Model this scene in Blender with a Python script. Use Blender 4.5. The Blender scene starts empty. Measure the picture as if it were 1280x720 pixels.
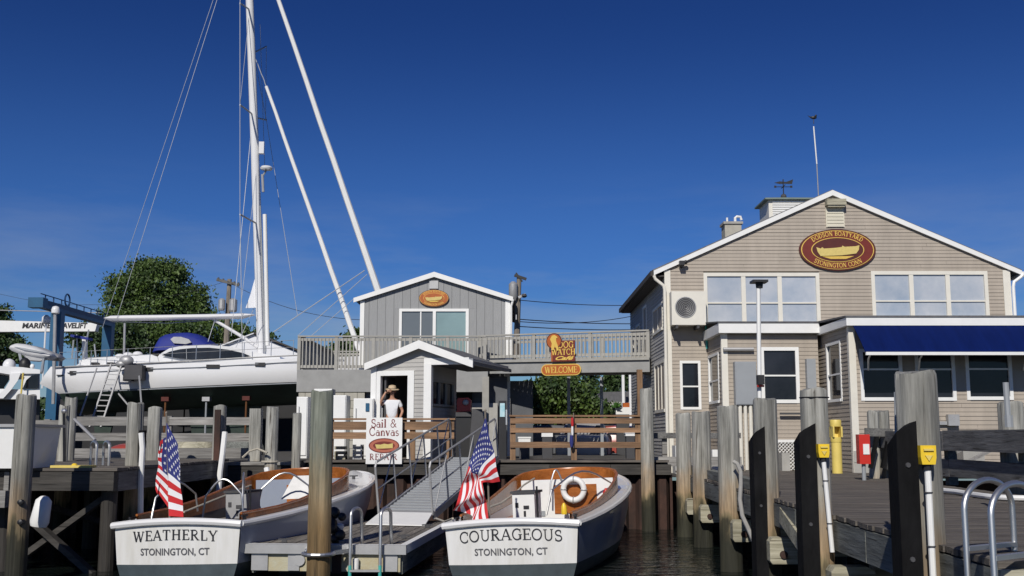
import bpy, bmesh, math, random
from mathutils import Vector, Matrix
R = math.radians
random.seed(7)
S = bpy.context.scene
C = S.collection
# ------------------------------------------------------------------ camera
F = 1372.0; HORIZON = 547.0; EYE = 2.15
TH = math.atan((HORIZON - 360) / F); CT = math.cos(TH); ST = math.sin(TH)
cam = bpy.data.cameras.new('camera'); co = bpy.data.objects.new('camera', cam); C.objects.link(co)
co.location = (0, 0, EYE); co.rotation_euler = (math.pi / 2 + TH, 0, 0)
cam.sensor_width = 36; cam.angle = 2 * math.atan(640 / F); cam.clip_start = .1; cam.clip_end = 6000
S.camera = co
# ------------------------------------------------------------------ sky and sun
SUN_EL, SUN_AZ = R(36), R(194)          # sun behind the camera (azimuth from +Y, clockwise)
w = bpy.data.worlds.new('World'); S.world = w; w.use_nodes = True
nt = w.node_tree; bg = nt.nodes['Background']
sk = nt.nodes.new('ShaderNodeTexSky'); sk.sky_type = 'NISHITA'; sk.sun_disc = False
sk.sun_elevation = SUN_EL; sk.sun_rotation = SUN_AZ
sk.altitude = 0; sk.air_density = 1.0; sk.dust_density = 0.25; sk.ozone_density = 3.2
tc = nt.nodes.new('ShaderNodeTexCoord'); mp = nt.nodes.new('ShaderNodeMapping'); mp.inputs['Scale'].default_value = (1.2, 1.2, 7)
no = nt.nodes.new('ShaderNodeTexNoise'); no.inputs['Scale'].default_value = 2.2; no.inputs['Detail'].default_value = 7; no.inputs['Roughness'].default_value = .6
rp = nt.nodes.new('ShaderNodeValToRGB'); rp.color_ramp.elements[0].position = .42; rp.color_ramp.elements[1].position = .72
sp = nt.nodes.new('ShaderNodeSeparateXYZ')
mr = nt.nodes.new('ShaderNodeMapRange'); mr.inputs[1].default_value = .24; mr.inputs[2].default_value = .10
mu = nt.nodes.new('ShaderNodeMath'); mu.operation = 'MULTIPLY'
mu2 = nt.nodes.new('ShaderNodeMath'); mu2.operation = 'MULTIPLY'; mu2.inputs[1].default_value = .45
mx = nt.nodes.new('ShaderNodeMixRGB'); mx.inputs[2].default_value = (5.2, 5.7, 6.4, 1)
tint = nt.nodes.new('ShaderNodeMixRGB'); tint.blend_type = 'MULTIPLY'; tint.inputs[0].default_value = 1; tint.inputs[2].default_value = (.36, .66, 1.10, 1)
L = nt.links.new
L(tc.outputs['Generated'], mp.inputs[0]); L(mp.outputs[0], no.inputs[0]); L(no.outputs[0], rp.inputs[0])
L(tc.outputs['Generated'], sp.inputs[0]); L(sp.outputs[2], mr.inputs[0])
L(rp.outputs[0], mu.inputs[0]); L(mr.outputs[0], mu.inputs[1]); L(mu.outputs[0], mu2.inputs[0])
zr = nt.nodes.new('ShaderNodeValToRGB'); ze = zr.color_ramp.elements; zr.color_ramp.interpolation = 'EASE'
ze[0].position = 0; ze[0].color = (1.12, .94, .78, 1); ze[1].position = 1; ze[1].color = (.36, .43, .58, 1); q_ = ze.new(.16); q_.color = (.64, .68, .80, 1); q_ = ze.new(.40); q_.color = (.30, .37, .54, 1)
deep = nt.nodes.new('ShaderNodeMixRGB'); deep.blend_type = 'MULTIPLY'; deep.inputs[0].default_value = 1
L(sp.outputs[2], zr.inputs[0]); L(sk.outputs[0], tint.inputs[1]); L(tint.outputs[0], deep.inputs[1]); L(zr.outputs[0], deep.inputs[2]); L(deep.outputs[0], mx.inputs[1]); L(mu2.outputs[0], mx.inputs[0]); L(mx.outputs[0], bg.inputs[0])
bg.inputs[1].default_value = .072
sl = bpy.data.lights.new('sun', 'SUN'); sl.energy = 3.8; sl.angle = R(.5); sl.color = (1, .95, .87)
so = bpy.data.objects.new('sun', sl); C.objects.link(so)
sd = Vector((math.sin(SUN_AZ) * math.cos(SUN_EL), math.cos(SUN_AZ) * math.cos(SUN_EL), math.sin(SUN_EL)))
so.rotation_euler = sd.to_track_quat('Z', 'Y').to_euler(); so.location = sd * 60
S.view_settings.view_transform = 'Standard'; S.view_settings.look = 'None'
S.view_settings.exposure = 0.0; S.view_settings.gamma = 1
S.render.engine = 'CYCLES'; S.cycles.max_bounces = 6
S.render.resolution_x = 1024; S.render.resolution_y = 576

# ------------------------------------------------------------------ measuring helpers: a photo position at a distance Y gives a place
def P(px, py, Y):
    dx = (px - 640) / F; dy = (360 - py) / F; d = CT - dy * ST
    return Vector((Y * dx / d, Y, EYE + Y * (ST + dy * CT) / d))
def X(px, Y, py=500): return P(px, py, Y).x
def Z(py, Y): return P(640, py, Y).z

# ------------------------------------------------------------------ mesh builder
WLD = {}
class MB:
    def __init__(s, T=None): s.v = []; s.f = []; s.mi = []; s.m = 0; s.T = T
    def add(s, vs, fs):
        b = len(s.v)
        s.v += [tuple(s.T @ Vector(p)) if s.T else tuple(p) for p in vs]
        s.f += [tuple(b + i for i in f) for f in fs]; s.mi += [s.m] * len(fs); return s
    def hexa(s, c):
        return s.add(c, [(0,3,2,1),(4,5,6,7),(0,1,5,4),(1,2,6,5),(2,3,7,6),(3,0,4,7)])
    def box(s, x0, x1, y0, y1, z0, z1):
        return s.hexa([(x0,y0,z0),(x1,y0,z0),(x1,y1,z0),(x0,y1,z0),(x0,y0,z1),(x1,y0,z1),(x1,y1,z1),(x0,y1,z1)])
    def fbox(s, fr, s0, s1, n0, n1, z0, z1):
        p = [fr(a, b, c) for c in (z0, z1) for a, b in ((s0,n1),(s1,n1),(s1,n0),(s0,n0))]
        return s.hexa(p)
    def bar(s, a, b, w, h, up=(0,0,1), tw=0):
        a = Vector(a); b = Vector(b); d = (b - a).normalized(); u = Vector(up)
        sd = d.cross(u)
        if sd.length < 1e-3: sd = d.cross(Vector((0,1,0)))
        sd.normalize(); u = sd.cross(d).normalized(); sd = sd * w / 2; u = u * h / 2
        return s.hexa([a-sd-u, a+sd-u, b+sd-u, b-sd-u, a-sd+u, a+sd+u, b+sd+u, b-sd+u])
    def tube(s, pts, r, n=8, cap=True, rs=None):
        pts = [Vector(p) for p in pts]; m = len(pts); vs = []; fs = []; ref = None
        for i, p in enumerate(pts):
            d = (pts[min(i+1, m-1)] - pts[max(i-1, 0)]).normalized()
            if ref is None:
                ref = d.cross(Vector((0,0,1)))
                if ref.length < 1e-3: ref = d.cross(Vector((0,1,0)))
            ref = (ref - d * ref.dot(d))
            if ref.length < 1e-6: ref = d.orthogonal()
            ref.normalize(); q = d.cross(ref); rr = rs[i] if rs else r
            for k in range(n):
                a = 2 * math.pi * k / n; vs.append(p + (ref * math.cos(a) + q * math.sin(a)) * rr)
        for i in range(m - 1):
            for k in range(n): fs.append((i*n+k, i*n+(k+1)%n, (i+1)*n+(k+1)%n, (i+1)*n+k))
        if cap: fs.append(tuple(range(n))[::-1]); fs.append(tuple((m-1)*n+k for k in range(n)))
        return s.add(vs, fs)
    def lathe(s, prof, c, n=24, ax=None, jit=0):
        # prof: (radius, height); ax: direction of height
        ax = Vector(ax or (0,0,1)).normalized(); u = ax.orthogonal().normalized(); v = ax.cross(u); c = Vector(c)
        j = [[1 + random.uniform(-jit, jit) for k in range(n)] for _ in range(1)][0]
        vs = [c + ax*h + (u*math.cos(2*math.pi*k/n) + v*math.sin(2*math.pi*k/n))*r*j[k] for r, h in prof for k in range(n)]
        fs = [(i*n+k, i*n+(k+1)%n, (i+1)*n+(k+1)%n, (i+1)*n+k) for i in range(len(prof)-1) for k in range(n)]
        fs.append(tuple(range(n))[::-1]); fs.append(tuple((len(prof)-1)*n+k for k in range(n)))
        return s.add(vs, fs)
    def prism(s, poly, ext):
        n = len(poly); e = Vector(ext); a = [Vector(p) for p in poly]
        return s.add(a + [p + e for p in a], [tuple(range(n))[::-1], tuple(range(n, 2*n))] + [(i, (i+1)%n, n+(i+1)%n, n+i) for i in range(n)])
    def poly(s, pts): return s.add(pts, [tuple(range(len(pts)))])
    def ball(s, c, r, nu=12, nv=8):
        rx, ry, rz = r if isinstance(r, (tuple, list)) else (r, r, r); c = Vector(c)
        vs = [c + Vector((0,0,-rz))]
        for j in range(1, nv):
            a = math.pi * j / nv
            for k in range(nu):
                b = 2*math.pi*k/nu; vs.append(c + Vector((rx*math.sin(a)*math.cos(b), ry*math.sin(a)*math.sin(b), -rz*math.cos(a))))
        vs.append(c + Vector((0,0,rz))); fs = []
        for k in range(nu):
            fs.append((0, 1+(k+1)%nu, 1+k)); fs.append((len(vs)-1, 1+(nv-2)*nu+k, 1+(nv-2)*nu+(k+1)%nu))
            for j in range(nv-2): fs.append((1+j*nu+k, 1+j*nu+(k+1)%nu, 1+(j+1)*nu+(k+1)%nu, 1+(j+1)*nu+k))
        return s.add(vs, fs)
    def loft(s, rings, closed=False, capa=False, capb=False):
        n = len(rings[0]); vs = [p for r in rings for p in r]; fs = []; kk = n if closed else n - 1
        for i in range(len(rings)-1):
            for k in range(kk): fs.append((i*n+k, i*n+(k+1)%n, (i+1)*n+(k+1)%n, (i+1)*n+k))
        if capa: fs.append(tuple(range(n))[::-1])
        if capb: fs.append(tuple((len(rings)-1)*n+k for k in range(n)))
        return s.add(vs, fs)
    def torus(s, c, Rr, r, ax, n=24, m=8):
        ax = Vector(ax).normalized(); u = ax.orthogonal().normalized(); v = ax.cross(u); c = Vector(c); vs = []
        for i in range(n):
            a = 2*math.pi*i/n; d = u*math.cos(a)+v*math.sin(a)
            for k in range(m):
                b = 2*math.pi*k/m; vs.append(c + d*(Rr + r*math.cos(b)) + ax*r*math.sin(b))
        return s.add(vs, [(i*m+k, ((i+1)%n)*m+k, ((i+1)%n)*m+(k+1)%m, i*m+(k+1)%m) for i in range(n) for k in range(m)])
    def build(s, name, mats, parent=None, label=None, kind=None, cat=None, group=None, origin=None, smooth=None):
        me = bpy.data.meshes.new(name)
        o = bpy.data.objects.new(name, me)
        org = Vector(origin) if origin is not None else Vector((0,0,0))
        if parent is None and origin is None and cat and s.v:
            xs = [p[0] for p in s.v]; ys = [p[1] for p in s.v]; zs = [p[2] for p in s.v]
            org = Vector(((min(xs)+max(xs))/2, (min(ys)+max(ys))/2, min(zs)))
        me.from_pydata([(p[0]-org.x, p[1]-org.y, p[2]-org.z) for p in s.v], [], s.f)
        for m in (mats if isinstance(mats, (list, tuple)) else [mats]): me.materials.append(m)
        me.polygons.foreach_set('material_index', s.mi)
        bm = bmesh.new(); bm.from_mesh(me); bmesh.ops.recalc_face_normals(bm, faces=bm.faces); bm.to_mesh(me); bm.free()
        if smooth:
            me.polygons.foreach_set('use_smooth', [True]*len(me.polygons))
            try: me.set_sharp_from_angle(angle=R(smooth if smooth is not True else 40))
            except Exception: pass
        C.objects.link(o); o.location = org; WLD[o] = org.copy()
        if parent is not None:
            o.parent = parent; o.matrix_parent_inverse = Matrix.Translation(-WLD[parent])
        if label: o['label'] = label
        if kind: o['kind'] = kind
        if cat: o['category'] = cat
        if group: o['group'] = group
        return o
def thing(name, label, cat, loc, group=None):
    o = bpy.data.objects.new(name, None); C.objects.link(o); o.empty_display_size = .2
    o.location = loc; WLD[o] = Vector(loc); o['label'] = label; o['category'] = cat
    if group: o['group'] = group
    return o
def copy_tree(o, delta=None, label=None, parent=None):
    c = o.copy(); C.objects.link(c); WLD[c] = WLD[o].copy()
    if parent is not None: c.parent = parent
    if delta is not None: c.location = Vector(o.location) + Vector(delta); WLD[c] = WLD[o] + Vector(delta)
    if label: c['label'] = label
    for ch in list(o.children): copy_tree(ch, None, None, c)
    return c
def arc3(c, u, v, a0, a1, n=10):
    c = Vector(c); u = Vector(u); v = Vector(v)
    return [c + u*math.cos(R(a0+(a1-a0)*i/n)) + v*math.sin(R(a0+(a1-a0)*i/n)) for i in range(n+1)]

# ------------------------------------------------------------------ materials
def node_mat(name):
    m = bpy.data.materials.new(name); m.use_nodes = True
    return m, m.node_tree, m.node_tree.nodes['Principled BSDF']
def mat(name, c, rough=.6, var=.12, scale=3, bump=0, bscale=40, metal=0, c2=None, stretch=(1,1,1), spec=None, coat=0):
    m, t, b = node_mat(name); n = t.nodes; l = t.links.new
    tcn = n.new('ShaderNodeTexCoord'); mpn = n.new('ShaderNodeMapping'); mpn.inputs['Scale'].default_value = stretch
    l(tcn.outputs['Object'], mpn.inputs[0])
    nz = n.new('ShaderNodeTexNoise'); nz.inputs['Scale'].default_value = scale; nz.inputs['Detail'].default_value = 6; nz.inputs['Roughness'].default_value = .65
    l(mpn.outputs[0], nz.inputs[0])
    cr = n.new('ShaderNodeValToRGB'); cr.color_ramp.elements[0].position = .3; cr.color_ramp.elements[1].position = .7
    lo = [x*(1-var) for x in c[:3]] if c2 is None else c2; hi = [min(1, x*(1+var*.6)) for x in c[:3]] if c2 is None else c
    cr.color_ramp.elements[0].color = (*lo, 1); cr.color_ramp.elements[1].color = (*hi, 1)
    l(nz.outputs[0], cr.inputs[0])
    oi = n.new('ShaderNodeObjectInfo'); mrn = n.new('ShaderNodeMapRange'); mrn.inputs[3].default_value = 1-var*.5; mrn.inputs[4].default_value = 1+var*.3
    l(oi.outputs['Random'], mrn.inputs[0])
    mm = n.new('ShaderNodeVectorMath'); mm.operation = 'SCALE'; l(cr.outputs[0], mm.inputs[0]); l(mrn.outputs[0], mm.inputs['Scale'])
    l(mm.outputs[0], b.inputs['Base Color'])
    b.inputs['Roughness'].default_value = rough; b.inputs['Metallic'].default_value = metal
    if spec is not None: b.inputs['Specular IOR Level'].default_value = spec
    if coat: b.inputs['Coat Weight'].default_value = coat
    if bump:
        nb = n.new('ShaderNodeTexNoise'); nb.inputs['Scale'].default_value = bscale; nb.inputs['Detail'].default_value = 4
        l(mpn.outputs[0], nb.inputs[0]); bu = n.new('ShaderNodeBump'); bu.inputs['Strength'].default_value = bump; bu.inputs['Distance'].default_value = .02
        l(nb.outputs[0], bu.inputs['Height']); l(bu.outputs[0], b.inputs['Normal'])
    return m
def wood(name, c1, c2, axis='z', rough=.8, bump=.8, crack=True, tide=None):
    """weathered timber: long grain along axis, dark cracks; tide = list of (z, colour) stain bands"""
    m, t, b = node_mat(name); n = t.nodes; l = t.links.new
    tcn = n.new('ShaderNodeTexCoord'); geo = n.new('ShaderNodeNewGeometry'); oi = n.new('ShaderNodeObjectInfo')
    ad = n.new('ShaderNodeVectorMath'); ad.operation = 'ADD'; l(tcn.outputs['Object'], ad.inputs[0])
    sc = n.new('ShaderNodeVectorMath'); sc.operation = 'SCALE'; sc.inputs['Scale'].default_value = 17.0
    cb = n.new('ShaderNodeCombineXYZ')
    for i in range(3): l(oi.outputs['Random'], cb.inputs[i])
    l(cb.outputs[0], sc.inputs[0]); l(sc.outputs[0], ad.inputs[1])
    def stretched(k, a):
        mpn = n.new('ShaderNodeMapping'); v = [k, k, k]; v['xyz'.index(axis)] = a
        mpn.inputs['Scale'].default_value = v; l(ad.outputs[0], mpn.inputs[0]); return mpn
    g = n.new('ShaderNodeTexNoise'); g.inputs['Scale'].default_value = 1; g.inputs['Detail'].default_value = 7; g.inputs['Roughness'].default_value = .7
    l(stretched(22, 1.2).outputs[0], g.inputs[0])
    big = n.new('ShaderNodeTexNoise'); big.inputs['Scale'].default_value = 1; big.inputs['Detail'].default_value = 4
    l(stretched(4, 1.0).outputs[0], big.inputs[0])
    cr = n.new('ShaderNodeValToRGB'); cr.color_ramp.elements[0].position = .32; cr.color_ramp.elements[1].position = .62
    cr.color_ramp.elements[0].color = (*c2, 1); cr.color_ramp.elements[1].color = (*c1, 1); l(g.outputs[0], cr.inputs[0])
    mb2 = n.new('ShaderNodeMapRange'); mb2.inputs[1].default_value = .3; mb2.inputs[2].default_value = .7; mb2.inputs[3].default_value = .62; mb2.inputs[4].default_value = 1.15
    l(big.outputs[0], mb2.inputs[0])
    rnd = n.new('ShaderNodeMapRange'); rnd.inputs[3].default_value = .82; rnd.inputs[4].default_value = 1.12; l(oi.outputs['Random'], rnd.inputs[0])
    mul = n.new('ShaderNodeMath'); mul.operation = 'MULTIPLY'; l(mb2.outputs[0], mul.inputs[0]); l(rnd.outputs[0], mul.inputs[1])
    vs = n.new('ShaderNodeVectorMath'); vs.operation = 'SCALE'; l(cr.outputs[0], vs.inputs[0]); l(mul.outputs[0], vs.inputs['Scale'])
    col = vs.outputs[0]
    if crack:
        w1 = n.new('ShaderNodeTexNoise'); w1.inputs['Scale'].default_value = 1; w1.inputs['Detail'].default_value = 2; l(stretched(34, .9).outputs[0], w1.inputs[0])
        c3 = n.new('ShaderNodeValToRGB'); c3.color_ramp.elements[0].position = .30; c3.color_ramp.elements[1].position = .37
        c3.color_ramp.elements[0].color = (.25, .22, .2, 1); c3.color_ramp.elements[1].color = (1, 1, 1, 1); l(w1.outputs[0], c3.inputs[0])
        mx3 = n.new('ShaderNodeMixRGB'); mx3.blend_type = 'MULTIPLY'; mx3.inputs[0].default_value = 1; l(col, mx3.inputs[1]); l(c3.outputs[0], mx3.inputs[2]); col = mx3.outputs[0]
    if tide:
        sp = n.new('ShaderNodeSeparateXYZ'); l(geo.outputs['Position'], sp.inputs[0])
        nz = n.new('ShaderNodeTexNoise'); nz.inputs['Scale'].default_value = 1; nz.inputs['Detail'].default_value = 3; l(stretched(6, 2).outputs[0], nz.inputs[0])
        ma = n.new('ShaderNodeMath'); ma.operation = 'MULTIPLY_ADD'; ma.inputs[1].default_value = .9; l(nz.outputs[0], ma.inputs[0]); l(sp.outputs[2], ma.inputs[2])
        ms = n.new('ShaderNodeMath'); ms.operation = 'MULTIPLY'; ms.inputs[1].default_value = .25; l(ma.outputs[0], ms.inputs[0])
        rt = n.new('ShaderNodeValToRGB'); e = rt.color_ramp.elements
        while len(e) > 1: e.remove(e[-1])
        tide = sorted(tide); e[0].position = max(0, (tide[0][0]+.45)*.25); e[0].color = (*tide[0][1], 1)
        for z, c in tide[1:]: q = e.new(min(1, (z+.45)*.25)); q.color = (*c, 1)
        l(ms.outputs[0], rt.inputs[0])
        m4 = n.new('ShaderNodeMixRGB'); m4.blend_type = 'MULTIPLY'; m4.inputs[0].default_value = 1; l(col, m4.inputs[1]); l(rt.outputs[0], m4.inputs[2]); col = m4.outputs[0]
    l(col, b.inputs['Base Color']); b.inputs['Roughness'].default_value = rough
    bu = n.new('ShaderNodeBump'); bu.inputs['Strength'].default_value = bump; bu.inputs['Distance'].default_value = .012
    l(g.outputs[0], bu.inputs['Height']); l(bu.outputs[0], b.inputs['Normal'])
    return m
GREY_TIDE = [(-.3,(.10,.10,.07)),(.50,(.08,.08,.05)),(.68,(.17,.15,.09)),(.80,(.7,.56,.34)),(.92,(1.15,.83,.54)),(1.25,(1.08,.86,.66)),(1.6,(1,.97,.93)),(2.4,(1,1,1))]
M = {}
M['pile'] = wood('weathered pile timber', (.41,.405,.37), (.19,.19,.17), tide=GREY_TIDE)
M['pile_green'] = wood('treated green pile timber', (.235,.25,.21), (.12,.135,.105), tide=[(-.3,(.3,.2,.1)),(.3,(1.0,.6,.3)),(.7,(1.5,.9,.48)),(1.3,(1.9,1.3,.88)),(1.75,(1.6,1.3,1.05)),(2.1,(1.12,1.12,1.1))])
M['pile_wet'] = wood('dark wet pile timber', (.045,.04,.034), (.018,.016,.014))
M['pile_end'] = wood('pile end grain', (.4,.4,.38), (.2,.2,.19), axis='x')
M['cap_timber'] = wood('algae stained cap timber', (.50,.47,.36), (.26,.24,.16), axis='x')
M['rail_grey'] = wood('grey weathered rail timber', (.34,.33,.31), (.17,.16,.15), axis='x')
M['rail_dark'] = wood('dark weathered beam', (.22,.215,.205), (.10,.10,.095), axis='y')
M['beam_x'] = wood('dark wet quay beam', (.075,.068,.06), (.026,.024,.021), axis='x')
M['brown_x'] = wood('brown stained rail', (.34,.2,.11), (.17,.095,.05), axis='x', crack=False)
M['brown_z'] = wood('brown stained post', (.33,.2,.11), (.17,.095,.05), axis='z', crack=False)
M['plank'] = wood('grey deck plank', (.165,.145,.125), (.075,.065,.056), axis='x')
M['plank_y'] = wood('grey float plank', (.26,.235,.20), (.13,.115,.1), axis='y')
M['stringer'] = wood('grey green stringer', (.22,.23,.21), (.10,.105,.095), axis='y')
M['rust'] = mat('rusty sheet piling', (.075,.034,.023), .85, c2=(.018,.011,.009), scale=2.2, bump=.6, bscale=12, stretch=(1,1,.5))
M['black_rubber'] = mat('black rubber fender', (.012,.012,.013), .85, .3, 5, .5, 18, spec=.15, c2=(.003,.003,.0035), stretch=(1,1,.35))
M['white'] = mat('white paint', (.80,.80,.78), .45, .05)
M['cream'] = mat('cream trim paint', (.72,.69,.61), .5, .06)
M['gel'] = mat('white gelcoat', (.74,.74,.74), .22, .03, 1, coat=.3)
M['gel_worn'] = mat('worn white gelcoat', (.74,.74,.73), .3, .03, 1.6, c2=(.60,.59,.55), stretch=(3,3,.5), coat=.2)
M['cabin_green'] = mat('dark green antifouling', (.022,.045,.034), .6, .5, 1.2)
M['launch_bottom'] = mat('grey green bottom paint', (.055,.075,.085), .6, .3, 3)
M['hull_side'] = mat('grey blue topsides', (.30,.34,.42), .3, .08, 2, coat=.3)  # one even grey blue beside the white transom
M['beige'] = mat('beige clapboard vinyl', (.375,.325,.268), .6, .13, 1.3, stretch=(2.5,2.5,.35))
M['beige_dirty'] = mat('ivory vent vinyl', (.66,.62,.50), .6, .06, 1.5)
M['grey_clap'] = mat('light grey clapboard', (.40,.39,.37), .6, .12, 1.5, stretch=(2.5,2.5,.35))
M['grey_board'] = mat('silvered grey boards', (.305,.31,.312), .8, .10, 5, .2, 60, stretch=(6,6,.6))
M['grey_paint'] = mat('grey painted rail', (.36,.35,.32), .7, .12, 6, .15, 30)
M['grey_paint2'] = mat('grey painted fascia', (.31,.31,.30), .7, .14, 3, .1, 30)
M['roof'] = mat('grey shingles', (.13,.13,.135), .9, .3, 9, .5, 50)
M['roof_dark'] = mat('dark eave boards', (.05,.045,.042), .8, .3, 3)
M['block'] = mat('concrete block', (.42,.40,.34), .9, .12, 8, .4, 60)
M['concrete'] = mat('pale concrete', (.38,.37,.34), .9, .15, 3, .3, 40)
M['glass_dark'] = mat('dark window glass', (.026,.028,.036), .08, .3, .7, spec=.35, c2=(.006,.007,.011))
M['glass_blue'] = mat('window glass with sky reflection painted in', (.50,.52,.55), .05, .14, .9, c2=(.29,.35,.43), spec=.8, coat=.5)  # pale base colour paints in the reflected sky and white curtains
M['glass_teal'] = mat('sliding door glass', (.24,.34,.34), .05, .14, .8, spec=.8)
M['glass_grey'] = mat('screened door glass', (.15,.17,.185), .15, .1, .8)
M['metal'] = mat('galvanised steel', (.52,.53,.54), .38, .1, 5, metal=.85)
M['alu'] = mat('polished aluminium', (.66,.66,.65), .42, .06, 5, metal=.95)
M['alu_dull'] = mat('dull aluminium', (.42,.42,.42), .5, .12, 5, metal=.4)
M['grey_metal'] = mat('grey painted metal', (.30,.32,.34), .5, .08, 2)
M['dark'] = mat('black plastic', (.015,.015,.017), .5, .2)
M['dark_grey'] = mat('dark grey', (.06,.06,.065), .7, .2)
M['void'] = mat('dark interior', (.014,.014,.015), .9, .2)
M['shade_wall'] = mat('grey blue with wall shade painted in', (.12,.125,.135), .8, .15, 3)  # dark grey blue holds the shade of the lower wall in its colour
M['navy'] = mat('navy canvas', (.003,.012,.09), .9, .2, 3, .15, 60, spec=.08, stretch=(2,.3,.3))
M['blue_canvas'] = mat('royal blue canvas', (.008,.02,.20), .7, .12, 4, .2, 20)
M['lift_blue'] = mat('blue crane paint', (.010,.09,.19), .45, .15, 3)
M['lift_dark'] = mat('dark blue crane paint', (.015,.05,.13), .5, .15, 3)
M['yellow'] = mat('yellow plastic', (.80,.55,.03), .4, .06)
M['yellow_pale'] = mat('faded yellow plastic', (.72,.56,.14), .5, .1)
M['red'] = mat('red paint', (.55,.03,.02), .4, .1)
M['orange_wood'] = wood('varnished mahogany', (.46,.155,.035), (.30,.09,.02), axis='x', rough=.25, bump=.05, crack=False)
M['maroon'] = mat('maroon sign paint', (.17,.022,.012), .45, .15, 6)
M['maroon_dark'] = mat('dark maroon sign paint', (.085,.012,.008), .5, .15, 6)
M['sign_orange'] = mat('orange brown sign paint', (.42,.10,.012), .45, .15, 6)
M['gold'] = mat('gold sign paint', (.74,.50,.10), .4, .12, 20)
M['gold_pale'] = mat('pale gold sign paint', (.66,.52,.17), .45, .12, 12)
M['ink'] = mat('black lettering', (.02,.02,.025), .5, .05)
M['ink_grey'] = mat('grey lettering', (.09,.09,.10), .5, .05)
M['ink_red'] = mat('dark red lettering', (.20,.05,.05), .5, .05)
M['rope'] = mat('tan rope', (.5,.46,.38), .9, .2, 30, .5, 200)
M['teal'] = mat('teal slime on metal', (.06,.40,.36), .5, .2, 10)
M['copper'] = mat('green copper', (.17,.22,.19), .6, .15, 5)
M['skin'] = mat('skin', (.50,.27,.18), .5, .08)
M['shirt'] = mat('white cotton', (.78,.79,.82), .9, .05, 8, .3, 30)
M['trousers'] = mat('stone trousers', (.55,.53,.48), .9, .08)
M['straw'] = mat('straw hat', (.60,.46,.30), .8, .12, 60, .4, 200)
M['flag_red'] = mat('flag red', (.52,.02,.025), .8, .12)
M['flag_white'] = mat('flag white', (.74,.74,.76), .8, .05)
M['flag_blue'] = mat('flag blue', (.022,.03,.17), .8, .1)
M['silver_car'] = mat('silver car paint', (.42,.41,.40), .4, .05, metal=.1)
M['white_car'] = mat('white car paint', (.75,.75,.75), .25, .05, coat=.6)
M['red_car'] = mat('dull red car paint', (.35,.06,.04), .3, .05, coat=.6)
M['wire'] = mat('black wire', (.03,.03,.035), .6, .1)
M['rig'] = mat('pale rigging', (.40,.42,.45), .5, .05, metal=.2)
M['pole_wood'] = wood('utility pole timber', (.30,.26,.21), (.17,.145,.12), crack=False)
M['bark'] = wood('bark', (.10,.08,.06), (.04,.03,.025), crack=False)
def leafmat(name, a, b2):
    m, t, b = node_mat(name); n = t.nodes; l = t.links.new
    geo = n.new('ShaderNodeNewGeometry'); nz = n.new('ShaderNodeTexNoise'); nz.inputs['Scale'].default_value = .9; nz.inputs['Detail'].default_value = 5
    l(geo.outputs['Position'], nz.inputs[0]); cr = n.new('ShaderNodeValToRGB'); cr.color_ramp.elements[0].position = .35; cr.color_ramp.elements[1].position = .65
    cr.color_ramp.elements[0].color = (*a, 1); cr.color_ramp.elements[1].color = (*b2, 1); l(nz.outputs[0], cr.inputs[0])
    l(cr.outputs[0], b.inputs['Base Color']); b.inputs['Roughness'].default_value = .6
    return m
M['leaf'] = leafmat('summer leaves', (.020,.045,.010), (.085,.14,.022))
M['leaf_dark'] = leafmat('dark leaves', (.015,.035,.010), (.05,.09,.02))
M['leaf_bright'] = leafmat('bright potted leaves', (.06,.16,.03), (.16,.30,.05))
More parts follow.
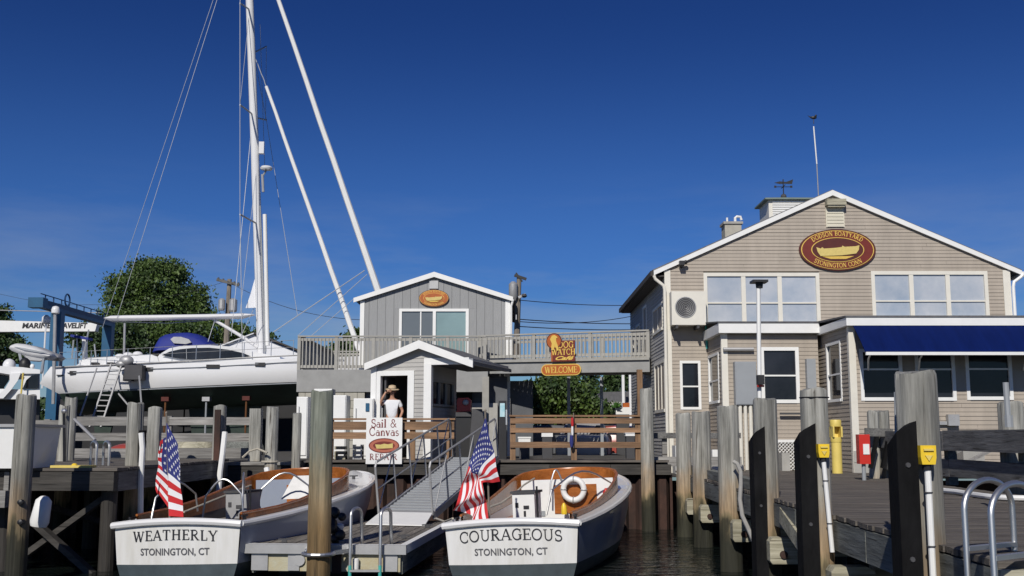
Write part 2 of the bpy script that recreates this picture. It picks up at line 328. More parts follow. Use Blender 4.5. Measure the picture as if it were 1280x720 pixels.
# ------------------------------------------------------------------ lettering
def _arc(cx, cy, rx, ry, a0, a1, n=14): return [(cx+rx*math.cos(R(a0+(a1-a0)*i/n)), cy+ry*math.sin(R(a0+(a1-a0)*i/n))) for i in range(n+1)]
TK, TN = .17, .075
def glyph(c):
    s = []
    def T(*p): s.append((list(p), TK))
    def t(*p): s.append((list(p), TN))
    def srf(x, y, w=.30): s.append(([(x-w/2, y + (.025 if y < .5 else -.025)), (x+w/2, y + (.025 if y < .5 else -.025))], .06))
    if c == 'A': w=.86; t((.08,0),(.43,1)); T((.43,1),(.76,0)); t((.2,.34),(.62,.34)); srf(.08,0,.26); srf(.76,0,.32)
    elif c == 'B': w=.74; T((.18,0),(.18,1)); s.append(([(.18,.97)]+_arc(.36,.76,.24,.22,90,-90)+[(.18,.53)], .09)); s.append(([(.18,.53)]+_arc(.38,.28,.28,.25,90,-90)+[(.18,.03)], .1)); srf(.16,0,.3); srf(.16,1,.3)
    elif c == 'C': w=.82; s.append((_arc(.46,.5,.36,.47,50,310,20), .115)); t((.72,.66),(.72,.95)); t((.72,.08),(.72,.3))
    elif c == 'D': w=.86; T((.18,0),(.18,1)); s.append(([(.18,.97)]+_arc(.34,.5,.42,.47,90,-90,18)+[(.18,.03)], .11)); srf(.15,0,.3); srf(.15,1,.3)
    elif c == 'E': w=.70; T((.18,0),(.18,1)); t((.1,.965),(.62,.965)); t((.1,.035),(.66,.035)); t((.18,.52),(.5,.52)); t((.62,.78),(.62,.98)); t((.66,.02),(.66,.25)); t((.5,.42),(.5,.62)); srf(.16,0); srf(.16,1)
    elif c == 'G': w=.88; s.append((_arc(.46,.5,.36,.47,50,330,20), .115)); T((.72,.05),(.72,.42)); srf(.72,.45,.3); t((.72,.66),(.72,.95))
    elif c == 'H': w=.94; T((.2,0),(.2,1)); T((.74,0),(.74,1)); t((.2,.52),(.74,.52)); [srf(x,y) for x in (.2,.74) for y in (0,1)]
    elif c == 'I': w=.42; T((.21,0),(.21,1)); srf(.21,0); srf(.21,1)
    elif c == 'L': w=.68; T((.18,0),(.18,1)); t((.1,.035),(.62,.035)); t((.62,.02),(.62,.28)); srf(.18,1)
    elif c == 'M': w=1.08; t((.16,0),(.16,1)); T((.2,1),(.54,.12)); t((.54,.12),(.88,1)); T((.9,0),(.9,1)); srf(.16,0,.26); srf(.9,0,.3); srf(.14,1,.2); srf(.94,1,.2)
    elif c == 'N': w=.94; t((.18,0),(.18,1)); T((.2,1),(.76,0)); t((.76,0),(.76,1)); srf(.18,0,.26); srf(.76,1,.26); srf(.12,1,.2)
    elif c == 'O': w=.90; s.append((_arc(.45,.5,.37,.47,0,360,26), .12))
    elif c == 'P': w=.72; T((.18,0),(.18,1)); s.append(([(.18,.97)]+_arc(.38,.72,.26,.25,90,-90)+[(.18,.47)], .1)); srf(.18,0); srf(.16,1)
    elif c == 'R': w=.84; T((.18,0),(.18,1)); s.append(([(.18,.97)]+_arc(.38,.74,.24,.23,90,-90)+[(.18,.51)], .1)); T((.36,.5),(.70,.02)); srf(.18,0); srf(.74,0,.24); srf(.16,1)
    elif c == 'S': w=.66; s.append((_arc(.33,.74,.22,.22,30,250,12)+_arc(.33,.27,.25,.24,80,-150,12)[1:], .12)); t((.52,.7),(.52,.95)); t((.1,.05),(.1,.3))
    elif c == 'T': w=.78; T((.39,0),(.39,1)); t((.06,.965),(.72,.965)); t((.06,.74),(.06,.98)); t((.72,.74),(.72,.98)); srf(.39,0)
    elif c == 'U': w=.90; s.append(([(.2,1),(.2,.38)]+_arc(.46,.36,.26,.33,180,360,12)+[(.72,1)], .11)); srf(.2,1); srf(.72,1,.24)
    elif c == 'W': w=1.16; T((.12,1),(.36,0)); t((.36,0),(.58,.9)); T((.56,.95),(.80,0)); t((.80,0),(1.04,1)); srf(.12,1,.28); srf(.56,.98,.26); srf(1.04,1,.24)
    elif c == 'Y': w=.82; T((.1,1),(.42,.45)); t((.42,.45),(.72,1)); T((.42,0),(.42,.48)); srf(.1,1,.28); srf(.72,1,.24); srf(.42,0)
    elif c == 'a': w=.60; s.append((_arc(.27,.22,.2,.2,0,360,14), .09)); T((.47,.0),(.47,.42)); s.append(([(.47,.42)]+_arc(.29,.44,.18,.17,0,140,8), .08)); srf(.5,0,.2)
    elif c == 'i': w=.36; T((.17,0),(.17,.6)); srf(.17,0,.28); srf(.12,.62,.16); T((.17,.78),(.17,.92))
    elif c == 'l': w=.36; T((.17,0),(.17,1)); srf(.17,0,.28); srf(.12,1,.16)
    elif c == 'n': w=.66; T((.16,0),(.16,.6)); s.append((_arc(.34,.38,.17,.2,165,0,10)+[(.51,0)], .12)); srf(.16,0,.24); srf(.51,0,.24)
    elif c == 'v': w=.60; T((.08,.62),(.30,0)); t((.30,0),(.50,.62)); srf(.08,.62,.22); srf(.5,.62,.2)
    elif c == 's': w=.50; s.append((_arc(.24,.45,.15,.14,30,250,10)+_arc(.24,.17,.17,.15,80,-150,10)[1:], .10))
    elif c == '&': w=.95; s.append((_arc(.40,.76,.17,.19,-60,240,14)+[(.80,.02)], .10)); s.append(([(.32,.6)]+_arc(.34,.27,.24,.24,120,300,12)+[(.72,.42),(.74,.5)], .09))
    else: w = .42
    return w, s
def serif(mb, text, size, place, align=0, track=.06, cap=1.0, eps=.0006, wx=.9):
    """place(u, v, letter centre u, off) -> 3-D; text laid out on u, letters rise on v"""
    wd = [glyph(c)[0] * size * cap * wx + track*size for c in text]; tot = sum(wd); u = -tot/2 if align == 0 else 0; k = 0
    for c, w_ in zip(text, wd):
        sc = cap; uc = u + w_/2
        for pts, th in glyph(c)[1]:
            th = th*size; q = [Vector((u + p[0]*size*wx, p[1]*size)) for p in pts]; m = len(q); lft = []; rgt = []
            closed = (q[0]-q[-1]).length < 1e-4 and m > 3
            for i in range(m):
                a = q[i-1] if i else (q[-2] if closed else q[0]); b = q[i+1] if i < m-1 else (q[1] if closed else q[-1])
                d = (b-a).normalized(); nn = Vector((-d.y, d.x))*th/2; lft.append(q[i]+nn); rgt.append(q[i]-nn)
            k += 1; vs = [place(p.x, p.y, uc, eps*(k % 5)) for p in lft+rgt]
            mb.add(vs, [(i, i+1, m+i+1, m+i) for i in range(m-1)])
        u += w_
    return tot
def sans(mb, text, size, place, bold=.0, shear=0, sx=1.0, align='CENTER', spacing=1.0):
    cu = bpy.data.curves.new('t', 'FONT'); cu.body = text; cu.size = size; cu.align_x = align; cu.offset = bold; cu.shear = shear; cu.space_character = spacing
    cu.resolution_u = 3
    o = bpy.data.objects.new('t', cu); C.objects.link(o); dg = bpy.context.evaluated_depsgraph_get(); dg.update()
    me = bpy.data.meshes.new_from_object(o.evaluated_get(dg))
    mb.add([place(v.co.x*sx, v.co.y, 0, 0) for v in me.vertices], [tuple(p.vertices) for p in me.polygons])
    bpy.data.objects.remove(o); bpy.data.curves.remove(cu); bpy.data.meshes.remove(me)
def plane_place(O, U=(1,0,0), V=(0,0,1), N=(0,-1,0), off=.004):
    O = Vector(O); U = Vector(U); V = Vector(V); N = Vector(N)
    return lambda u, v, uc, e: O + U*u + V*v + N*(off+e)

# ------------------------------------------------------------------ walls with lapped boards, windows
def frame2(O, U, N):
    O = Vector((O[0], O[1], 0)); U = Vector((U[0], U[1], 0)).normalized(); N = Vector((N[0], N[1], 0)).normalized()
    return lambda s, n, z: O + U*s + N*n + Vector((0,0,z))
def siding(mb, fr, z0, z1, Lf, Rf, ops=(), e=.10, t=.016):
    z = z0; t_in = t
    while z < z1 - .01:
        t = t_in + random.uniform(-.0035,.0035)
        zt = min(z+e, z1); a, b, a1, b1 = Lf(z), Rf(z), Lf(zt), Rf(zt); zm = (z+zt)/2
        if b - a > .02:
            segs = [(a, b, a1, b1)]
            for (o0, o1, p0, p1) in ops:
                if p0 < zm < p1:
                    ns = []
                    for (q0, q1, r0, r1) in segs:
                        if o1 <= q0 or o0 >= q1: ns.append((q0,q1,r0,r1)); continue
                        if o0 > q0: ns.append((q0, o0, r0, o0))
                        if o1 < q1: ns.append((o1, q1, o1, r1))
                    segs = ns
            sp2 = []
            for q0, q1, r0, r1 in segs:
                while q1-q0 > 3.9:
                    c_ = q0+random.uniform(1.6,3.6)
                    sp2.append((q0, c_-.002, r0, c_-.002)); q0 = r0 = c_+.002
                sp2.append((q0,q1,r0,r1))
            for q0, q1, r0, r1 in sp2:
                t = t_in + random.uniform(-.004,.004)
                if r1 < r0: r0 = r1 = (r0+r1)/2
                mb.add([fr(q0,t,z), fr(q1,t,z), fr(r1,.002,zt), fr(r0,.002,zt), fr(q0,0,z), fr(q1,0,z)], [(0,1,2,3),(4,5,1,0)])
        z = zt
def window(fr, parent, s0, s1, z0, z1, cols=1, rails=(), fm='white', gm='glass_dark', fw=.07, mw=.05, proud=.03, name='window', widths=None):
    mb = MB()
    mb.fbox(fr, s0, s0+fw, -.05, proud, z0, z1); mb.fbox(fr, s1-fw, s1, -.05, proud, z0, z1)
    mb.fbox(fr, s0+fw, s1-fw, -.05, proud, z1-fw, z1); mb.fbox(fr, s0+fw, s1-fw, -.05, proud+.015, z0, z0+fw)
    W = s1-s0-2*fw; xs = [s0+fw+W*i/cols for i in range(cols+1)]
    zs = [z0+fw] + [z0+fw+(z1-z0-2*fw)*r for r in rails] + [z1-fw]
    for x in xs[1:-1]: mb.fbox(fr, x-mw/2, x+mw/2, -.05, proud-.008, z0+fw, z1-fw)
    for i in range(cols):
        a = xs[i] + (mw/2 if i else 0); b = xs[i+1] - (mw/2 if i < cols-1 else 0)
        for zz in zs[1:-1]: mb.fbox(fr, a, b, -.05, proud-.016, zz-.02, zz+.02)
    f = mb.build(name, M[fm], parent)
    for i in range(cols):
        a = xs[i] + (mw/2 if i else 0); b = xs[i+1] - (mw/2 if i < cols-1 else 0)
        for j in range(len(zs)-1):
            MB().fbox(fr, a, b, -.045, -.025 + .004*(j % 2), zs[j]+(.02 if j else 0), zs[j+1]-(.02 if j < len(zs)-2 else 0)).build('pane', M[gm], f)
    return f

# ------------------------------------------------------------------ THE SETTING: water, ground, quay
def struct(name, mb, m, smooth=None): return mb.build(name, m, kind='structure', smooth=smooth)
mw_, t, b = node_mat('harbour water'); n = t.nodes; l = t.links.new
b.inputs['Base Color'].default_value = (.006,.009,.008,1); b.inputs['Roughness'].default_value = .04; b.inputs['IOR'].default_value = 1.33
tcn = n.new('ShaderNodeNewGeometry'); mpn = n.new('ShaderNodeMapping'); mpn.inputs['Scale'].default_value = (.55, 1.6, 1); l(tcn.outputs['Position'], mpn.inputs[0])
n1 = n.new('ShaderNodeTexNoise'); n1.inputs['Scale'].default_value = 1.9; n1.inputs['Detail'].default_value = 3; n1.inputs['Distortion'].default_value = .6; l(mpn.outputs[0], n1.inputs[0])
n2 = n.new('ShaderNodeTexNoise'); n2.inputs['Scale'].default_value = 7; n2.inputs['Detail'].default_value = 2; l(mpn.outputs[0], n2.inputs[0])
ad = n.new('ShaderNodeMath'); ad.operation = 'MULTIPLY_ADD'; ad.inputs[1].default_value = .22; l(n2.outputs[0], ad.inputs[0]); l(n1.outputs[0], ad.inputs[2])
bu = n.new('ShaderNodeBump'); bu.inputs['Strength'].default_value = .55; bu.inputs['Distance'].default_value = .16; l(ad.outputs[0], bu.inputs['Height']); l(bu.outputs[0], b.inputs['Normal'])
struct('water', MB().add([(-300,-300,0),(300,-300,0),(300,27.2,0),(-300,27.2,0)], [(0,1,2,3)]), mw_)
struct('sea_bed', MB().add([(-300,-300,-3),(300,-300,-3),(300,27.4,-3),(-300,27.4,-3)], [(0,1,2,3)]), M['void'])
M['ground'] = mat('boatyard gravel', (.075,.07,.062), .95, .25, 1.5, .5, 20)
struct('ground', MB().add([(-1500,26.9,1.2),(1500,26.9,1.2),(1500,3000,1.2),(-1500,3000,1.2)], [(0,1,2,3)]), M['ground'])
QY = 25.6        # quay face on the left; the middle runs at 26.5
struct('quay_platform', MB().box(-70,-4.9,QY+.15,70,-1.0,1.56).box(-4.9,3.75,26.75,70,-1.0,1.561), M['ground'])

# steel sheet piling below the quay
def sheet_pile(x0, x1, y):
    mb = MB(); x = x0; top = []; 
    while x < x1: top += [(x, y), (x+.16, y), (x+.24, y-.16), (x+.40, y-.16)]; x += .48
    top = [(min(a, x1), b_) for a, b_ in top]
    mb.loft([[Vector((a, b_, -.9)) for a, b_ in top], [Vector((a, b_, 1.32)) for a, b_ in top]])
    return mb
t0 = thing('bulkhead', 'rust brown corrugated steel bulkhead holding up the quay behind the launches', 'bulkhead', (-1, 26.7, 0))
sheet_pile(-4.9, 3.74, 26.6).build('sheet_piling', M['rust'], t0)
sheet_pile(-30, -4.9, QY+.05).build('sheet_piling', M['rust'], t0)
MB().box(-4.95,-4.9,QY,26.7,-.9,1.3).box(3.74,3.80,26.4,30,-.9,1.3).box(3.8,40,27.4,27.46,-.9,1.1).build('side_plate', M['rust'], t0)
for i in range(6):
    x0 = -4.86 + i*1.44; MB().box(x0, x0+1.43, 26.30, 26.46, 1.28, 1.52).build('wale_timber', M['beam_x'], t0)
for i in range(8):
    x0 = -4.92 - (i+1)*2.2; MB().box(x0, x0+2.18, QY-.32, QY-.12, 1.16, 1.52).build('wale_timber', M['beam_x'], t0)
# plank decking along the quay edge
def planks(parent, x0, x1, y0, y1, z, wdt, m, along='x', th=.05, gap=.012, lim=None, name='plank'):
    ps = []; k = 0
    if along == 'y':     # planks run in Y, laid side by side in X
        x = x0
        while x < x1 - .02: ps.append((x, min(x+wdt-gap, x1), y0, y1)); x += wdt
    else:
        y = y0
        while y < y1 - .02: ps.append((x0, x1, y, min(y+wdt-gap, y1))); y += wdt
    base = None
    for a, b_, c, d in ps:
        dz = random.uniform(-.004, .004)
        MB().box(a+random.uniform(-.012,.012) if along == 'x' else a, b_+(random.uniform(-.012,.012) if along == 'x' else 0), c, d, z-th+dz, z+dz).build(name, M[m], parent)
qd = thing('quay_decking', 'strip of grey boards along the top edge of the quay', 'decking', (-1, 26.6, 1.6))
planks(qd, -4.88, 3.72, 26.33, 28.4, 1.62, .19, 'plank')
for i in range(9): MB().box(-4.95-(i+1)*2.2, -4.97-i*2.2, QY-.36, QY-.02, 1.53, 1.60).build('cap_board', M['rail_grey'], qd)
planks(qd, -24, -4.95, QY, QY+.8, 1.61, .19, 'beam_x')

# ------------------------------------------------------------------ left pier platform (dark deck with bracing)
lp = thing('left_pier', 'low timber pier on dark cross braced legs at the left edge', 'pier', (-9.5, 20, 0))
LX = -6.42
planks(lp, -16, LX, 18.05, QY-.38, 1.66, .2, 'plank')
for i in range(3): MB().box(LX-(i+1)*3.1, LX-i*3.1-.02, 18.0, 18.2, 1.30, 1.60).build('edge_beam', M['beam_x'], lp)
MB().box(LX-.2, LX-.02, 18.22, QY-.4, 1.28, 1.60).build('edge_beam', M['rail_dark'], lp)
for yy in (19.5, 21.5, 23.5): MB().box(-16, LX-.22, yy, yy+.2, 1.28, 1.6).build('cross_beam', M['beam_x'], lp)
for (x, y) in ((-6.62,18.35),(-8.3,18.35),(-10.2,18.35),(-6.62,22),(-8.3,22),(-10.2,22),(-6.62,24.9),(-8.3,24.9)):
    MB().lathe([(.13,-1.2),(.13,1.28)], (x, y, 0), 12).build('leg', M['pile_wet'], lp)
for a, b_ in (((-8.2,18.2,1.15),(-6.7,18.2,-.1)),((-6.7,18.5,1.2),(-8.2,18.5,.1)),((-10.1,18.2,1.15),(-8.4,18.2,.1)),((-6.62,18.6,.1),(-6.62,21.8,1.2)),((-6.62,21.9,1.1),(-6.62,19,.1)),((-8.4,19.2,1.1),(-6.9,21.8,.2))):
    MB().bar(a, b_, .2, .09).build('brace', M['beam_x'], lp)
bx_ = MB(); x = X(4, 17.6); 
MB().box(X(-30,17.9), X(19,17.9), 17.75, 17.95, Z(634,17.9), Z(613,17.9)).build('fender_timber', M['rail_grey'], lp)
MB().box(X(9,17.9), X(15,17.9), 17.96, 18.05, Z(613,17.9), Z(590,17.9)).build('hanger', M['rail_grey'], lp)

# ------------------------------------------------------------------ right pier
DZ = 1.34
def pile_x(Y): return 3.17 + .0415*(Y-8.7)
def edge_x(Y): return pile_x(Y) + .10
def right_x(Y): return 7.25 + .042*(Y-15.5)
rpier = thing('right_pier', 'grey plank pier running back to the beige building', 'pier', (5, 18, 0))
y = 7.45; pw = .145; npl = 0
while y < 27.4:
    a = edge_x(y) + random.uniform(-.015,.015); b_ = right_x(y) if y < 24.8 else 16
    dz = random.uniform(-.003, .003)
    MB().add([], []).hexa([(a,y,DZ-.045+dz),(b_,y,DZ-.045+dz),(b_,y+pw-.012,DZ-.045+dz),(a+.005,y+pw-.012,DZ-.045+dz),(a,y,DZ+dz),(b_,y,DZ+dz),(b_,y+pw-.012,DZ+dz),(a+.005,y+pw-.012,DZ+dz)]).build('deck_plank', M['plank'], rpier)
    y += pw
for y0 in (7.5, 10.6, 13.7, 16.8, 19.9, 23.0):
    y1 = y0 + 3.07
    MB().bar((edge_x(y0)+.05, y0, DZ-.21), (edge_x(y1)+.05, y1, DZ-.21), .12, .30).build('stringer', M['stringer'], rpier)
    MB().bar((right_x(y0)-.1, y0, DZ-.21), (right_x(y1)-.1, y1, DZ-.21), .12, .30).build('stringer', M['stringer'], rpier)
    MB().bar((5.2, y0, DZ-.21), (5.3, y1, DZ-.21), .12, .30).build('stringer', M['stringer'], rpier)
MB().box(edge_x(7.4)-.02, 7.0, 7.36, 7.44, DZ-.38, DZ-.05).build('end_beam', M['cap_timber'], rpier)
# bull rail at the left edge of the far half
for i in range(4):
    y0 = 17.2+i*2.5
    MB().bar((edge_x(y0)+.14, y0, DZ+.09), (edge_x(y0+2.4)+.14, y0+2.4, DZ+.09), .18, .16).build('bull_rail', M['stringer'], rpier)
PY = [8.7, 11.9, 15.2, 18.3, 22.3, 24.6]
for Y in PY:
    x = pile_x(Y); zt = .90; h = .33
    za, zb_c = .50, .84; xa_, xb_c = x-.04, x+.42; rr2 = .09
    op = [(xa_+.03,za),(xb_c-rr2,za),(xb_c-.02,za+.05),(xb_c,za+rr2),(xb_c,zb_c-rr2),(xb_c-.02,zb_c-.04),(xb_c-rr2,zb_c),(xa_+.04,zb_c),(xa_,zb_c-.05),(xa_,za+.04)]
    MB().prism([(a_, Y-.40, b_) for a_, b_ in op], (0,.22,0)).build('cross_cap', M['cap_timber'], rpier)
    MB().lathe([(.055,0),(.05,.03),(.02,.035)], (x+.14, Y-.40, .62), 10, (0,-1,0)).build('bolt', M['rust'], rpier)
    MB().bar((x+.5, Y-.02, zt-h/2), (right_x(Y)-.1, Y-.02, zt-h/2), .22, h).build('cross_cap', M['cap_timber'], rpier)
    for xx in (5.3, right_x(Y)-.15): MB().lathe([(.14,-1.2),(.14,.55)], (xx, Y-.02, 0), 12).build('leg', M['pile'], rpier)
MB().bar((pile_x(11.9)+.1, 12.6, .75), (pile_x(15)+.1, 14.6, 1.15), .08, .2).build('brace', M['cap_timber'], rpier)

def pile(x, Y, zt, r, label, group, m='pile', zb=-1.2, lean=(0,0), name='pile', worn=0):
    mb = MB(); n = 44; rings = []; notch = {random.randrange(n): random.uniform(.03,.085) for _ in range(9)}; lean = (random.uniform(-.006,.006), random.uniform(-.006,.006)); x -= lean[0]*zt
    ph = random.uniform(0, 6)
    for z, k in ((zb,1.02),(0,1.02),(zt*.35,1.0),(zt*.7,.985),(zt-.06,.975),(zt-.012,.96),(zt,.90)):
        ring = []
        for i in range(n):
            a = 2*math.pi*i/n; rr = r*k*(1 + .025*math.sin(3*a+ph) + .02*math.sin(7*a+z*.7+ph) + random.uniform(-.004,.004) - (notch.get(i,0)*(1 if random.random() < .85 else .3)))
            ring.append(Vector((x + lean[0]*z + rr*math.cos(a), Y + lean[1]*z + rr*math.sin(a), z + (.02*math.sin(a*2+ph) if z == zt else 0))))
        rings.append(ring)
    mb.loft(rings, closed=True, capb=True)
    o = mb.build(name, M[m], cat='piling', label=label, group=group, origin=(x, Y, 0), smooth=35)
    return o
G_R = 'pilings along the left edge of the right hand pier'
lab = ['nearest and widest grey piling, with a black fender and yellow capped pipe',
       'grey piling with a wire band round its top and a yellow capped pipe',
       'grey piling with a black slanted fender board and no yellow cap',
       'plain grey piling with a white hose hanging down its front',
       'plain grey piling second from the beige building end of the pier',
       'thin grey piling nearest the beige building on the right pier']
RP = []
tops = [466, 487, 499, 508, 515, 517]; cx = [1147, 1019, 958, 911, 877, 855]; hw = [25.5, 17, 15, 13.3, 11.6, 9.5]
for Y, ty, px, h_, lb in zip(PY, tops, cx, hw, lab):
    zt = Z(ty, Y); r = h_/F*Y; RP.append(pile(X(px, Y, ty+60), Y, zt, r, lb, G_R))
p = RP[1]; MB().torus((p.location.x, 11.9, Z(497,11.9)), .152, .007, (0,0,1), 24, 6).build('wire_band', M['dark'], p)
# black slanted fender boards
def fender_board(par, pxa, pxb, pyl, pyr, Y, dep):
    xa, xb = X(pxa, Y, 600), X(pxb, Y, 600); zl, zr = Z(pyl, Y), Z(pyr, Y); y0 = Y
    MB().hexa([(xa,y0,-.5),(xb,y0,-.5),(xb,y0+dep,-.5),(xa,y0+dep,-.5),(xa,y0,zl),(xb,y0,zr),(xb,y0+dep,zr-.02),(xa,y0+dep,zl-.10)]).build('fender_board', M['black_rubber'], par)
    for q in (.25,.95): MB().lathe([(.022,0),(.018,.012)], ((xa+xb)/2, y0, zl-q), 8, (0,-1,0)).build('bolt', M['dark_grey'], par)
fender_board(RP[0], 1123, 1149, 540, 526, 8.44, .22); fender_board(RP[1], 1001, 1022, 541, 529, 11.71, .24); fender_board(RP[2], 943, 958, 543, 533, 14.99, .3)
# yellow capped white pipes strapped on
for Y, a, b_, c, lb in ((8.44, (1157,568), (1166,728), 12, 'yellow box on a white pipe strapped to the nearest grey piling'), (11.68, (1028,563), (1040,690), 8.5, 'smaller yellow box on a white pipe strapped to the wire banded piling')):
    pa = P(a[0], a[1], Y); pb = P(b_[0], b_[1], Y); k = c/F*Y
    t = thing('capped_pipe', lb, 'pipe', pb, 'yellow capped pipes on the pilings'); k *= .84
    mb = MB(); mb.box(pa.x-k*.95, pa.x+k*.95, Y-.06, Y+.04, pa.z-k*.35, pa.z+k*1.1)
    mb.prism([(pa.x-k*.95, Y-.06, pa.z-k*.351), (pa.x+k*.95, Y-.06, pa.z-k*.351), (pa.x+k*.8, Y-.06, pa.z-k*1.2), (pa.x-k*.8, Y-.06, pa.z-k*1.2)], (0,.1,0)); mb.build('cap_box', M['yellow'], t)
    MB().box(pa.x-k*.6, pa.x+k*.6, Y-.075, Y-.061, pa.z+k*.45, pa.z+k*.7).prism([(pa.x-k*.45,Y-.07,pa.z-k*.1),(pa.x+k*.45,Y-.07,pa.z-k*.1),(pa.x,Y-.07,pa.z-k*.8)], (0,.009,0)).build('cap_ridge', M['yellow_pale'], t)
    MB().tube([(pa.x, Y-.01, pa.z-k*1.2), (pa.x, Y-.01, pa.z-k*1.9)], k*.55, 10).build('collar', M['dark'], t)
    MB().tube([(pa.x+.005, Y-.012, pa.z-k*1.8), (pb.x, Y-.012, pb.z)], k*.40, 10).build('pipe', M['white'], t)
    for q in (.3, .72):
        c_ = pa.lerp(pb, q); MB().torus((c_.x, Y-.012, c_.z), k*.46, .006, (0,0,1), 14, 6).build('strap', M['dark_grey'], t)
# hose on the fourth piling
q = [P(910+i, y_, yy) for i, y_, yy in ((7,577,17.95),(12,580,17.9),(16,590,17.7),(16,605,17.3),(15,625,16.9),(18,645,16.5),(25,660,16.1),(32,676,15.7))]
MB().tube(q, .032, 8).build('hose', M['grey_paint'], cat='hose', label='pale grey hose hanging off the fourth piling of the right pier', origin=q[-1], smooth=True)
# the right hand rail of the pier, with its two stub pilings
rr = thing('pier_rail', 'heavy dark two beam guard rail along the right side of the pier', 'guard rail', (7.2, 15, DZ))
for i, (y0, y1) in enumerate(((9.5,14.2),(14.22,18.6),(18.62,22.6))):
    for z0, z1 in ((1.93,2.26),(1.50,1.78)):
        MB().bar((right_x(y0), y0, (z0+z1)/2), (right_x(y1), y1, (z0+z1)/2+.01*i), .13 if z0 < 1.9 else .3, z1-z0).build('beam', M['rail_dark'], rr)
for y_ in (10.8, 13.4, 16.1, 19.2): MB().box(right_x(y_)+.1, right_x(y_)+.26, y_-.08, y_+.08, DZ, 1.93).build('post', M['stringer'], rr)
pile(right_x(16.8)+.28, 16.8, Z(503,16.8), .185, 'short square topped grey piling behind the right pier rail', 'stub pilings by the pier rail')
for k, (px, y_, lb) in enumerate(((1090, 22.3, 'left one of two short pilings at the far end of the pier rail'), (1103, 22.5, 'right one of two short pilings at the far end of the pier rail'))):
    pile(X(px, y_), y_, Z(514,y_), .115, lb, 'stub pilings by the pier rail')
MB().bar(P(1081,540,22.0), P(1116,541,21.9), .12, .16).build('cross_timber', M['rail_dark'], cat='timber', label='dark cross timber tied across the two stub pilings')
for i, (px, pw_) in enumerate(((1091,.14),(1106,.1))):
    MB().bar(P(px-3, 585, 21.8), P(px+5, 546, 21.8), .12, .06).build('rubber_flap', M['black_rubber'], cat='fender', label='black rubber flap hanging under the cross timber, %s side' % ('left' if i == 0 else 'right'), group='rubber flaps on the cross timber')
hose = [P(a_, b_, yy) for a_, b_, yy in ((1172,601,16.6),(1182,602,16.2),(1196,604,15.9),(1212,607,15.3),(1228,611,14.8),(1242,612,14.5),(1262,609,14.3),(1290,606,14.2))]
MB().tube([(p_.x, p_.y, DZ+.045) for p_ in hose], .036, 8).build('hose', M['white'], cat='hose', label='white hose lying on the deck under the pier rail', smooth=True)
# aluminium ladder at the near end of the pier
def hoop(Y, pxl, pxr, topy, boty, r=.022, blend=.05):
    xl, xr = X(pxl, Y, 650), X(pxr, Y+.35, 650); zt = Z(topy, Y); rad = (xr-xl)/2
    pts = [(xl, Y, -.6), (xl, Y, zt-rad*.8)] + [(xl+rad-rad*math.cos(R(a_)), Y+.35*(1-math.cos(R(a_)))/2, zt-rad*.8+rad*.8*math.sin(R(a_))) for a_ in range(12, 180, 12)] + [(xr, Y+.35, zt-rad*.8), (xr, Y+.35, DZ+.0)]
    return pts
ld = thing('pier_ladder', 'bright aluminium hooped ladder at the near end of the right pier', 'ladder', (X(1240,7.7), 7.6, DZ))
h1 = hoop(7.75, 1206, 1266, 601, 698); h2 = hoop(7.15, 1239, 1301, 606, 700)
MB().tube(h1, .022, 10).build('side_rail', M['alu'], ld, smooth=True); MB().tube(h2, .022, 10).build('side_rail', M['alu'], ld, smooth=True)
MB().bar((h1[0][0], 7.75, DZ+.05), (h1[-1][0], 8.1, DZ+.05), .05, .03).build('foot_bar', M['alu'], ld)
MB().bar((h2[0][0], 7.15, DZ+.05), (h2[-1][0], 7.5, DZ+.05), .05, .03).build('foot_bar', M['alu'], ld)
for z in (.95,.65,.35,.05): MB().bar((h1[0][0],7.75,z),(h2[0][0],7.15,z), .05, .03).build('rung', M['alu'], ld)
# ------------------------------------------------------------------ MAIN BUILDING
WY = 30.3
ZE, ZP = Z(337, WY), Z(244, WY)
xl, xr = X(833, WY, 400), X(1264, WY, 400); xm = X(1042, WY, 300)
BB = 39.5
mbld = thing('boatyard_building', 'large beige clapboard building with a wide gable and navy awning', 'building', (xm, 34, 1.2))
frW = frame2((xl, WY), (1,0), (0,-1)); W = xr-xl; mid = xm-xl
slL = (ZP-ZE)/mid; slR = (ZP-ZE)/(W-mid)
Lf = lambda z: 0 if z < ZE else (z-ZE)/slL
Rf = lambda z: W if z < ZE else W-(z-ZE)/slR
def gw(px): return X(px, WY, 380)-xl
winL = (gw(880), gw(1025), Z(402,WY)-.12, Z(341,WY)); winR = (gw(1090), gw(1236), Z(398,WY)-.03, Z(339,WY)); winS = (X(850,WY,480)-xl, X(876,WY,480)-xl, Z(512,WY), Z(451,WY))
mb = MB(); siding(mb, frW, 1.25, ZP, Lf, Rf, [winL, winR, winS]); mb.build('siding', M['beige'], mbld, kind='stuff')
MB().prism([(xl,WY+.06,1.2),(xr,WY+.06,1.2),(xr,WY+.06,ZE),(xm,WY+.06,ZP-.03),(xl,WY+.06,ZE)], (0,BB-WY-.2,0)).build('wall', M['beige'], mbld)
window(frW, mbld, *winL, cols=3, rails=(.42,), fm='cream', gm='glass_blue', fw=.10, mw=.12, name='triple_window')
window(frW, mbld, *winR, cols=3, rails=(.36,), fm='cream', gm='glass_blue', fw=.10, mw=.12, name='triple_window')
window(frW, mbld, *winS, rails=(.47,), fw=.07)
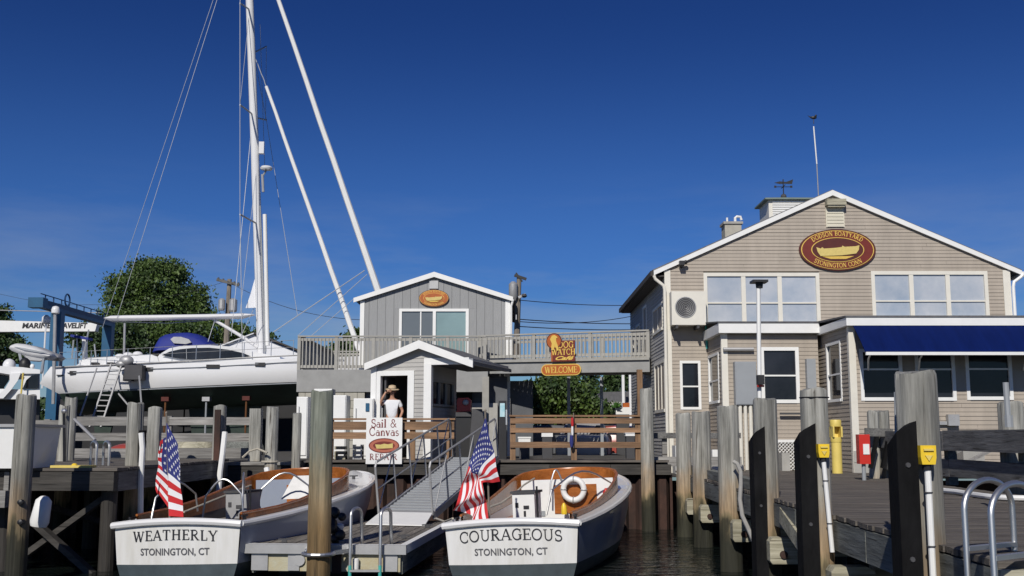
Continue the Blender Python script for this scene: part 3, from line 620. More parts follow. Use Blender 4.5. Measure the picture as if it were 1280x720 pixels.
# left side wall
frS = frame2((xl, BB), (0,-1), (-1,0)); SL = BB-WY
def sy(Y): return BB-Y
ops = [(sy(33.1), sy(30.95), 5.18, 5.98), (sy(32.9), sy(30.7), 2.86, 4.34), (sy(35.6), sy(34.6), 4.5, 6.35), (sy(37.6), sy(36.5), 5.25, 5.95), (sy(39.2), sy(38.2), 5.25, 5.95)]
mb = MB(); siding(mb, frS, 1.25, ZE-.02, lambda z: 0, lambda z: SL, ops); mb.build('siding', M['grey_clap'], mbld, kind='stuff')
window(frS, mbld, *ops[0], cols=2, fm='cream', fw=.08); window(frS, mbld, *ops[1], cols=3, fm='cream', fw=.09); window(frS, mbld, *ops[2], fm='white', gm='white', fw=.08, name='side_door')
for k in (3, 4): window(frS, mbld, *ops[k], cols=2, fm='cream', fw=.08)
# right side wall plain
frE = frame2((xr, WY), (0,1), (1,0)); mb = MB(); siding(mb, frE, 1.25, ZE-.02, lambda z: 0, lambda z: SL); mb.build('siding', M['beige'], mbld, kind='stuff')
# corner boards
for x0, x1 in ((xl-.035, xl+.13), (xr-.17, xr+.035)): MB().box(x0, x1, WY-.035, WY+.1, 1.2, ZE-.02).build('corner_board', M['cream'], mbld)
# roof slabs
def roof_slab(xa, za, xb, zb, y0, y1, th=.14, over=.34, m='roof', par=None):
    d = Vector((xb-xa, 0, zb-za)); d.normalize(); a = Vector((xa,0,za)) - d*over
    nrm = Vector((-d.z, 0, d.x)); nrm = nrm if nrm.z > 0 else -nrm
    p = [a, Vector((xb,0,zb)), Vector((xb,0,zb))+Vector((0,0,th/abs(d.x))), a+nrm*th]
    return MB().prism([(q.x, y0, q.z) for q in p], (0, y1-y0, 0)).build('roof', M[m], par)
YO = WY-.10
roof_slab(xl, ZE, xm, ZP, YO+.052, BB, par=mbld); roof_slab(xr, ZE, xm+.002, ZP, YO+.05, BB, par=mbld)
def rake(xa, za, xb, zb, y, over=.37, h=.15, m='white', par=None, drop=.02, th=.05):
    d = Vector((xb-xa,0,zb-za)).normalized(); a = Vector((xa,0,za))-d*over; b_ = Vector((xb,0,zb)); up = Vector((0,0,h))
    lo = Vector((0,0,-drop)); q = [a+lo, b_+lo, b_+lo+up, a+lo+up*.86]
    return MB().prism([(v.x, y, v.z) for v in q], (0, th, 0)).build('rake_board', M[m], par)
rake(xl, ZE, xm, ZP, YO, par=mbld); rake(xr, ZE, xm, ZP, YO, par=mbld)
# soffit under the left eave, gutter and downpipe
ex = xl-.32; ez = ZE-.16
MB().box(xl-.33, xl-.02, YO+.1, BB-.1, ez-.04, ez+.005).build('soffit', M['roof_dark'], mbld)
MB().box(xl-.42, xl-.33, YO+.06, BB-.05, ez-.02, ez+.12).build('gutter', M['roof_dark'], mbld)
g = P(1270,342,YO+.1); MB().box(xr+.30, xr+.44, YO+.06, BB, ZE-.2, ZE-.06).build('gutter', M['white'], mbld)
MB().tube([(xl-.34,WY-.1,ez-.02),(xl-.30,WY-.1,ez-.12),(xl-.08,WY-.1,ez-.30),(xl-.05,WY-.12,ez-.42),(xl-.05,WY-.12,1.3)], .045, 8).build('downpipe', M['cream'], mbld, smooth=True)
MB().tube([(xr+.36,WY-.1,ZE-.15),(xr+.3,WY-.1,ZE-.22),(xr+.1,WY-.1,ZE-.36),(xr+.07,WY-.1,ZE-.5),(xr+.07,WY-.1,1.3)], .045, 8).build('downpipe', M['white'], mbld, smooth=True)
# vent in the peak with its dark light above
va, vb = P(1033,284,WY-.05), P(1055,259,WY-.05)
vn = MB().box(va.x, vb.x, WY-.045, WY-.0, va.z, vb.z).build('gable_vent', M['beige_dirty'], mbld)
for i in range(6):
    z = va.z+(vb.z-va.z)*(i+.5)/6; MB().box(va.x+.03, vb.x-.03, WY-.062, WY-.046, z-.035, z+.025).build('louvre', M['beige_dirty'], vn)
lv = MB().box(va.x-.01, vb.x+.01, WY-.26, WY-.02, vb.z+.03, vb.z+.20).box(va.x+.02, vb.x-.02, WY-.22, WY-.03, vb.z-.02, vb.z+.029).build('vent_hood', M['cap_timber'], mbld)
# two small floodlights
fl = MB(); q = P(853,330,WY); fl.box(q.x-.12,q.x+.02,WY-.3,WY-.12,q.z-.07,q.z+.05).tube([(q.x-.03,WY,q.z-.1),(q.x-.05,WY-.2,q.z-.04)], .03, 6).ball((q.x+.06,WY-.2,q.z+.02),.06,8,6)
fl.build('flood_light', M['dark'], mbld)
# chimney and cupola
cq = P(905,297,36); c2 = P(925,277,36)
ch = MB().box(cq.x, c2.x, 35.8, 36.4, cq.z-.7, c2.z-.12).build('chimney', M['block'], mbld)
MB().box(cq.x-.05, c2.x+.05, 35.75, 36.45, c2.z-.12, c2.z-.04).build('chimney_cap', M['concrete'], ch)
MB().tube([(cq.x+.12,36,c2.z-.04),(cq.x+.12,36,c2.z+.13)], .035, 8).tube([(c2.x-.16,36,c2.z-.04),(c2.x-.16,36,c2.z+.12),(c2.x-.1,36,c2.z+.17),(c2.x+.02,36,c2.z+.16),(c2.x+.05,36,c2.z+.05)], .045, 8).build('flue', M['white'], ch)
CY = 35.5; a_ = P(962,272,CY); b__ = P(1010,250,CY); cxm = xm; cw = .62
cxm = (X(958,CY,260)+X(1015,CY,260))/2 ; cw = (X(1012,CY,260)-X(961,CY,260))/2
cup = MB().box(cxm-cw, cxm+cw, CY, CY+2*cw, Z(285,CY), Z(250,CY)).build('cupola', M['cream'], mbld)
for i in range(7):
    z = Z(270,CY)+i*.075; MB().box(cxm-cw+.12, cxm+cw-.12, CY-.03, CY-.002, z, z+.05).build('louvre', M['white'], cup)
e = .14; zb_ = Z(250,CY); top = Vector((cxm, CY+cw, zb_+.24))
rb = MB(); cs = [(cxm-cw-e,CY-e,zb_+.002),(cxm+cw+e,CY-e,zb_+.002),(cxm+cw+e,CY+2*cw+e,zb_+.002),(cxm-cw-e,CY+2*cw+e,zb_+.002)]; cs2 = [(a[0],a[1],a[2]+.05) for a in cs]
rb.add(cs+cs2+[top], [(0,3,2,1),(0,1,5,4),(1,2,6,5),(2,3,7,6),(3,0,4,7),(4,5,8),(5,6,8),(6,7,8),(7,4,8)]); rb.build('cupola_roof', M['copper'], cup)
vane = thing('weather_vane', 'dark iron weather vane on the green roofed cupola', 'weather vane', top)
MB().ball(top+Vector((0,0,.02)), .10, 10, 8).build('ball', M['dark_grey'], vane)
MB().tube([top, top+Vector((0,0,.62))], .018, 6).build('spindle', M['dark'], vane)
MB().tube([top+Vector((-.27,0,.36)), top+Vector((.27,0,.36))], .012, 6).tube([top+Vector((0,-.27,.37)), top+Vector((0,.27,.37))], .012, 6).build('compass_arms', M['dark'], vane)
MB().prism([top+Vector((-.3,0,.5)), top+Vector((-.12,0,.55)), top+Vector((.1,0,.53)), top+Vector((.34,0,.62)), top+Vector((.3,0,.46)), top+Vector((.05,0,.47)), top+Vector((-.12,0,.46))], (0,.02,0)).build('pointer', M['dark'], vane)
for dx in (-.27, .27): MB().box(top.x+dx-.035, top.x+dx+.035, top.y-.005, top.y+.015, top.z+.33, top.z+.40).build('compass_letter', M['dark'], vane)
AY = 32.5; ant = thing('rooftop_antenna', 'thin grey whip antenna standing on the ridge of the beige building', 'antenna', P(1022,255,AY))
MB().tube([P(1024,262,AY), P(1021,205,AY)], .017, 6).build('mast', M['alu_dull'], ant)
MB().tube([P(1021,205,AY), P(1017,158,AY)], .02, 6).build('whip', M['white'], ant)
bd = MB(); q = P(1017,147,AY); bd.ball(q, (.10,.05,.05), 8, 6).ball(q+Vector((.07,0,.06)), .035, 8, 6).prism([q+Vector((-.05,0,.02)), q+Vector((-.18,0,.07)), q+Vector((-.08,0,-.02))], (0,.02,0)).tube([q, q+Vector((0,0,-.2))], .012, 5)
bd.build('bird_figure', M['dark'], ant)
# AC unit
t = thing('air_conditioner', 'white outdoor air conditioner hung on the beige gable wall', 'air conditioner', P(860,406,WY-.2))
a_ = P(840,406,WY-.55); b__ = P(882,364,WY-.55)
MB().box(a_.x, b__.x, WY-.55, WY-.14, a_.z, b__.z).build('casing', M['concrete'] if 0 else M['beige_dirty'] if 0 else M['cream'], t)
cc = P(857,384,WY-.56); rr_ = 12.5/F*WY
MB().torus(cc+Vector((0,0,0)), rr_, .018, (0,1,0), 28, 6).build('fan_ring', M['alu_dull'], t)
MB().lathe([(rr_-.01,0),(rr_-.01,.012)], cc+Vector((0,.0,0)), 28, (0,-1,0)).build('fan_disc', M['dark_grey'], t)
gm = MB()
for i in range(1, 6): gm.torus(cc+Vector((0,-.02,0)), rr_*i/6, .005, (0,1,0), 24, 5)
gm.build('fan_guard', M['alu_dull'], t, kind='stuff')
MB().box(a_.x+.1, a_.x+.16, WY-.6, WY+.0, a_.z-.10, a_.z-.002).build('bracket', M['dark_grey'], t); MB().box(b__.x-.26, b__.x-.2, WY-.6, WY+.0, a_.z-.10, a_.z-.002).build('bracket', M['dark_grey'], t)
tp = MB().tube([P(879,378,WY-.1), P(882,402,WY-.12), P(884,436,WY-.12)], .035, 6).build('coolant_pipe', M['teal'], t)

# ---- bump-out 1 (middle)
Y1 = 28.2
def bump(Yf, pxl, pxr, pyt, pyw, windows, lwin=None, e0=1.25, right_to=None, name='bay'):
    x0 = X(pxl, Yf, 480); x1 = X(pxr, Yf, 480) if pxr else right_to; zt = Z(pyt, Yf); zw = Z(pyw, Yf)
    fr = frame2((x0, Yf), (1,0), (0,-1)); Wd = x1-x0
    mb = MB(); siding(mb, fr, e0, zw, lambda z: 0, lambda z: Wd, [w_[:4] for w_ in windows]); mb.build('siding', M['beige'], mbld, kind='stuff')
    frs = frame2((x0, WY), (0,-1), (-1,0)); D = WY-Yf
    mb = MB(); siding(mb, frs, e0, zw+.1, lambda z: 0, lambda z: D, [lwin] if lwin else []); mb.build('siding', M['beige'], mbld, kind='stuff')
    MB().box(x0+.06, x1-.06, Yf+.06, WY, 1.2, zw+.1).build('wall', M['beige'], mbld)
    if lwin: window(frs, mbld, *lwin, rails=(.45,), fw=.07)
    # low roof with fascia
    MB().box(x0-.12, x1, Yf-.22, WY-.01, zw+.02, zt).build('fascia', M['white'], mbld)
    MB().add([(x0-.14,Yf-.24,zt+.003),(x1,Yf-.24,zt+.003),(x1,WY-.03,zt+.22),(x0-.14,WY-.03,zt+.22),(x0-.14,Yf-.24,zt+.045),(x1,Yf-.24,zt+.045),(x1,WY-.03,zt+.26),(x0-.14,WY-.03,zt+.26)], [(0,1,5,4),(4,5,6,7),(3,0,4,7),(0,3,2,1)]).build('low_roof', M['roof'], mbld)
    MB().box(x0-.03, x0+.13, Yf-.03, Yf+.1, 1.2, zw+.02).build('corner_board', M['cream'], mbld)
    return x0, x1, fr, zw, zt
def rel(x0, Y, a, b_, ya, yb): return (X(a,Y,470)-x0, X(b_,Y,470)-x0, Z(yb,Y), Z(ya,Y))
x10 = X(904, Y1, 480)
big = rel(x10, Y1, 951, 999, 434, 504)
D1 = WY-Y1; xb1 = x10
def side_rel(x0, pa, pb):    # Y of the side wall seen at pixels pa, pb
    return WY - x0*F*CT**0/(pa-640)*1.0/1.0, WY - x0*F/(pb-640)
s_a = WY-x10*F/(886-640); s_b = WY-x10*F/(899-640)
x10, x11, fr1, zw1, zt1 = bump(Y1, 904, 1024, 405, 418, [big], (max(.12,s_a), s_b, Z(504,29), Z(441,29)))
window(fr1, mbld, *big, rails=(.49,), fw=.09)
# ---- bump-out 2 (right, with awning)
Y2 = 25.9
x20 = X(1064, Y2, 480)
w1 = rel(x20, Y2, 1075, 1128, 436, 501); w2 = rel(x20, Y2, 1144, 1194, 436, 501); w3 = rel(x20, Y2, 1207, 1265, 436, 500); w4 = rel(x20, Y2, 1292, 1350, 436, 500)
s_a = WY-x20*F/(1034-640); s_b = WY-x20*F/(1052-640)
x20, x21, fr2, zw2, zt2 = bump(Y2, 1064, None, 398, 409, [w1, w2, w3, w4], (s_a, s_b, Z(503,27.5), Z(429,27.5)), right_to=16.2)
for w_ in (w1, w2, w3, w4): window(fr2, mbld, *w_, rails=(.62,), fw=.08)
# foundation blocks, lattice
for i in range(2): MB().box(x20-.02-.0, x20+.35, Y2-.05, Y2+.0, 1.3+i*.28, 1.565+i*.28).build('foundation_block', M['concrete'], mbld)
lt = MB(); lx0 = X(966,Y1-.05,570); lx1 = X(1012,Y1-.05,570); lz0, lz1 = DZ, Z(553,Y1)
la = MB(); n_ = 9
for i in range(-8, 18):
    for sgn in (1, -1):
        a0 = lx0 + i*.09; h_ = lz1-lz0; a1 = a0+sgn*h_
        u0, u1 = (a0, a1); v0, v1 = 0.0, 1.0
        ts = [t_ for t_ in ((lx0-u0)/(u1-u0), (lx1-u0)/(u1-u0))]; ta, tb = max(0, min(ts)), min(1, max(ts))
        if tb-ta > .05: la.bar((u0+(u1-u0)*ta, Y1-.06-.012*sgn, lz0+h_*ta), (u0+(u1-u0)*tb, Y1-.06-.012*sgn, lz0+h_*tb), .012, .03, up=(0,-1,0))
la.build('lattice_panel', M['white'], mbld, kind='stuff')
MB().box(lx0-.05,lx1+.05,Y1-.085,Y1-.03,lz1,lz1+.07).build('lattice_frame', M['white'], mbld)
# awning
aw = thing('navy_awning', 'navy blue canvas awning over the right hand windows of the beige building', 'awning', P(1180,420,Y2-.5))
ax0 = X(1074, Y2-.6, 425); AZt = Z(403, Y2-.06); yb_ = Y2-1.02; AZb = Z(440, yb_)
ring = []
for i in range(7):
    q = i/6; ring.append((Y2-.07-.95*q, AZt+(AZb-AZt)*q + .03*math.sin(q*math.pi)))
pr = [Vector((ax0, y_, z_)) for y_, z_ in ring] + [Vector((ax0, y_, z_-.03)) for y_, z_ in ring[::-1]]
mbx = MB(); nn = len(pr); XE = 16.3
mbx.loft([[Vector((p_.x+dx, p_.y, p_.z)) for p_ in pr] for dx in (0, (XE-ax0)*.33, (XE-ax0)*.66, XE-ax0)], closed=True, capa=True, capb=True)
mbx.build('canvas', M['navy'], aw, smooth=30)
MB().box(ax0, XE, yb_-.04, yb_+.03, AZb-.07, AZb+.0).build('front_bar', M['white'], aw)
for px in (1079, 1143, 1276):
    xx = X(px, Y2-.5, 445)
    MB().tube([(xx+.25, Y2-.05, AZb-.35), (xx+.12, Y2-.5, AZb-.12), (xx, yb_, AZb-.05)], .022, 6).build('arm', M['white'], aw)
MB().box(ax0-.05, XE, Y2-.16, Y2-.03, AZt-.02, AZt+.10).build('cassette', M['dark_grey'], aw)
# electrical panel + conduits, second panel
ep = thing('electric_cabinet', 'grey electric cabinet with four pale conduits below it', 'electric cabinet', P(933,505,Y1-.1))
a_ = P(920,506,Y1-.28); b__ = P(945,452,Y1-.28); MB().box(a_.x, b__.x, Y1-.28, Y1-.03, a_.z, b__.z).build('cabinet', M['grey_metal'], ep)
MB().box(a_.x+.02, b__.x-.02, Y1-.295, Y1-.281, a_.z+.02, b__.z-.02).build('door', M['grey_metal'], ep)
for px in (926, 932.5, 939, 945): 
    q = P(px, 540, Y1-.2); MB().tube([(q.x,Y1-.2,DZ),(q.x,Y1-.2,a_.z-.01)], .048, 8).build('conduit', M['cream'], ep)
MB().tube([(X(904,Y1-.1,438),Y1-.1,Z(437,Y1)),(X(942,Y1-.1,438),Y1-.1,Z(437,Y1))], .05, 8).build('wall_light_tube', M['alu_dull'], mbld)
q = P(1027,465,28.3); MB().box(x11-.35, x11-.12, Y1-.18, Y1-.0, Z(488,Y1), Z(449,Y1)).build('meter_box', M['grey_metal'], cat='meter box', label='small grey meter box on the wall right of the middle big window')
# base boxes on the ground in front of wall
def crate(name, lb, cat, px0, px1, py0, py1, Y, dep, m, group=None):
    a = P(px0, py1, Y); b_ = P(px1, py0, Y)
    mb = MB().box(a.x, b_.x, Y, Y+dep, a.z, b_.z)
    return mb, a, b_

# ------------------------------------------------------------------ SIGNS
def oval_sign(name, lb, cx_, cz_, Y, rx, rz, big=True, face='maroon'):
    t = thing(name, lb, 'sign', (cx_, Y, cz_-rz))
    E = lambda k, y_, n=48: [(cx_+rx*k*math.cos(2*math.pi*i/n), y_, cz_+rz*(k if k > .9 else k)*math.sin(2*math.pi*i/n)) for i in range(n)]
    def ov(kx, kz, y0, th, nm, m, n=48):
        MB().prism([(cx_+kx*math.cos(2*math.pi*i/n), y0, cz_+kz*math.sin(2*math.pi*i/n)) for i in range(n)], (0, th, 0)).build(nm, M[m], t)
    d = .012
    ov(rx, rz, Y-.06, .06, 'board', 'maroon_dark')
    ov(rx*.95, rz*.94, Y-.066, .01, 'outer_ring', 'gold'); ov(rx*.925, rz*.91, Y-.074, .012, 'lettering_band', face)
    ov(rx*.69, rz*.60, Y-.080, .012, 'inner_ring', 'gold'); ov(rx*.665, rz*.565, Y-.088, .014, 'field', 'maroon_dark' if big else 'sign_orange')
    # launch emblem
    bt = [(-.55,.12),(-.44,.05),(-.40,.12),(-.36,.05),(-.05,.09),(.10,.13),(.12,.20),(.17,.14),(.45,.17),(.55,.22),(.53,-.02),(.46,-.2),(.1,-.29),(-.45,-.33),(-.52,-.12)]
    MB().prism([(cx_+u*rx*1.02, Y-.108, cz_+v*rz*.95) for u, v in bt], (0,.024,0)).build('boat_emblem', M['gold_pale'], t)
    MB().prism([(cx_+u*rx, Y-.100, cz_+v*rz) for u, v in ((-.42,-.33),(.42,-.31),(.2,-.45),(-.2,-.45))], (0,.013,0)).build('water_emblem', M['gold'], t)
    def ringtext(text, top):
        m_ = MB()
        rxm, rzm = rx*.745, rz*(.68 if top else .68); sz = rz*.215
        # arc length parametrisation
        N = 400; A = []; s_ = 0; prev = None
        for i in range(N+1):
            an = (math.pi*(1-i/N)) if top else (math.pi + math.pi*i/N)
            kx = rxm if top else rx*.885; kz = rzm if top else rz*.86
            p_ = Vector((kx*math.cos(an), kz*math.sin(an)))
            if prev is not None: s_ += (p_-prev).length
            A.append((s_, p_, an)); prev = p_
        def at(u):
            u += s_/2; i = 0
            lo, hi = 0, N
            while hi-lo > 1:
                md = (lo+hi)//2
                if A[md][0] < u: lo = md
                else: hi = md
            f = (u-A[lo][0])/max(1e-6, A[hi][0]-A[lo][0]); p_ = A[lo][1].lerp(A[hi][1], f); tg = (A[hi][1]-A[lo][1]).normalized()
            return p_, tg
        def place(u, v, uc, e_):
            p_, tg = at(uc); nn_ = Vector((-tg.y, tg.x)); q_ = p_ + tg*(u-uc) + nn_*v
            return Vector((cx_+q_.x, Y-.0755-e_, cz_+q_.y))
        serif(m_, text, sz, place, track=.02); m_.build('lettering', M['gold'], t)
    ringtext('DODSON BOATYARD', True); ringtext('STONINGTON CONN', False)
    return t
q = P(1046.5, 312.5, WY-.05)
oval_sign('oval_sign', 'large maroon and gold oval sign with a boat, on the beige gable', q.x, q.z, WY-.02, 48.5/F*WY, 26.5/F*WY)
# ------------------------------------------------------------------ GREY BOARDED BUILDING behind the balcony
GY = 36.0
gx0, gx1 = X(451,GY,390), X(637,GY,390); gxm = X(543,GY,345); gze, gzp = Z(374,GY), Z(345,GY)
gb = thing('workshop_building', 'silver grey boarded gabled building with sliding glass door above the balcony', 'building', (gxm, 38, 1.56))
def gtop(x): return gze + (gzp-gze)*((x-gx0)/(gxm-gx0) if x < gxm else (gx1-x)/(gx1-gxm))
MB().prism([(gx0,GY+.05,1.56),(gx1,GY+.05,1.56),(gx1,GY+.05,gze-.02),(gxm,GY+.05,gzp-.05),(gx0,GY+.05,gze-.02)], (0,7.0,0)).build('wall', M['grey_board'], gb)
dx0, dx1 = X(499,GY,400), X(586,GY,400); dz1 = Z(386,GY); dz0 = 4.42
bw_ = (gx1-gx0)/18
for i in range(18):
    a, b_ = gx0+i*bw_+.004, gx0+(i+1)*bw_-.004; ta, tb = gtop(a), gtop(b_)
    if b_ > dx0 and a < dx1:
        if a < dx0: MB().box(a, dx0, GY, GY+.05, 1.56, dz1).build('board', M['grey_board'], gb)
        if b_ > dx1: MB().box(dx1, b_, GY, GY+.05, 1.56, dz1).build('board', M['grey_board'], gb)
        base = dz1
    else: base = 1.56
    MB().prism([(a,GY,base+.002),(b_,GY,base+.002),(b_,GY,tb),(a,GY,ta)], (0,.05,0)).build('board', M['grey_board'], gb)
roof_slab(gx0, gze, gxm, gzp, GY-.10, 43.0, par=gb, over=.2, th=.1); roof_slab(gx1, gze, gxm, gzp, GY-.10, 43.0, par=gb, over=.2, th=.1)
rake(gx0, gze, gxm, gzp, GY-.15, over=.24, h=.17, par=gb, drop=.05); rake(gx1, gze, gxm, gzp, GY-.15, over=.12, h=.17, par=gb, drop=.05)
for a, b_ in ((gx0-.02, gx0+.12), (gx1-.14, gx1+.02)): MB().box(a, b_, GY-.03, GY+.06, 1.56, gze-.06).build('corner_board', M['white'], gb)
MB().tube([(gx1+.12,GY-.1,gze-.02),(gx1+.05,GY-.08,gze-.25),(gx1+.05,GY-.08,4.4)], .04, 8).build('downpipe', M['white'], gb)
MB().box(X(537,GY,350), X(548,GY,350), GY-.05, GY, Z(361,GY), Z(351,GY)).build('vent', M['alu_dull'], gb)
frG = frame2((gx0,GY),(1,0),(0,-1))
f = MB(); s0, s1 = dx0-gx0, dx1-gx0
f.fbox(frG, s0, s0+.09, -.03,.04,dz0,dz1); f.fbox(frG, s1-.1, s1, -.03,.04,dz0,dz1); f.fbox(frG, s0+.09, s1-.1, -.03,.04,dz1-.09,dz1); sm = X(543,GY,400)-gx0; f.fbox(frG, sm-.05, sm+.05, -.02,.05,dz0,dz1-.09)
sm2 = X(526,GY,400)-gx0; f.fbox(frG, sm2-.02, sm2+.02, -.02,.03,dz0,dz1-.09)
sd_ = f.build('sliding_door', M['white'], gb)
MB().fbox(frG, s0+.09, sm2-.02, -.03,-.01,dz0,dz1-.09).build('pane', M['glass_grey'], sd_); MB().fbox(frG, sm2+.02, sm-.05, -.03,-.01,dz0,dz1-.09).build('pane', M['glass_dark'] if 0 else M['glass_grey'], sd_)
MB().fbox(frG, sm+.05, s1-.1, -.03,-.01,dz0,dz1-.09).build('pane', M['glass_teal'], sd_)
q = P(542.5, 373, GY)
oval_sign('oval_sign', 'small orange and gold oval sign high on the grey boarded gable', q.x, q.z, GY-.01, 19/F*GY, 11/F*GY, False, 'sign_orange')
# lower storey: block wall at the left, dark openings to the right
bl = thing('block_wall', 'pale concrete block wall under the left end of the balcony', 'wall', (X(415,34.9), 34.9, 1.56))
bx0, bx1 = X(374.5,34.9), X(457,34.9); bt = Z(491,34.9)
MB().box(bx0+.01, bx1-.01, 34.8, 36.0, 1.56, bt).build('backing', M['void'], bl)
rowh = (bt-1.56)/8
for r_ in range(8):
    z0 = 1.56+r_*rowh; x = bx0 - (.2 if r_ % 2 else 0)
    while x < bx1-.03:
        a = max(x, bx0); b_ = min(x+.41, bx1)
        if b_-a > .05: MB().box(a+.006, b_-.006, 34.69, 34.82, z0+.005, z0+rowh-.005).build('block', M['block'], bl)
        x += .41
# ground floor of the workshop: shaded wall panels
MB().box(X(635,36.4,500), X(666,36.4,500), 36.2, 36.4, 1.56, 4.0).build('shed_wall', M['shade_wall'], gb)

# ------------------------------------------------------------------ BALCONY (front) and WALKWAY (angled) with balusters
def railing(t, a, b_, ztop, zbot, npost, step=.125, m='grey_paint', cap=.14, skip=()):
    """a,b: ground points of the rail line; ztop may be (za,zb)"""
    a = Vector((a[0],a[1],0)); b_ = Vector((b_[0],b_[1],0)); L_ = (b_-a).length; d = (b_-a)/L_
    zt = lambda s: ztop[0]+(ztop[1]-ztop[0])*s/L_; zb = lambda s: zbot[0]+(zbot[1]-zbot[0])*s/L_
    pt = lambda s, z: a+d*s+Vector((0,0,z))
    MB().bar(pt(-.04, zt(0)), pt(L_+.04, zt(L_)), cap, .045).build('top_rail', M[m], t)
    MB().bar(pt(0, zt(0)-.10), pt(L_, zt(L_)-.10), .04, .09).build('upper_rail', M[m], t)
    MB().bar(pt(0, zb(0)+.12), pt(L_, zb(L_)+.12), .04, .09).build('lower_rail', M[m], t)
    n_ = int(L_/step)
    for i in range(npost+1):
        s = L_*i/npost; MB().bar(pt(s, zb(s)-.02), pt(s, zt(s)-.024), .10, .10, up=(d.x,d.y,0)).build('post', M[m], t)
    off = Vector((-d.y, d.x, 0))*.0 + Vector((d.y,-d.x,0))*.035
    for i in range(1, n_):
        s = L_*i/n_
        if min(abs(s-L_*k/npost) for k in range(npost+1)) < .07: continue
        MB().bar(pt(s, zb(s)+.07)+off, pt(s, zt(s)-.06)+off, .04, .035, up=(d.x,d.y,0)).build('baluster', M[m], t)
BY = 34.75; bz = Z(420.5,BY); bzd = Z(463,BY)
bal = thing('balcony', 'grey painted balcony with slatted rails in front of the silver grey building', 'balcony', (X(490,BY), BY, 4.2))
bxl, bxr = X(374,BY,440), X(606,BY,440)
railing(bal, (bxl,BY), (bxr,BY), (bz,bz), (bzd,bzd), 5, .115)
railing(bal, (bxl,BY+.12), (bxl,41.0), (bz,bz), (bzd,bzd), 4, .13)
railing(bal, (bxl+.1,40.9), (gx0-.1,40.9), (bz,bz), (bzd,bzd), 1, .13)
MB().box(bxl-.04, bxr+.1, BY-.08, BY-.03, Z(490,BY), bzd+.02).build('fascia', M['grey_paint2'], bal)
x = bxl
while x < bxr: MB().box(x, min(x+.135, bxr+.1), BY-.02, 40.95 if x < gx0-.15 else GY-.04, bzd-.05, bzd).build('deck_plank', M['grey_paint2'], bal); x += .14
MB().box(bx1+.05, bxr, BY-.02, BY+.1, Z(488,BY), bzd-.06).build('beam', M['grey_paint2'], bal)
for px in (460,): 
    xx = X(px,BY+.2); MB().box(xx-.07, xx+.07, BY+.18, BY+.3, 1.56, Z(489,BY)).build('post', M['grey_paint2'], bal)
# walkway
wa = P(600,420,35.3); wb = P(810,413,33.5)
wk = thing('walkway_bridge', 'grey railed foot bridge joining the two buildings above the quay', 'foot bridge', (1.2, 34.5, 4.2))
zta, ztb = wa.z, wb.z; zda, zdb = Z(451,35.3), Z(447,33.5)
railing(wk, (wa.x,wa.y), (wb.x,wb.y), (zta,ztb), (zda,zdb), 3, .125)
dirw = Vector((wb.x-wa.x, wb.y-wa.y, 0)).normalized(); nw = Vector((-dirw.y, dirw.x, 0))
railing(wk, (wa.x+nw.x*1.5,wa.y+nw.y*1.5), (wb.x+nw.x*1.5,wb.y+nw.y*1.5), (zta,ztb), (zda,zdb), 3, .125)
off = -nw*.06
MB().bar(Vector((wa.x,wa.y,zda-.20))+off, Vector((wb.x+.05,wb.y,zdb-.22))+off, .05, .44).build('fascia', M['grey_paint2'], wk)
MB().bar(Vector((wa.x,wa.y,zda-.04))+off*2.2, Vector((wb.x+.05,wb.y,zdb-.04))+off*2.2, .06, .07).build('ledge', M['grey_paint'], wk)
Lw = (Vector((wb.x,wb.y,0))-Vector((wa.x,wa.y,0))).length; n_ = int(Lw/.14)
for i in range(n_):
    s = (i+.5)*Lw/n_; z = zda+(zdb-zda)*s/Lw
    MB().bar(Vector((wa.x,wa.y,z-.045))+dirw*s, Vector((wa.x,wa.y,z-.045))+dirw*s+nw*1.5, .13, .04).build('deck_plank', M['grey_paint2'], wk)
MB().bar(Vector((wa.x,wa.y,zda-.24))+nw*1.52, Vector((wb.x+.05,wb.y,zdb-.24))+nw*1.52, .05, .38).build('fascia', M['grey_paint2'], wk)
xx = X(800,31.9); MB().box(X(797,32.9,500), X(803.5,32.9,500), 32.9, 33.1, 1.56, zdb-.4).build('post', M['brown_z'], wk)
for px, yy, m in ((607,33.4,'grey_paint'), (711,36.6,'grey_metal'), (752,36.6,'grey_metal')):
    w_ = .10 if px == 607 else .05
    xx = X(px,yy); MB().box(xx-w_, xx+w_, yy-w_, yy+w_, 1.56, Z(471,yy)+.0).build('post', M[m], wk)
# dark store front under the junction
und = thing('store_room', 'dark shaded store room wall under the balcony behind the white porch post', 'building', (-1.8, 35.4, 1.56))
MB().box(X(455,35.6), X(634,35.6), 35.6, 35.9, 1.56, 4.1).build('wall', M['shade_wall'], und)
MB().box(X(590,35.4), X(622,35.4), 35.3, 35.55, 1.56, Z(504,35.4)).build('low_wall', M['concrete'], und)
MB().box(X(545,35.5), X(590,35.5), 35.5, 35.59, 1.56, 3.7).build('dark_opening', M['void'], und)

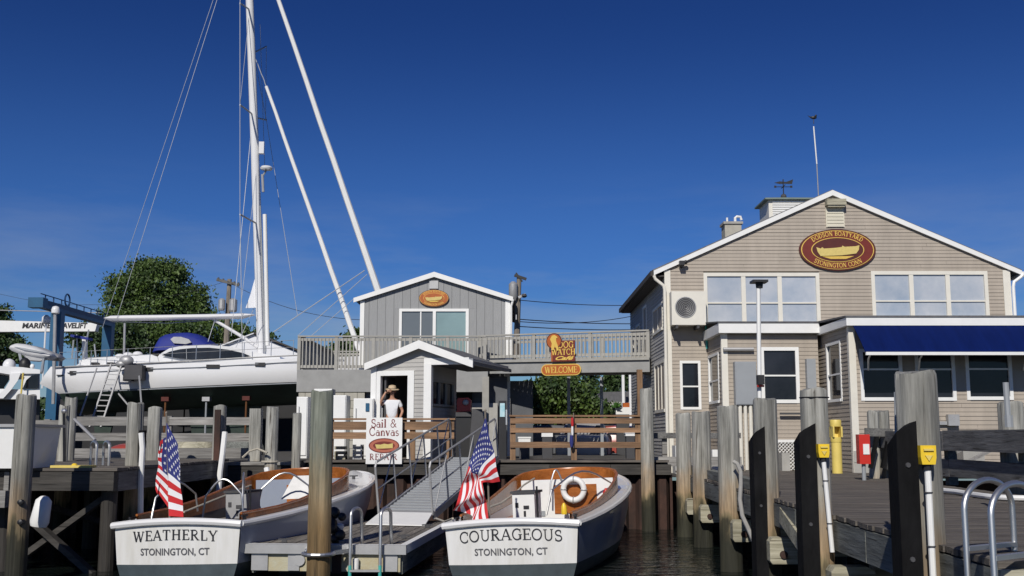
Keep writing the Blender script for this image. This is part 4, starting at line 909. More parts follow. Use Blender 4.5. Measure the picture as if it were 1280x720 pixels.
# ------------------------------------------------------------------ SIGNS on the walkway
def wkpoint(px, py): # point on walkway front plane
    t_ = .5
    dx = (px-640)/F
    lo, hi = 33.3, 35.6
    for _ in range(30):
        md = (lo+hi)/2; p_ = P(px,py,md); 
        # signed distance to line
        s_ = (p_.x-wa.x)*nw.x + (p_.y-wa.y)*nw.y
        if s_ > 0: hi = md
        else: lo = md
    return P(px,py,md)
WN = -nw
def on_sign(O, U, N):
    O = Vector(O)
    return lambda u, v, off=0: O + U*u + Vector((0,0,v)) + N*off
O = wkpoint(704, 436) + WN*.20; pxm = 35/F*1.0; k = O.y/F   # metres per photo pixel
dw = thing('cafe_sign', 'maroon and gold cafe sign with a sitting dog on top, hung on the bridge rail', 'sign', O - Vector((0,0,.5)))
G = on_sign(O, dirw, WN)
def spr(poly, o0, th, nm, m, par, G=None): 
    MB().prism([G(u*k, v*k, o0) for u, v in poly], WN*th).build(nm, M[m], par)
sq = [(-13,-16.5),(18,-16.5),(18,9.5),(-3,9.5),(-3,3),(-13,3)]
circ = lambda cx_, cy_, r_, n=28: [(cx_+r_*math.cos(2*math.pi*i/n), cy_+r_*math.sin(2*math.pi*i/n)) for i in range(n)]
spr(sq, 0, .04, 'board', 'maroon', dw, G); spr(circ(-9,9,10.2), .0405, .012, 'round_board', 'maroon_dark', dw, G); spr(circ(-9,9,9.0), .053, .008, 'round_field', 'sign_orange', dw, G)
spr([(-16,-16.5+0),(-13,-16.5),(-13,2),(-16,2)][:0] or [(-13,-16.5),(-11,-16.5),(-11,1),(-13,1)], .041, .004, 'edge', 'sign_orange', dw, G)
dog = [(-11.5,16),(-8,16.6),(-5.2,15),(-4,13.2),(-6,12.4),(-6,9),(-4.4,5),(-3.2,1),(-2.4,-2.8),(-5.2,-3),(-6.2,.5),(-8.2,2.2),(-9,-2.2),(-11.8,-2.4),(-12.4,2),(-11.6,6),(-12.8,9),(-14,11.8),(-13.2,12.6)]
spr(dog, .062, .014, 'dog_emblem', 'gold', dw, G)
lm = MB(); PL = lambda u0, v0: (lambda u, v, uc, e: G(u0*k+u, v0*k+v, .048+e))
serif(lm, 'DOG', 8.2*k, PL(6.5, .3), track=.02); serif(lm, 'WATCH', 7.6*k, PL(3.2,-8.4), track=.0)
sans(lm, 'Café', 6.5*k, PL(2.5,-14.6), bold=.006, shear=.5, sx=1.9)
lm.build('lettering', M['gold'], dw)
O = wkpoint(703, 462.5) + WN*.12; k2 = O.y/F
ws = thing('welcome_sign', 'orange and gold WELCOME board below the cafe sign on the bridge', 'sign', O-Vector((0,0,.15)))
G2 = on_sign(O, dirw, WN)
def stad(hw, hh, n=10): return [(hw-hh+hh*math.cos(R(a)), hh*math.sin(R(a))) for a in range(-90, 91, 18)] + [(-hw+hh+hh*math.cos(R(a)), hh*math.sin(R(a))) for a in range(90, 271, 18)]
spr(stad(26,7.2), 0, .04, 'board', 'gold', ws, G2); spr(stad(24.8,6.0), .0405, .006, 'field', 'sign_orange', ws, G2)
lm = MB(); serif(lm, 'WELCOME', 8.0*k2, lambda u, v, uc, e: G2(u, v-4.0*k2, .050+e), track=-.02); lm.build('lettering', M['gold'], ws)

# ------------------------------------------------------------------ BOOTH (turned 18 degrees)
ba = R(-16); BU = Vector((math.cos(ba), math.sin(ba), 0)); BN = Vector((math.sin(ba), -math.cos(ba), 0))
BO = P(466,500,28.3); BO.z = 0
frB = lambda s, n_, z: BO + BU*s + BN*n_ + Vector((0,0,z))
def bs(px):   # along-wall distance seen at px on booth front plane
    dx = (px-640)/F*.995
    # BO.x + s*BU.x = dx*(BO.y + s*BU.y)
    return (dx*BO.y-BO.x)/(BU.x-dx*BU.y)
bth = thing('dock_booth', 'small light grey clapboard booth with white gable trim and open doorway', 'booth', (BO.x+1.2, 29, 1.62))
def bz_(py, s): return Z(py, (BO+BU*s).y)
s_r = bs(532); s_end = bs(589); zE = bz_(458, 0)+.02; zPk = bz_(432, s_end/2)
d0, d1 = bs(471), bs(518); dzt = bz_(464, d0)
di0, di1 = bs(476), bs(510)
mb = MB(); slp = (zPk-zE)/(s_end/2)
LfB = lambda z: 0 if z < zE else (z-zE)/slp
def RfB(z):
    if z < zE-.02: return s_r
    return s_end-(z-zE)/slp
siding(mb, frB, 1.63, zPk, LfB, RfB, [(d0, d1, 1.6, dzt)], e=.105); mb.build('siding', M['grey_clap'], bth, kind='stuff')
bD = 2.3   # depth of the booth
def bbox(s0,s1,n0,n1,z0,z1,nm,m,par=None): return MB().fbox(frB,s0,s1,n0,n1,z0,z1).build(nm, M[m], par or bth)
bbox(d1,s_r-.02,-.12,-.03,1.62,zE,'wall','grey_clap'); bbox(0,d0,-.12,-.03,1.62,zE,'wall','grey_clap'); bbox(d0,d1,-.12,-.03,dzt,zE,'wall','grey_clap')
MB().add([frB(0,-.04,zE),frB(s_end,-.04,zE),frB(s_end/2,-.04,zPk),frB(0,-.1,zE),frB(s_end,-.1,zE),frB(s_end/2,-.1,zPk)],[(0,1,2),(3,5,4),(0,3,4,1)]).build('gable_wall', M['grey_clap'], bth)
bbox(0,.06,-bD,-.12,1.62,zE,'wall','grey_clap'); bbox(0,s_r,-bD-.1,-bD,1.62,zE,'wall','void')
# doorway trim
dt = MB().fbox(frB,d0,di0,-.1,.05,1.62,dzt).fbox(frB,di1,d1,-.1,.05,1.62,dzt).fbox(frB,di0,di1,-.1,.05,bz_(470,d0),dzt).build('door_frame', M['white'], bth)
bbox(di0+.05,di0+.10,-.7,-.1,1.63,bz_(471,d0),'open_door','dark_grey')
MB().tube([frB(di0+.03,-.02,1.7),frB(di0+.03,-.02,2.9)],.02,6).build('door_edge', M['alu_dull'], bth)
bbox(-.04,d0-.005,.0,.06,1.62,zE+.02,'corner_board','white'); bbox(s_r-.04,s_r+.16,-.1,.05,1.62,bz_(452,s_r)-.05,'corner_post','white'); bbox(s_r-.04,s_end-.05,-.08,.045,zE-.01,zE+.16,'fascia','white')
# side wall facing right: recessed porch with window band
frR = lambda s, n_, z: BO + BU*(s_r+.02+n_) + (-BN)*(s+.1) + Vector((0,0,z))
mb = MB(); wzo = (.25, 2.0, bz_(506,s_r)-.02, bz_(473,s_r)); siding(mb, frR, 1.63, zE+.1, lambda z: 0, lambda z: bD-.1, [wzo]); mb.build('siding', M['grey_clap'], bth, kind='stuff')
MB().fbox(frR,0,bD-.1,-.12,-.06,1.62,zE+.1).build('wall', M['grey_clap'], bth)
window(frR, bth, *wzo, cols=3, fm='grey_paint', gm='glass_dark', fw=.06, mw=.06)
# roof: gable slabs running back, porch soffit
def bslab(sa, za, sb, zb2, over, nm='roof'):
    d = Vector((sb-sa, zb2-za)).normalized(); a = (sa-d.x*over, za-d.y*over); th = .09
    pf = [frB(a[0], .18, a[1]), frB(sb, .18, zb2), frB(sb, .18, zb2+th*1.1), frB(a[0], .18, a[1]+th)]
    return MB().prism(pf, -BN*(bD+1.2)).build(nm, M['roof'], bth)
bslab(0,zE,s_end/2,zPk,.14); bslab(s_end,zE,s_end/2+.002,zPk+.001,.10)
def brake(sa, za, sb, zb2, over):
    d = Vector((sb-sa, zb2-za)).normalized(); a = (sa-d.x*over, za-d.y*over)
    MB().prism([frB(a[0],.24,a[1]-.07),frB(sb,.24,zb2-.09),frB(sb,.24,zb2+.12),frB(a[0],.24,a[1]+.10)], -BN*.06).build('rake_board', M['white'], bth)
brake(0,zE,s_end/2,zPk,.16); brake(s_end,zE,s_end/2,zPk,.12)
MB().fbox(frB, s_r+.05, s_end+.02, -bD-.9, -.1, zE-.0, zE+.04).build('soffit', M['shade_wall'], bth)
MB().fbox(frB, s_end-.06, s_end+.04, -bD-.9, .0, zE-.02, zE+.13).build('eave_board', M['grey_metal'], bth)
# inside darkness
MB().fbox(frB, .07, s_r-.03, -bD+.02, -.2, 1.6, 1.64).build('floor', M['plank'], bth)

# ------------------------------------------------------------------ QUAY FENCES
def fence(nm, lb, x0, x1, y, rails, posts, m_r, m_p, ptop, group=None, capz=None, sag=0):
    t = thing(nm, lb, 'fence', ((x0+x1)/2, y, 1.62), group)
    for z0, z1 in rails:
        n_ = max(1, round((x1-x0)/2.6))
        for i in range(n_):
            a = x0+(x1-x0)*i/n_; b_ = x0+(x1-x0)*(i+1)/n_
            MB().box(a+.004, b_-.004, y-.045+random.uniform(-.006,.006), y, z0+random.uniform(-.012,.012), z1+random.uniform(-.012,.012)).build('rail', M[m_r], t)
    for p_ in posts: MB().box(p_-.065, p_+.065, y+.004, y+.13, 1.58, ptop).build('post', M[m_p], t)
    if capz: MB().box(x0-.02, x1+.02, y-.08, y+.15, capz, capz+.04).build('cap_rail', M[m_r], t)
    return t
fy = 26.42
fx0, fx1 = X(637.5,fy,540), X(803,fy,540)
fr_ = [(Z(b_,fy), Z(a,fy)) for a, b_ in ((522.5,529),(534.5,541.5),(552.5,560))]
fence('quay_fence', 'brown board fence on the quay right of the gangway, below the WELCOME sign', fx0, fx1, fy, fr_, [X(641,fy), X(717,fy), X(797,fy)], 'brown_x', 'brown_z', Z(521,fy), capz=Z(521,fy)+.002)
fx0, fx1 = X(412,fy,540), X(568,fy,540)
fr_ = [(Z(b_,fy), Z(a,fy)) for a, b_ in ((527.5,537),(540.5,548.5))]
fence('quay_fence', 'brown board fence on the quay in front of the grey booth', fx0, fx1, fy, fr_, [X(414,fy), X(470,fy), X(516,fy), X(562,fy)], 'brown_x', 'brown_z', Z(525,fy), capz=Z(525,fy)+.002)
gy = QY+.35
t = fence('timber_fence', 'long grey three rail timber fence on the left quay in front of the sailboat', X(97,gy), X(329,gy), gy, [(Z(b_,gy), Z(a,gy)) for a, b_ in ((521,531.5),(541,551.5),(560.5,572.5))], [X(212,gy)], 'rail_grey', 'rail_grey', Z(520,gy))
MB().box(X(316,gy), X(330,gy), gy-.28, gy-.06, 1.6, Z(511,gy)).build('end_post', M['pile'], t)
t = fence('timber_fence', 'short stretch of grey timber rail between the far left piling and the twin pilings', X(38,gy), X(76,gy), gy, [(Z(536,gy), Z(525,gy))], [X(60,gy)], 'rail_grey', 'rail_grey', Z(524,gy))
# ------------------------------------------------------------------ PILINGS, left and middle
GL = 'pilings along the left quay and pier'
def pp(px, hw_, py, Y, lb, m='pile', g=GL, at=560): return pile(X(px, Y, at), Y, Z(py, Y), hw_/F*Y, lb, g, m)
pl0 = pp(29, 12.3, 494, 16.6, 'thick grey piling at the far left in front of the white locker, brown lower down')
for py in (628, 653):
    q = P(26, py, 16.4); MB().lathe([(.045,-.2),(.04,.02),(.01,.03)], (q.x-.03, 16.45, q.z), 10, (0,-1,0)).build('bolt', M['dark'], pl0)
pp(85.5, 7.6, 497, 24.2, 'rear and taller of the twin pilings right of the white locker')
p2 = pp(78.5, 6.6, 507, 23.2, 'front and shorter of the twin pilings, with an iron rod on it')
MB().tube([P(80,517,22.95), P(80.5,580,22.95)], .03, 6).build('rod', M['dark'], p2); MB().ball(P(80,514,22.95), .06, 8, 6).build('rod_head', M['alu'], p2)
p3 = pp(167.5, 10.3, 504, 19.6, 'stout grey piling left of the flag of the left launch')
pp(192, 8.8, 509, 24.3, 'grey piling behind the flag of the left launch')
p4 = pp(273.5, 8.3, 507, 24.6, 'grooved grey piling with a dark slot and a bent white pipe')
MB().bar(P(272.5,512,24.3), P(270,590,24.3), .13, .05, up=(0,1,0)).build('fender_strip', M['rust'], p4)
pp(339.5, 7.8, 509, 24.5, 'grey piling at the right end of the timber fence, roped at deck height')
big_p = pp(400.5, 14.2, 489, 16.9, 'tall green topped piling standing at the front of the floating dock', 'pile_green', 'guide pilings', 600)
pp(370.5, 5.5, 517, 24.9, 'narrow grey piling half hidden behind the green topped piling')
pp(809, 8.2, 486, 26.0, 'tall thin grey piling between the brown quay fence and the beige building', g='tall pilings by the quay fence')
# white pipes beside pilings
def pipe(pts, r, lb, m='white', cat='pipe', nm='pipe'): return MB().tube(pts, r, 8).build(nm, M[m], cat=cat, label=lb, origin=pts[-1], smooth=True)
pipe([P(176.5,541,19.2), P(178,560,19.2), P(176,600,19.2), P(175.5,648,19.2)], .05, 'white pipe standing against the piling left of the left flag')
MB().box(X(179,19.5), X(185,19.5), 19.35, 19.5, Z(578,19.5), Z(538,19.5)).build('rubber_block', M['black_rubber'], cat='fender', label='black rubber block beside the white pipe at the left flag')
pipe([P(281,540,24.1), P(278,568,24.0), P(275,590,23.9), P(272.5,623,23.8)], .06, 'bent white pipe leaning on the grooved piling')
pipe([P(333,585,24.2), P(336,602,24.1)], .06, 'short white pipe low on the roped piling at the fence end')
pipe([P(1120,490,9.3), P(1121,548,9.3)], .018, 'thin grey tube just left of the nearest grey piling', 'grey_metal')
pipe([P(1257,478,12), P(1260,520,12)], .032, 'grey upright tube rising over the right pier rail', 'grey_metal')
pipe([P(1260.5,519,11.9), P(1261.5,534,11.9)], .045, 'dark collar at the foot of the upright tube by the right pier rail', 'grey_metal', 'bracket', 'collar')
# fender hanging at left
fq = P(50,655,17.3); ft = MB(); a = P(56,620,17.4); b_ = P(48,658,17.4)
ax = (a-b_).normalized(); Lh = (a-b_).length
ft.lathe([(.02,-.02),(.12,.0),(.145,.07),(.12,Lh*.85),(.06,Lh*.98),(.03,Lh)], b_, 16, ax)
ft.build('fender', M['white'], cat='fender', label='worn white fender hanging under the left pier', smooth=50)
# ropes on left
MB().tube([P(303,572,24.4), P(312,564,24.4), P(322,561,24.3), P(334,566,24.2)], .025, 6).build('rope', M['rope'], cat='rope', label='rope looped from the fence end to the roped piling', smooth=True)
MB().torus((X(339.5,24.5), 24.5, Z(577,24.5)), .17, .025, (0,0,1), 16, 6).build('rope', M['rope'], cat='rope', label='rope tied round the piling at the right end of the timber fence')
# ladder hoops at left pier
lh = thing('dock_ladder', 'bent aluminium ladder hoops on the left pier beside the twin pilings', 'ladder', P(128,584,20))
for a0, a1, yy in ((106,121,19.4),(122,137,19.6)):
    xl_, xr_ = X(a0,yy,560), X(a1,yy,560); zt = Z(552,yy); rd = (xr_-xl_)/2
    MB().tube([(xl_,yy+.3,1.66),(xl_,yy+.3,zt-rd*.9)] + [(xl_+rd-rd*math.cos(R(q)),yy+.3*(1+math.cos(R(q)))/2,zt-rd*.9+rd*.9*math.sin(R(q))) for q in range(15,180,15)] + [(xr_,yy,zt-rd*.9),(xr_,yy,1.66)], .025, 8).build('hoop', M['alu'], lh, smooth=True)
MB().tube([P(93,524,22), P(119,550,21.4)], .03, 6).build('pole', M['alu_dull'], cat='pole', label='thin grey pole leaning from the twin pilings towards the left ladder', smooth=True)
MB().box(X(72,18.3), X(122,18.3), 18.15, 18.4, 1.662, 1.70).build('hazard_edge', M['yellow_pale'], cat='edge strip', label='yellow strip on the edge of the left pier')
MB().ball(P(93,582,18.2), (.05,.05,.04), 8, 6).build('knob', M['yellow'], cat='knob', label='small yellow knob on the yellow edge strip')
# white locker at left
lk = thing('dock_locker', 'big white box with a blue grey shaded end at the far left', 'locker', (X(20,17.9), 18, 1.66))
a = P(-45,590,17.8); b_ = P(43,534,17.8); c_ = P(75,545,18.9); zt = b_.z
MB().hexa([(a.x,17.8,1.662),(b_.x,17.8,1.662),(b_.x-.10,18.9,1.662),(a.x,18.9,1.662),(a.x,17.76,zt),(b_.x,17.76,zt),(b_.x-.04,18.95,zt),(a.x,18.95,zt)]).build('body', M['hull_side'] if 0 else M['white'], lk)
MB().hexa([(a.x-.02,17.72,zt+.002),(b_.x+.03,17.72,zt+.002),(b_.x+.02,19.0,zt+.002),(a.x-.02,19.0,zt+.002),(a.x-.02,17.72,zt+.05),(b_.x+.03,17.72,zt+.05),(b_.x+.02,19.0,zt+.05),(a.x-.02,19.0,zt+.05)]).build('lid', M['alu_dull'], lk)
# ------------------------------------------------------------------ quay things behind the fences
CG = 'white cabinets behind the left end of the brown fence'
def cabinet(lb, a, b_, yt, yb, Y, dep, extra=None, m='white'):
    p0 = P(a, yb, Y); p1 = P(b_, yt, Y); zb = min(p0.z, 1.7) if yb > 556 else p0.z
    t = thing('cabinet', lb, 'cabinet', ((p0.x+p1.x)/2, Y, 1.62), CG)
    MB().box(p0.x, p1.x, Y, Y+dep, 1.622, p1.z).build('body', M[m], t)
    MB().box(p0.x+.02, p1.x-.02, Y-.03, Y-.004, 1.70, p1.z-.02).build('door', M[m], t)
    MB().bar((p0.x+.07,Y-.05,p1.z-.25),(p0.x+.07,Y-.05,p1.z-.5),.02,.02).build('handle', M['alu_dull'], t)
    return t
cabinet('tall narrow white cabinet left of the green topped piling', 369.5, 385, 496, 560, 28.6, .6)
cabinet('tallest white cabinet, its top just showing over the green topped piling', 391, 415, 486, 560, 29.6, .6)
cabinet('white cabinet just right of the green topped piling', 409, 433, 494, 560, 28.0, .7)
t = cabinet('lower white cabinet with a blue sticker next to the booth', 441, 467, 498, 560, 28.0, .7)
MB().box(X(457.5,28), X(462,28), 27.94, 27.965, Z(514,28), Z(504,28)).build('sticker', M['lift_blue'], t)
# crates of goods behind fence
for i, (a0, a1, y0, y1, m, lb) in enumerate(((441,453,545,562,'alu_dull','small pale crate behind the booth fence, left of the repair sign'), (418,432,553,563,'cap_timber','brown heap of line behind the booth fence'))):
    p0, p1 = P(a0,y1,27), P(a1,y0,27); mb = MB()
    for j in range(3): mb.box(p0.x, p1.x, 27, 27.3, 1.625+j*.12, 1.70+j*.12)
    for xx_ in (p0.x, p1.x-.04): mb.box(xx_, xx_+.04, 26.98, 27.32, 1.625, 1.98 if i == 0 else 1.8)
    mb.build('crate', M[m], cat='crate', label=lb)
# red machine and black covered grill
rm = thing('red_machine', 'red topped machine on a black stand under the booth roof', 'machine', (X(580,29.3), 29.3, 1.62))
a, b_ = P(571,515,29.3), P(588,497,29.3)
MB().prism([(a.x,29.3,a.z),(b_.x,29.3,a.z+.02),(b_.x+.02,29.3,b_.z-.06),(b_.x-.05,29.3,b_.z),(a.x+.03,29.3,b_.z-.01),(a.x,29.3,b_.z-.08)], (0,.4,0)).build('housing', M['red'], rm)
MB().lathe([(.085,0),(.07,.05),(.02,.06)], P(582,503,29.28), 14, (0,-1,0)).build('dial', M['alu_dull'], rm)
MB().box(a.x-.02, b_.x+.02, 29.3, 29.75, 1.62, a.z-.12).build('stand', M['dark'], rm); MB().box(a.x-.03, b_.x+.02, 29.25, 29.8, a.z-.12, a.z-.01).build('tray', M['dark_grey'], rm)
gq = P(598,560,28.8); x0, x1 = X(591,28.8), X(604,28.8)
MB().hexa([(x0-.1,28.8,1.62),(x1+.22,28.8,1.62),(x1+.22,29.5,1.62),(x0-.1,29.5,1.62),(x0-.02,28.9,Z(511,28.8)),(x1-.04,28.9,Z(511,28.8)),(x1-.04,29.4,Z(511,28.8)),(x0-.02,29.4,Z(511,28.8))]).build('covered_grill', M['dark_grey'], cat='grill cover', label='dark covered grill beside the red machine')
# blue green notice case
nb = thing('notice_case', 'narrow case with blue and white poster by the right end of the gangway', 'notice case', P(629,545,27.6))
MB().box(X(623.5,27.6), X(633,27.6), 27.6, 27.8, 1.62, Z(501,27.6)).build('case', M['dark'], nb)
MB().box(X(625,27.6), X(631,27.6), 27.585, 27.599, Z(521,27.6), Z(504,27.6)).build('poster', mat('poster print', (.25,.55,.62), .5, .1, 8, c2=(.6,.75,.78)), nb)
MB().tube([P(633,512,27.5),P(633,531,27.5)], .03, 6).build('lamp_tube', M['alu'], nb)
# hanging sail and canvas sign
sg_y = 26.2; a, b_ = P(457,580,sg_y), P(503,522,sg_y)
sg = thing('repair_sign', 'white Sail & Canvas REPAIR board hung on the brown fence', 'sign', ((a.x+b_.x)/2, sg_y, a.z))
MB().box(a.x, b_.x, sg_y, sg_y+.03, a.z, b_.z).build('board', M['white'], sg)
ks = sg_y/F; c_ = Vector(((a.x+b_.x)/2, sg_y-.001, (a.z+b_.z)/2))
pf = lambda v0, o=.002: (lambda u, v, uc, e: c_ + Vector((u, -o-e, v0*ks+v)))
lm = MB(); serif(lm, 'Sail &', 10.5*ks, pf(16.2), track=.02); lm.build('lettering', M['ink_red'], sg); lm = MB(); serif(lm, 'Canvas', 10.5*ks, pf(6.0), track=.03); lm.build('lettering', M['ink_red'], sg)
lm = MB(); serif(lm, 'REPAIR', 7.6*ks, pf(-23.5), track=.08, cap=1.05); lm.build('lettering', M['ink_red'], sg)
el = lambda rx_, rz_, oy, cz=-6: [c_ + Vector((rx_*ks*math.cos(2*math.pi*i/32), -oy, (cz*1.0)*ks + rz_*ks*math.sin(2*math.pi*i/32))) for i in range(32)]
MB().prism(el(19,9.2,.004), (0,.004,0)).build('emblem_ring', M['maroon'], sg); MB().prism(el(17.6,8,.006), (0,.002,0)).build('emblem_band', mat('rust red print', (.42,.12,.07), .6, .1), sg)
MB().prism(el(13.5,5.2,.008), (0,.002,0)).build('emblem_field', M['maroon'], sg)
MB().prism([c_+Vector((u*ks, -.010, (v-6)*ks)) for u, v in ((-11,1.5),(-4,1.2),(0,2.4),(5,1.6),(11,3),(11,-3),(-9,-3.8))], (0,.002,0)).build('emblem_boat', M['gold_pale'], sg)
# small flag on the fence
# ------------------------------------------------------------------ PERSON in the doorway
PY_ = 28.35; pc = P(490, 520, PY_); HZ = Z(483,PY_)
pr_ = thing('person', 'person in white shirt and straw hat standing in the booth doorway shading the eyes', 'person', (pc.x, PY_, 1.64))
def skin(name, nodes, edges, m, par, sub=2):
    me = bpy.data.meshes.new(name); me.from_pydata([n_[0] for n_ in nodes], edges, [])
    o = bpy.data.objects.new(name, me); C.objects.link(o)
    md = o.modifiers.new('s', 'SKIN'); md.use_smooth_shade = True
    for i, n_ in enumerate(nodes): me.skin_vertices[0].data[i].radius = n_[1] if isinstance(n_[1], tuple) else (n_[1], n_[1])
    me.skin_vertices[0].data[0].use_root = True
    sb = o.modifiers.new('b', 'SUBSURF'); sb.levels = sub; sb.render_levels = sub
    dg = bpy.context.evaluated_depsgraph_get(); dg.update(); ev = bpy.data.meshes.new_from_object(o.evaluated_get(dg))
    o.modifiers.clear(); o.data = ev; ev.materials.clear(); ev.materials.append(m); ev.polygons.foreach_set('use_smooth', [True]*len(ev.polygons))
    WLD[o] = Vector((0,0,0)); o.parent = par; o.matrix_parent_inverse = Matrix.Translation(-WLD[par]); return o
B = Vector((pc.x, PY_, 1.64)); hgt = HZ-1.64; q_ = hgt/1.82
def J(x, y, z): return B + Vector((x,y,z))*q_
nodes = [(J(0,0,.95),(.15,.11)),(J(0,0,1.18),(.13,.10)),(J(0,0,1.40),(.155,.105)),(J(0,-.01,1.50),(.06,.06)),(J(0,-.02,1.58),(.055,.06)),(J(0,-.03,1.68),(.078,.095)),(J(0,-.02,1.77),(.07,.085)),
 (J(-.17,0,1.43),.055),(J(-.31,-.10,1.33),.040),(J(-.23,-.18,1.52),.033),(J(-.14,-.17,1.68),.027),
 (J(.17,0,1.43),.055),(J(.27,.02,1.18),.040),(J(.22,-.14,1.0),.032),(J(.17,-.17,.97),.027),
 (J(-.10,0,.85),(.085,.09)),(J(-.11,-.01,.48),.06),(J(-.12,0,.09),.042),(J(-.12,-.12,.03),.035),
 (J(.10,0,.85),(.085,.09)),(J(.11,-.01,.48),.06),(J(.12,0,.09),.042),(J(.12,-.12,.03),.035)]
ed = [(0,1),(1,2),(2,3),(3,4),(4,5),(5,6),(2,7),(7,8),(8,9),(9,10),(2,11),(11,12),(12,13),(13,14),(0,15),(15,16),(16,17),(17,18),(0,19),(19,20),(20,21),(21,22)]
body = skin('body', nodes, ed, M['skin'], pr_)
# fingers on the raised hand and the resting hand
def hand(c, d, u, par):
    d = d.normalized(); u = u.normalized(); n_ = d.cross(u)
    ns = [(c, .026), (c+d*.05, (.034,.016))]; es = [(0,1)]
    for i, (o_, l_) in enumerate(((-.03,.055),(-.01,.068),(.011,.064),(.031,.05))):
        b0 = len(ns); ns += [(c+d*.085+u*o_, .009), (c+d*(.085+l_*.6)+u*o_*1.15+n_*.01, .0085), (c+d*(.085+l_)+u*o_*1.2+n_*.025, .007)]; es += [(1,b0),(b0,b0+1),(b0+1,b0+2)]
    b0 = len(ns); ns += [(c+d*.03-u*.045, .011), (c+d*.065-u*.06, .009)]; es += [(0,b0),(b0,b0+1)]
    return skin('hand', ns, es, M['skin'], par, 1)
hand(J(-.14,-.17,1.68), Vector((1,-.1,.25)), Vector((0,-.3,1)), body); hand(J(.17,-.17,.97), Vector((-1,-.1,-.1)), Vector((0,0,1)), body)
nodes = [(J(0,.0,.93),(.17,.125)),(J(0,0,1.15),(.150,.12)),(J(0,0,1.38),(.165,.125)),(J(0,0,1.46),(.09,.08)),(J(-.175,0,1.42),.070),(J(-.255,-.05,1.37),.060),(J(.175,0,1.42),.070),(J(.24,.01,1.27),.056)]
skin('shirt', nodes, [(0,1),(1,2),(2,3),(2,4),(4,5),(2,6),(6,7)], M['shirt'], pr_)
nodes = [(J(0,.0,.96),(.17,.12)),(J(-.10,0,.84),(.105,.11)),(J(-.11,-.01,.48),.082),(J(-.12,0,.12),.072),(J(.10,0,.84),(.105,.11)),(J(.11,-.01,.48),.082),(J(.12,0,.12),.072)]
skin('trousers', nodes, [(0,1),(1,2),(2,3),(0,4),(4,5),(5,6)], M['trousers'], pr_)
for s_ in (-1, 1): MB().ball(J(s_*.12,-.08,.045), (.05*q_,.13*q_,.045*q_), 10, 6).build('shoe', M['dark_grey'], pr_, smooth=True)
hc = J(0,-.03,1.755)
MB().lathe([(.175,-.022),(.18,-.012),(.165,-.004),(.105,.004),(.10,.05),(.085,.085),(.03,.10)], hc, 20, (.05,-.14,1)).build('hat', M['straw'], pr_, smooth=50)
MB().torus(hc+Vector((0,0,.012)), .104, .008, (.05,-.14,1), 20, 6).build('hat_band', M['dark_grey'], pr_)
fz = J(0,-.125,1.685)
for s_ in (-1,1): MB().ball(J(s_*.032,-.118,1.70), (.012,.008,.008), 8, 6).build('eye', M['dark'], pr_); MB().ball(J(s_*.085,-.03,1.68), (.012,.02,.032), 8, 6).build('ear', M['skin'], pr_)
MB().prism([J(-.014,-.118,1.662),J(.014,-.118,1.662),J(.006,-.118,1.70),J(-.006,-.118,1.70)], Vector((0,-.022,0))).build('nose', M['skin'], pr_)
MB().ball(J(0,-.115,1.638), (.026,.008,.006), 8, 6).build('mouth', mat('lips', (.35,.12,.10), .5), pr_)
# ------------------------------------------------------------------ FLOATING DOCK
FT = Matrix.Translation((X(312,17.5,680), 17.5, 0)) @ Matrix.Rotation(R(-5), 4, 'Z')
fw, fl_, fz_ = 2.42, 5.25, .50
fd = thing('floating_dock', 'floating dock with grey deck and white edging between the two launches', 'floating dock', FT @ Vector((fw/2, fl_/2, .1)))
n_ = 16
for i in range(n_):
    MB(FT).box(.06+i*(fw-.12)/n_, .06+(i+1)*(fw-.12)/n_-.012, .10, fl_-.06, fz_-.05+random.uniform(-.003,.003), fz_-.006+random.uniform(-.003,.003)).build('deck_plank', M['plank_y'], fd)
for b_ in ((0,fw,-.06,.0),(0,fw,.0,.09)): MB(FT).box(b_[0]-.06,b_[1]+.06,b_[2],b_[3]-.003, fz_-.13 if b_[2] < 0 else fz_-.09, fz_+.012).build('edge_trim', M['alu_dull'] if b_[2] < 0 else M['white'], fd)
MB(FT).box(-.06,.05,.09,fl_,fz_-.12,fz_+.012).build('edge_trim', M['grey_paint'], fd); MB(FT).box(fw-.05,fw+.06,.09,fl_,fz_-.12,fz_+.012).build('edge_trim', M['white'], fd)
MB(FT).box(.04,fw-.04,.02,.10,.10,fz_-.131).build('front_skirt', mat('algae streaked pale board', (.46,.46,.36), .8, c2=(.42,.33,.16), scale=3.5, bump=.2), fd)
MB(FT).box(.02,.08,.1,fl_-.1,.06,fz_-.121).build('side_skirt', M['stringer'], fd); MB(FT).box(fw-.08,fw-.02,.1,fl_-.1,.06,fz_-.121).build('side_skirt', M['stringer'], fd)
for a, b_ in ((.04,.30),(.62,.80),(2.12,2.34)): MB(FT).box(a,b_,-.012,.018,.11,fz_-.133).build('corner_plate', M['alu_dull'], fd)
MB(FT).lathe([(.09,-.01),(.09,.02)], (.80,.0,.27), 14, (0,-1,0)).build('round_plate', M['alu_dull'], fd)
MB(FT).lathe([(.045,0),(.05,.16),(.03,.17)], (1.70,.0-.05,.14), 12).build('cap', M['white'], fd)
MB(FT).box(1.32,1.46,-.03,.018,.08,fz_-.14).build('rusty_plate', M['rust'], fd)
for k in range(3): MB(FT).box(.3,fw-.3,.6+k*1.6,1.7+k*1.6,-.25,.2).build('float', M['dark'], fd)
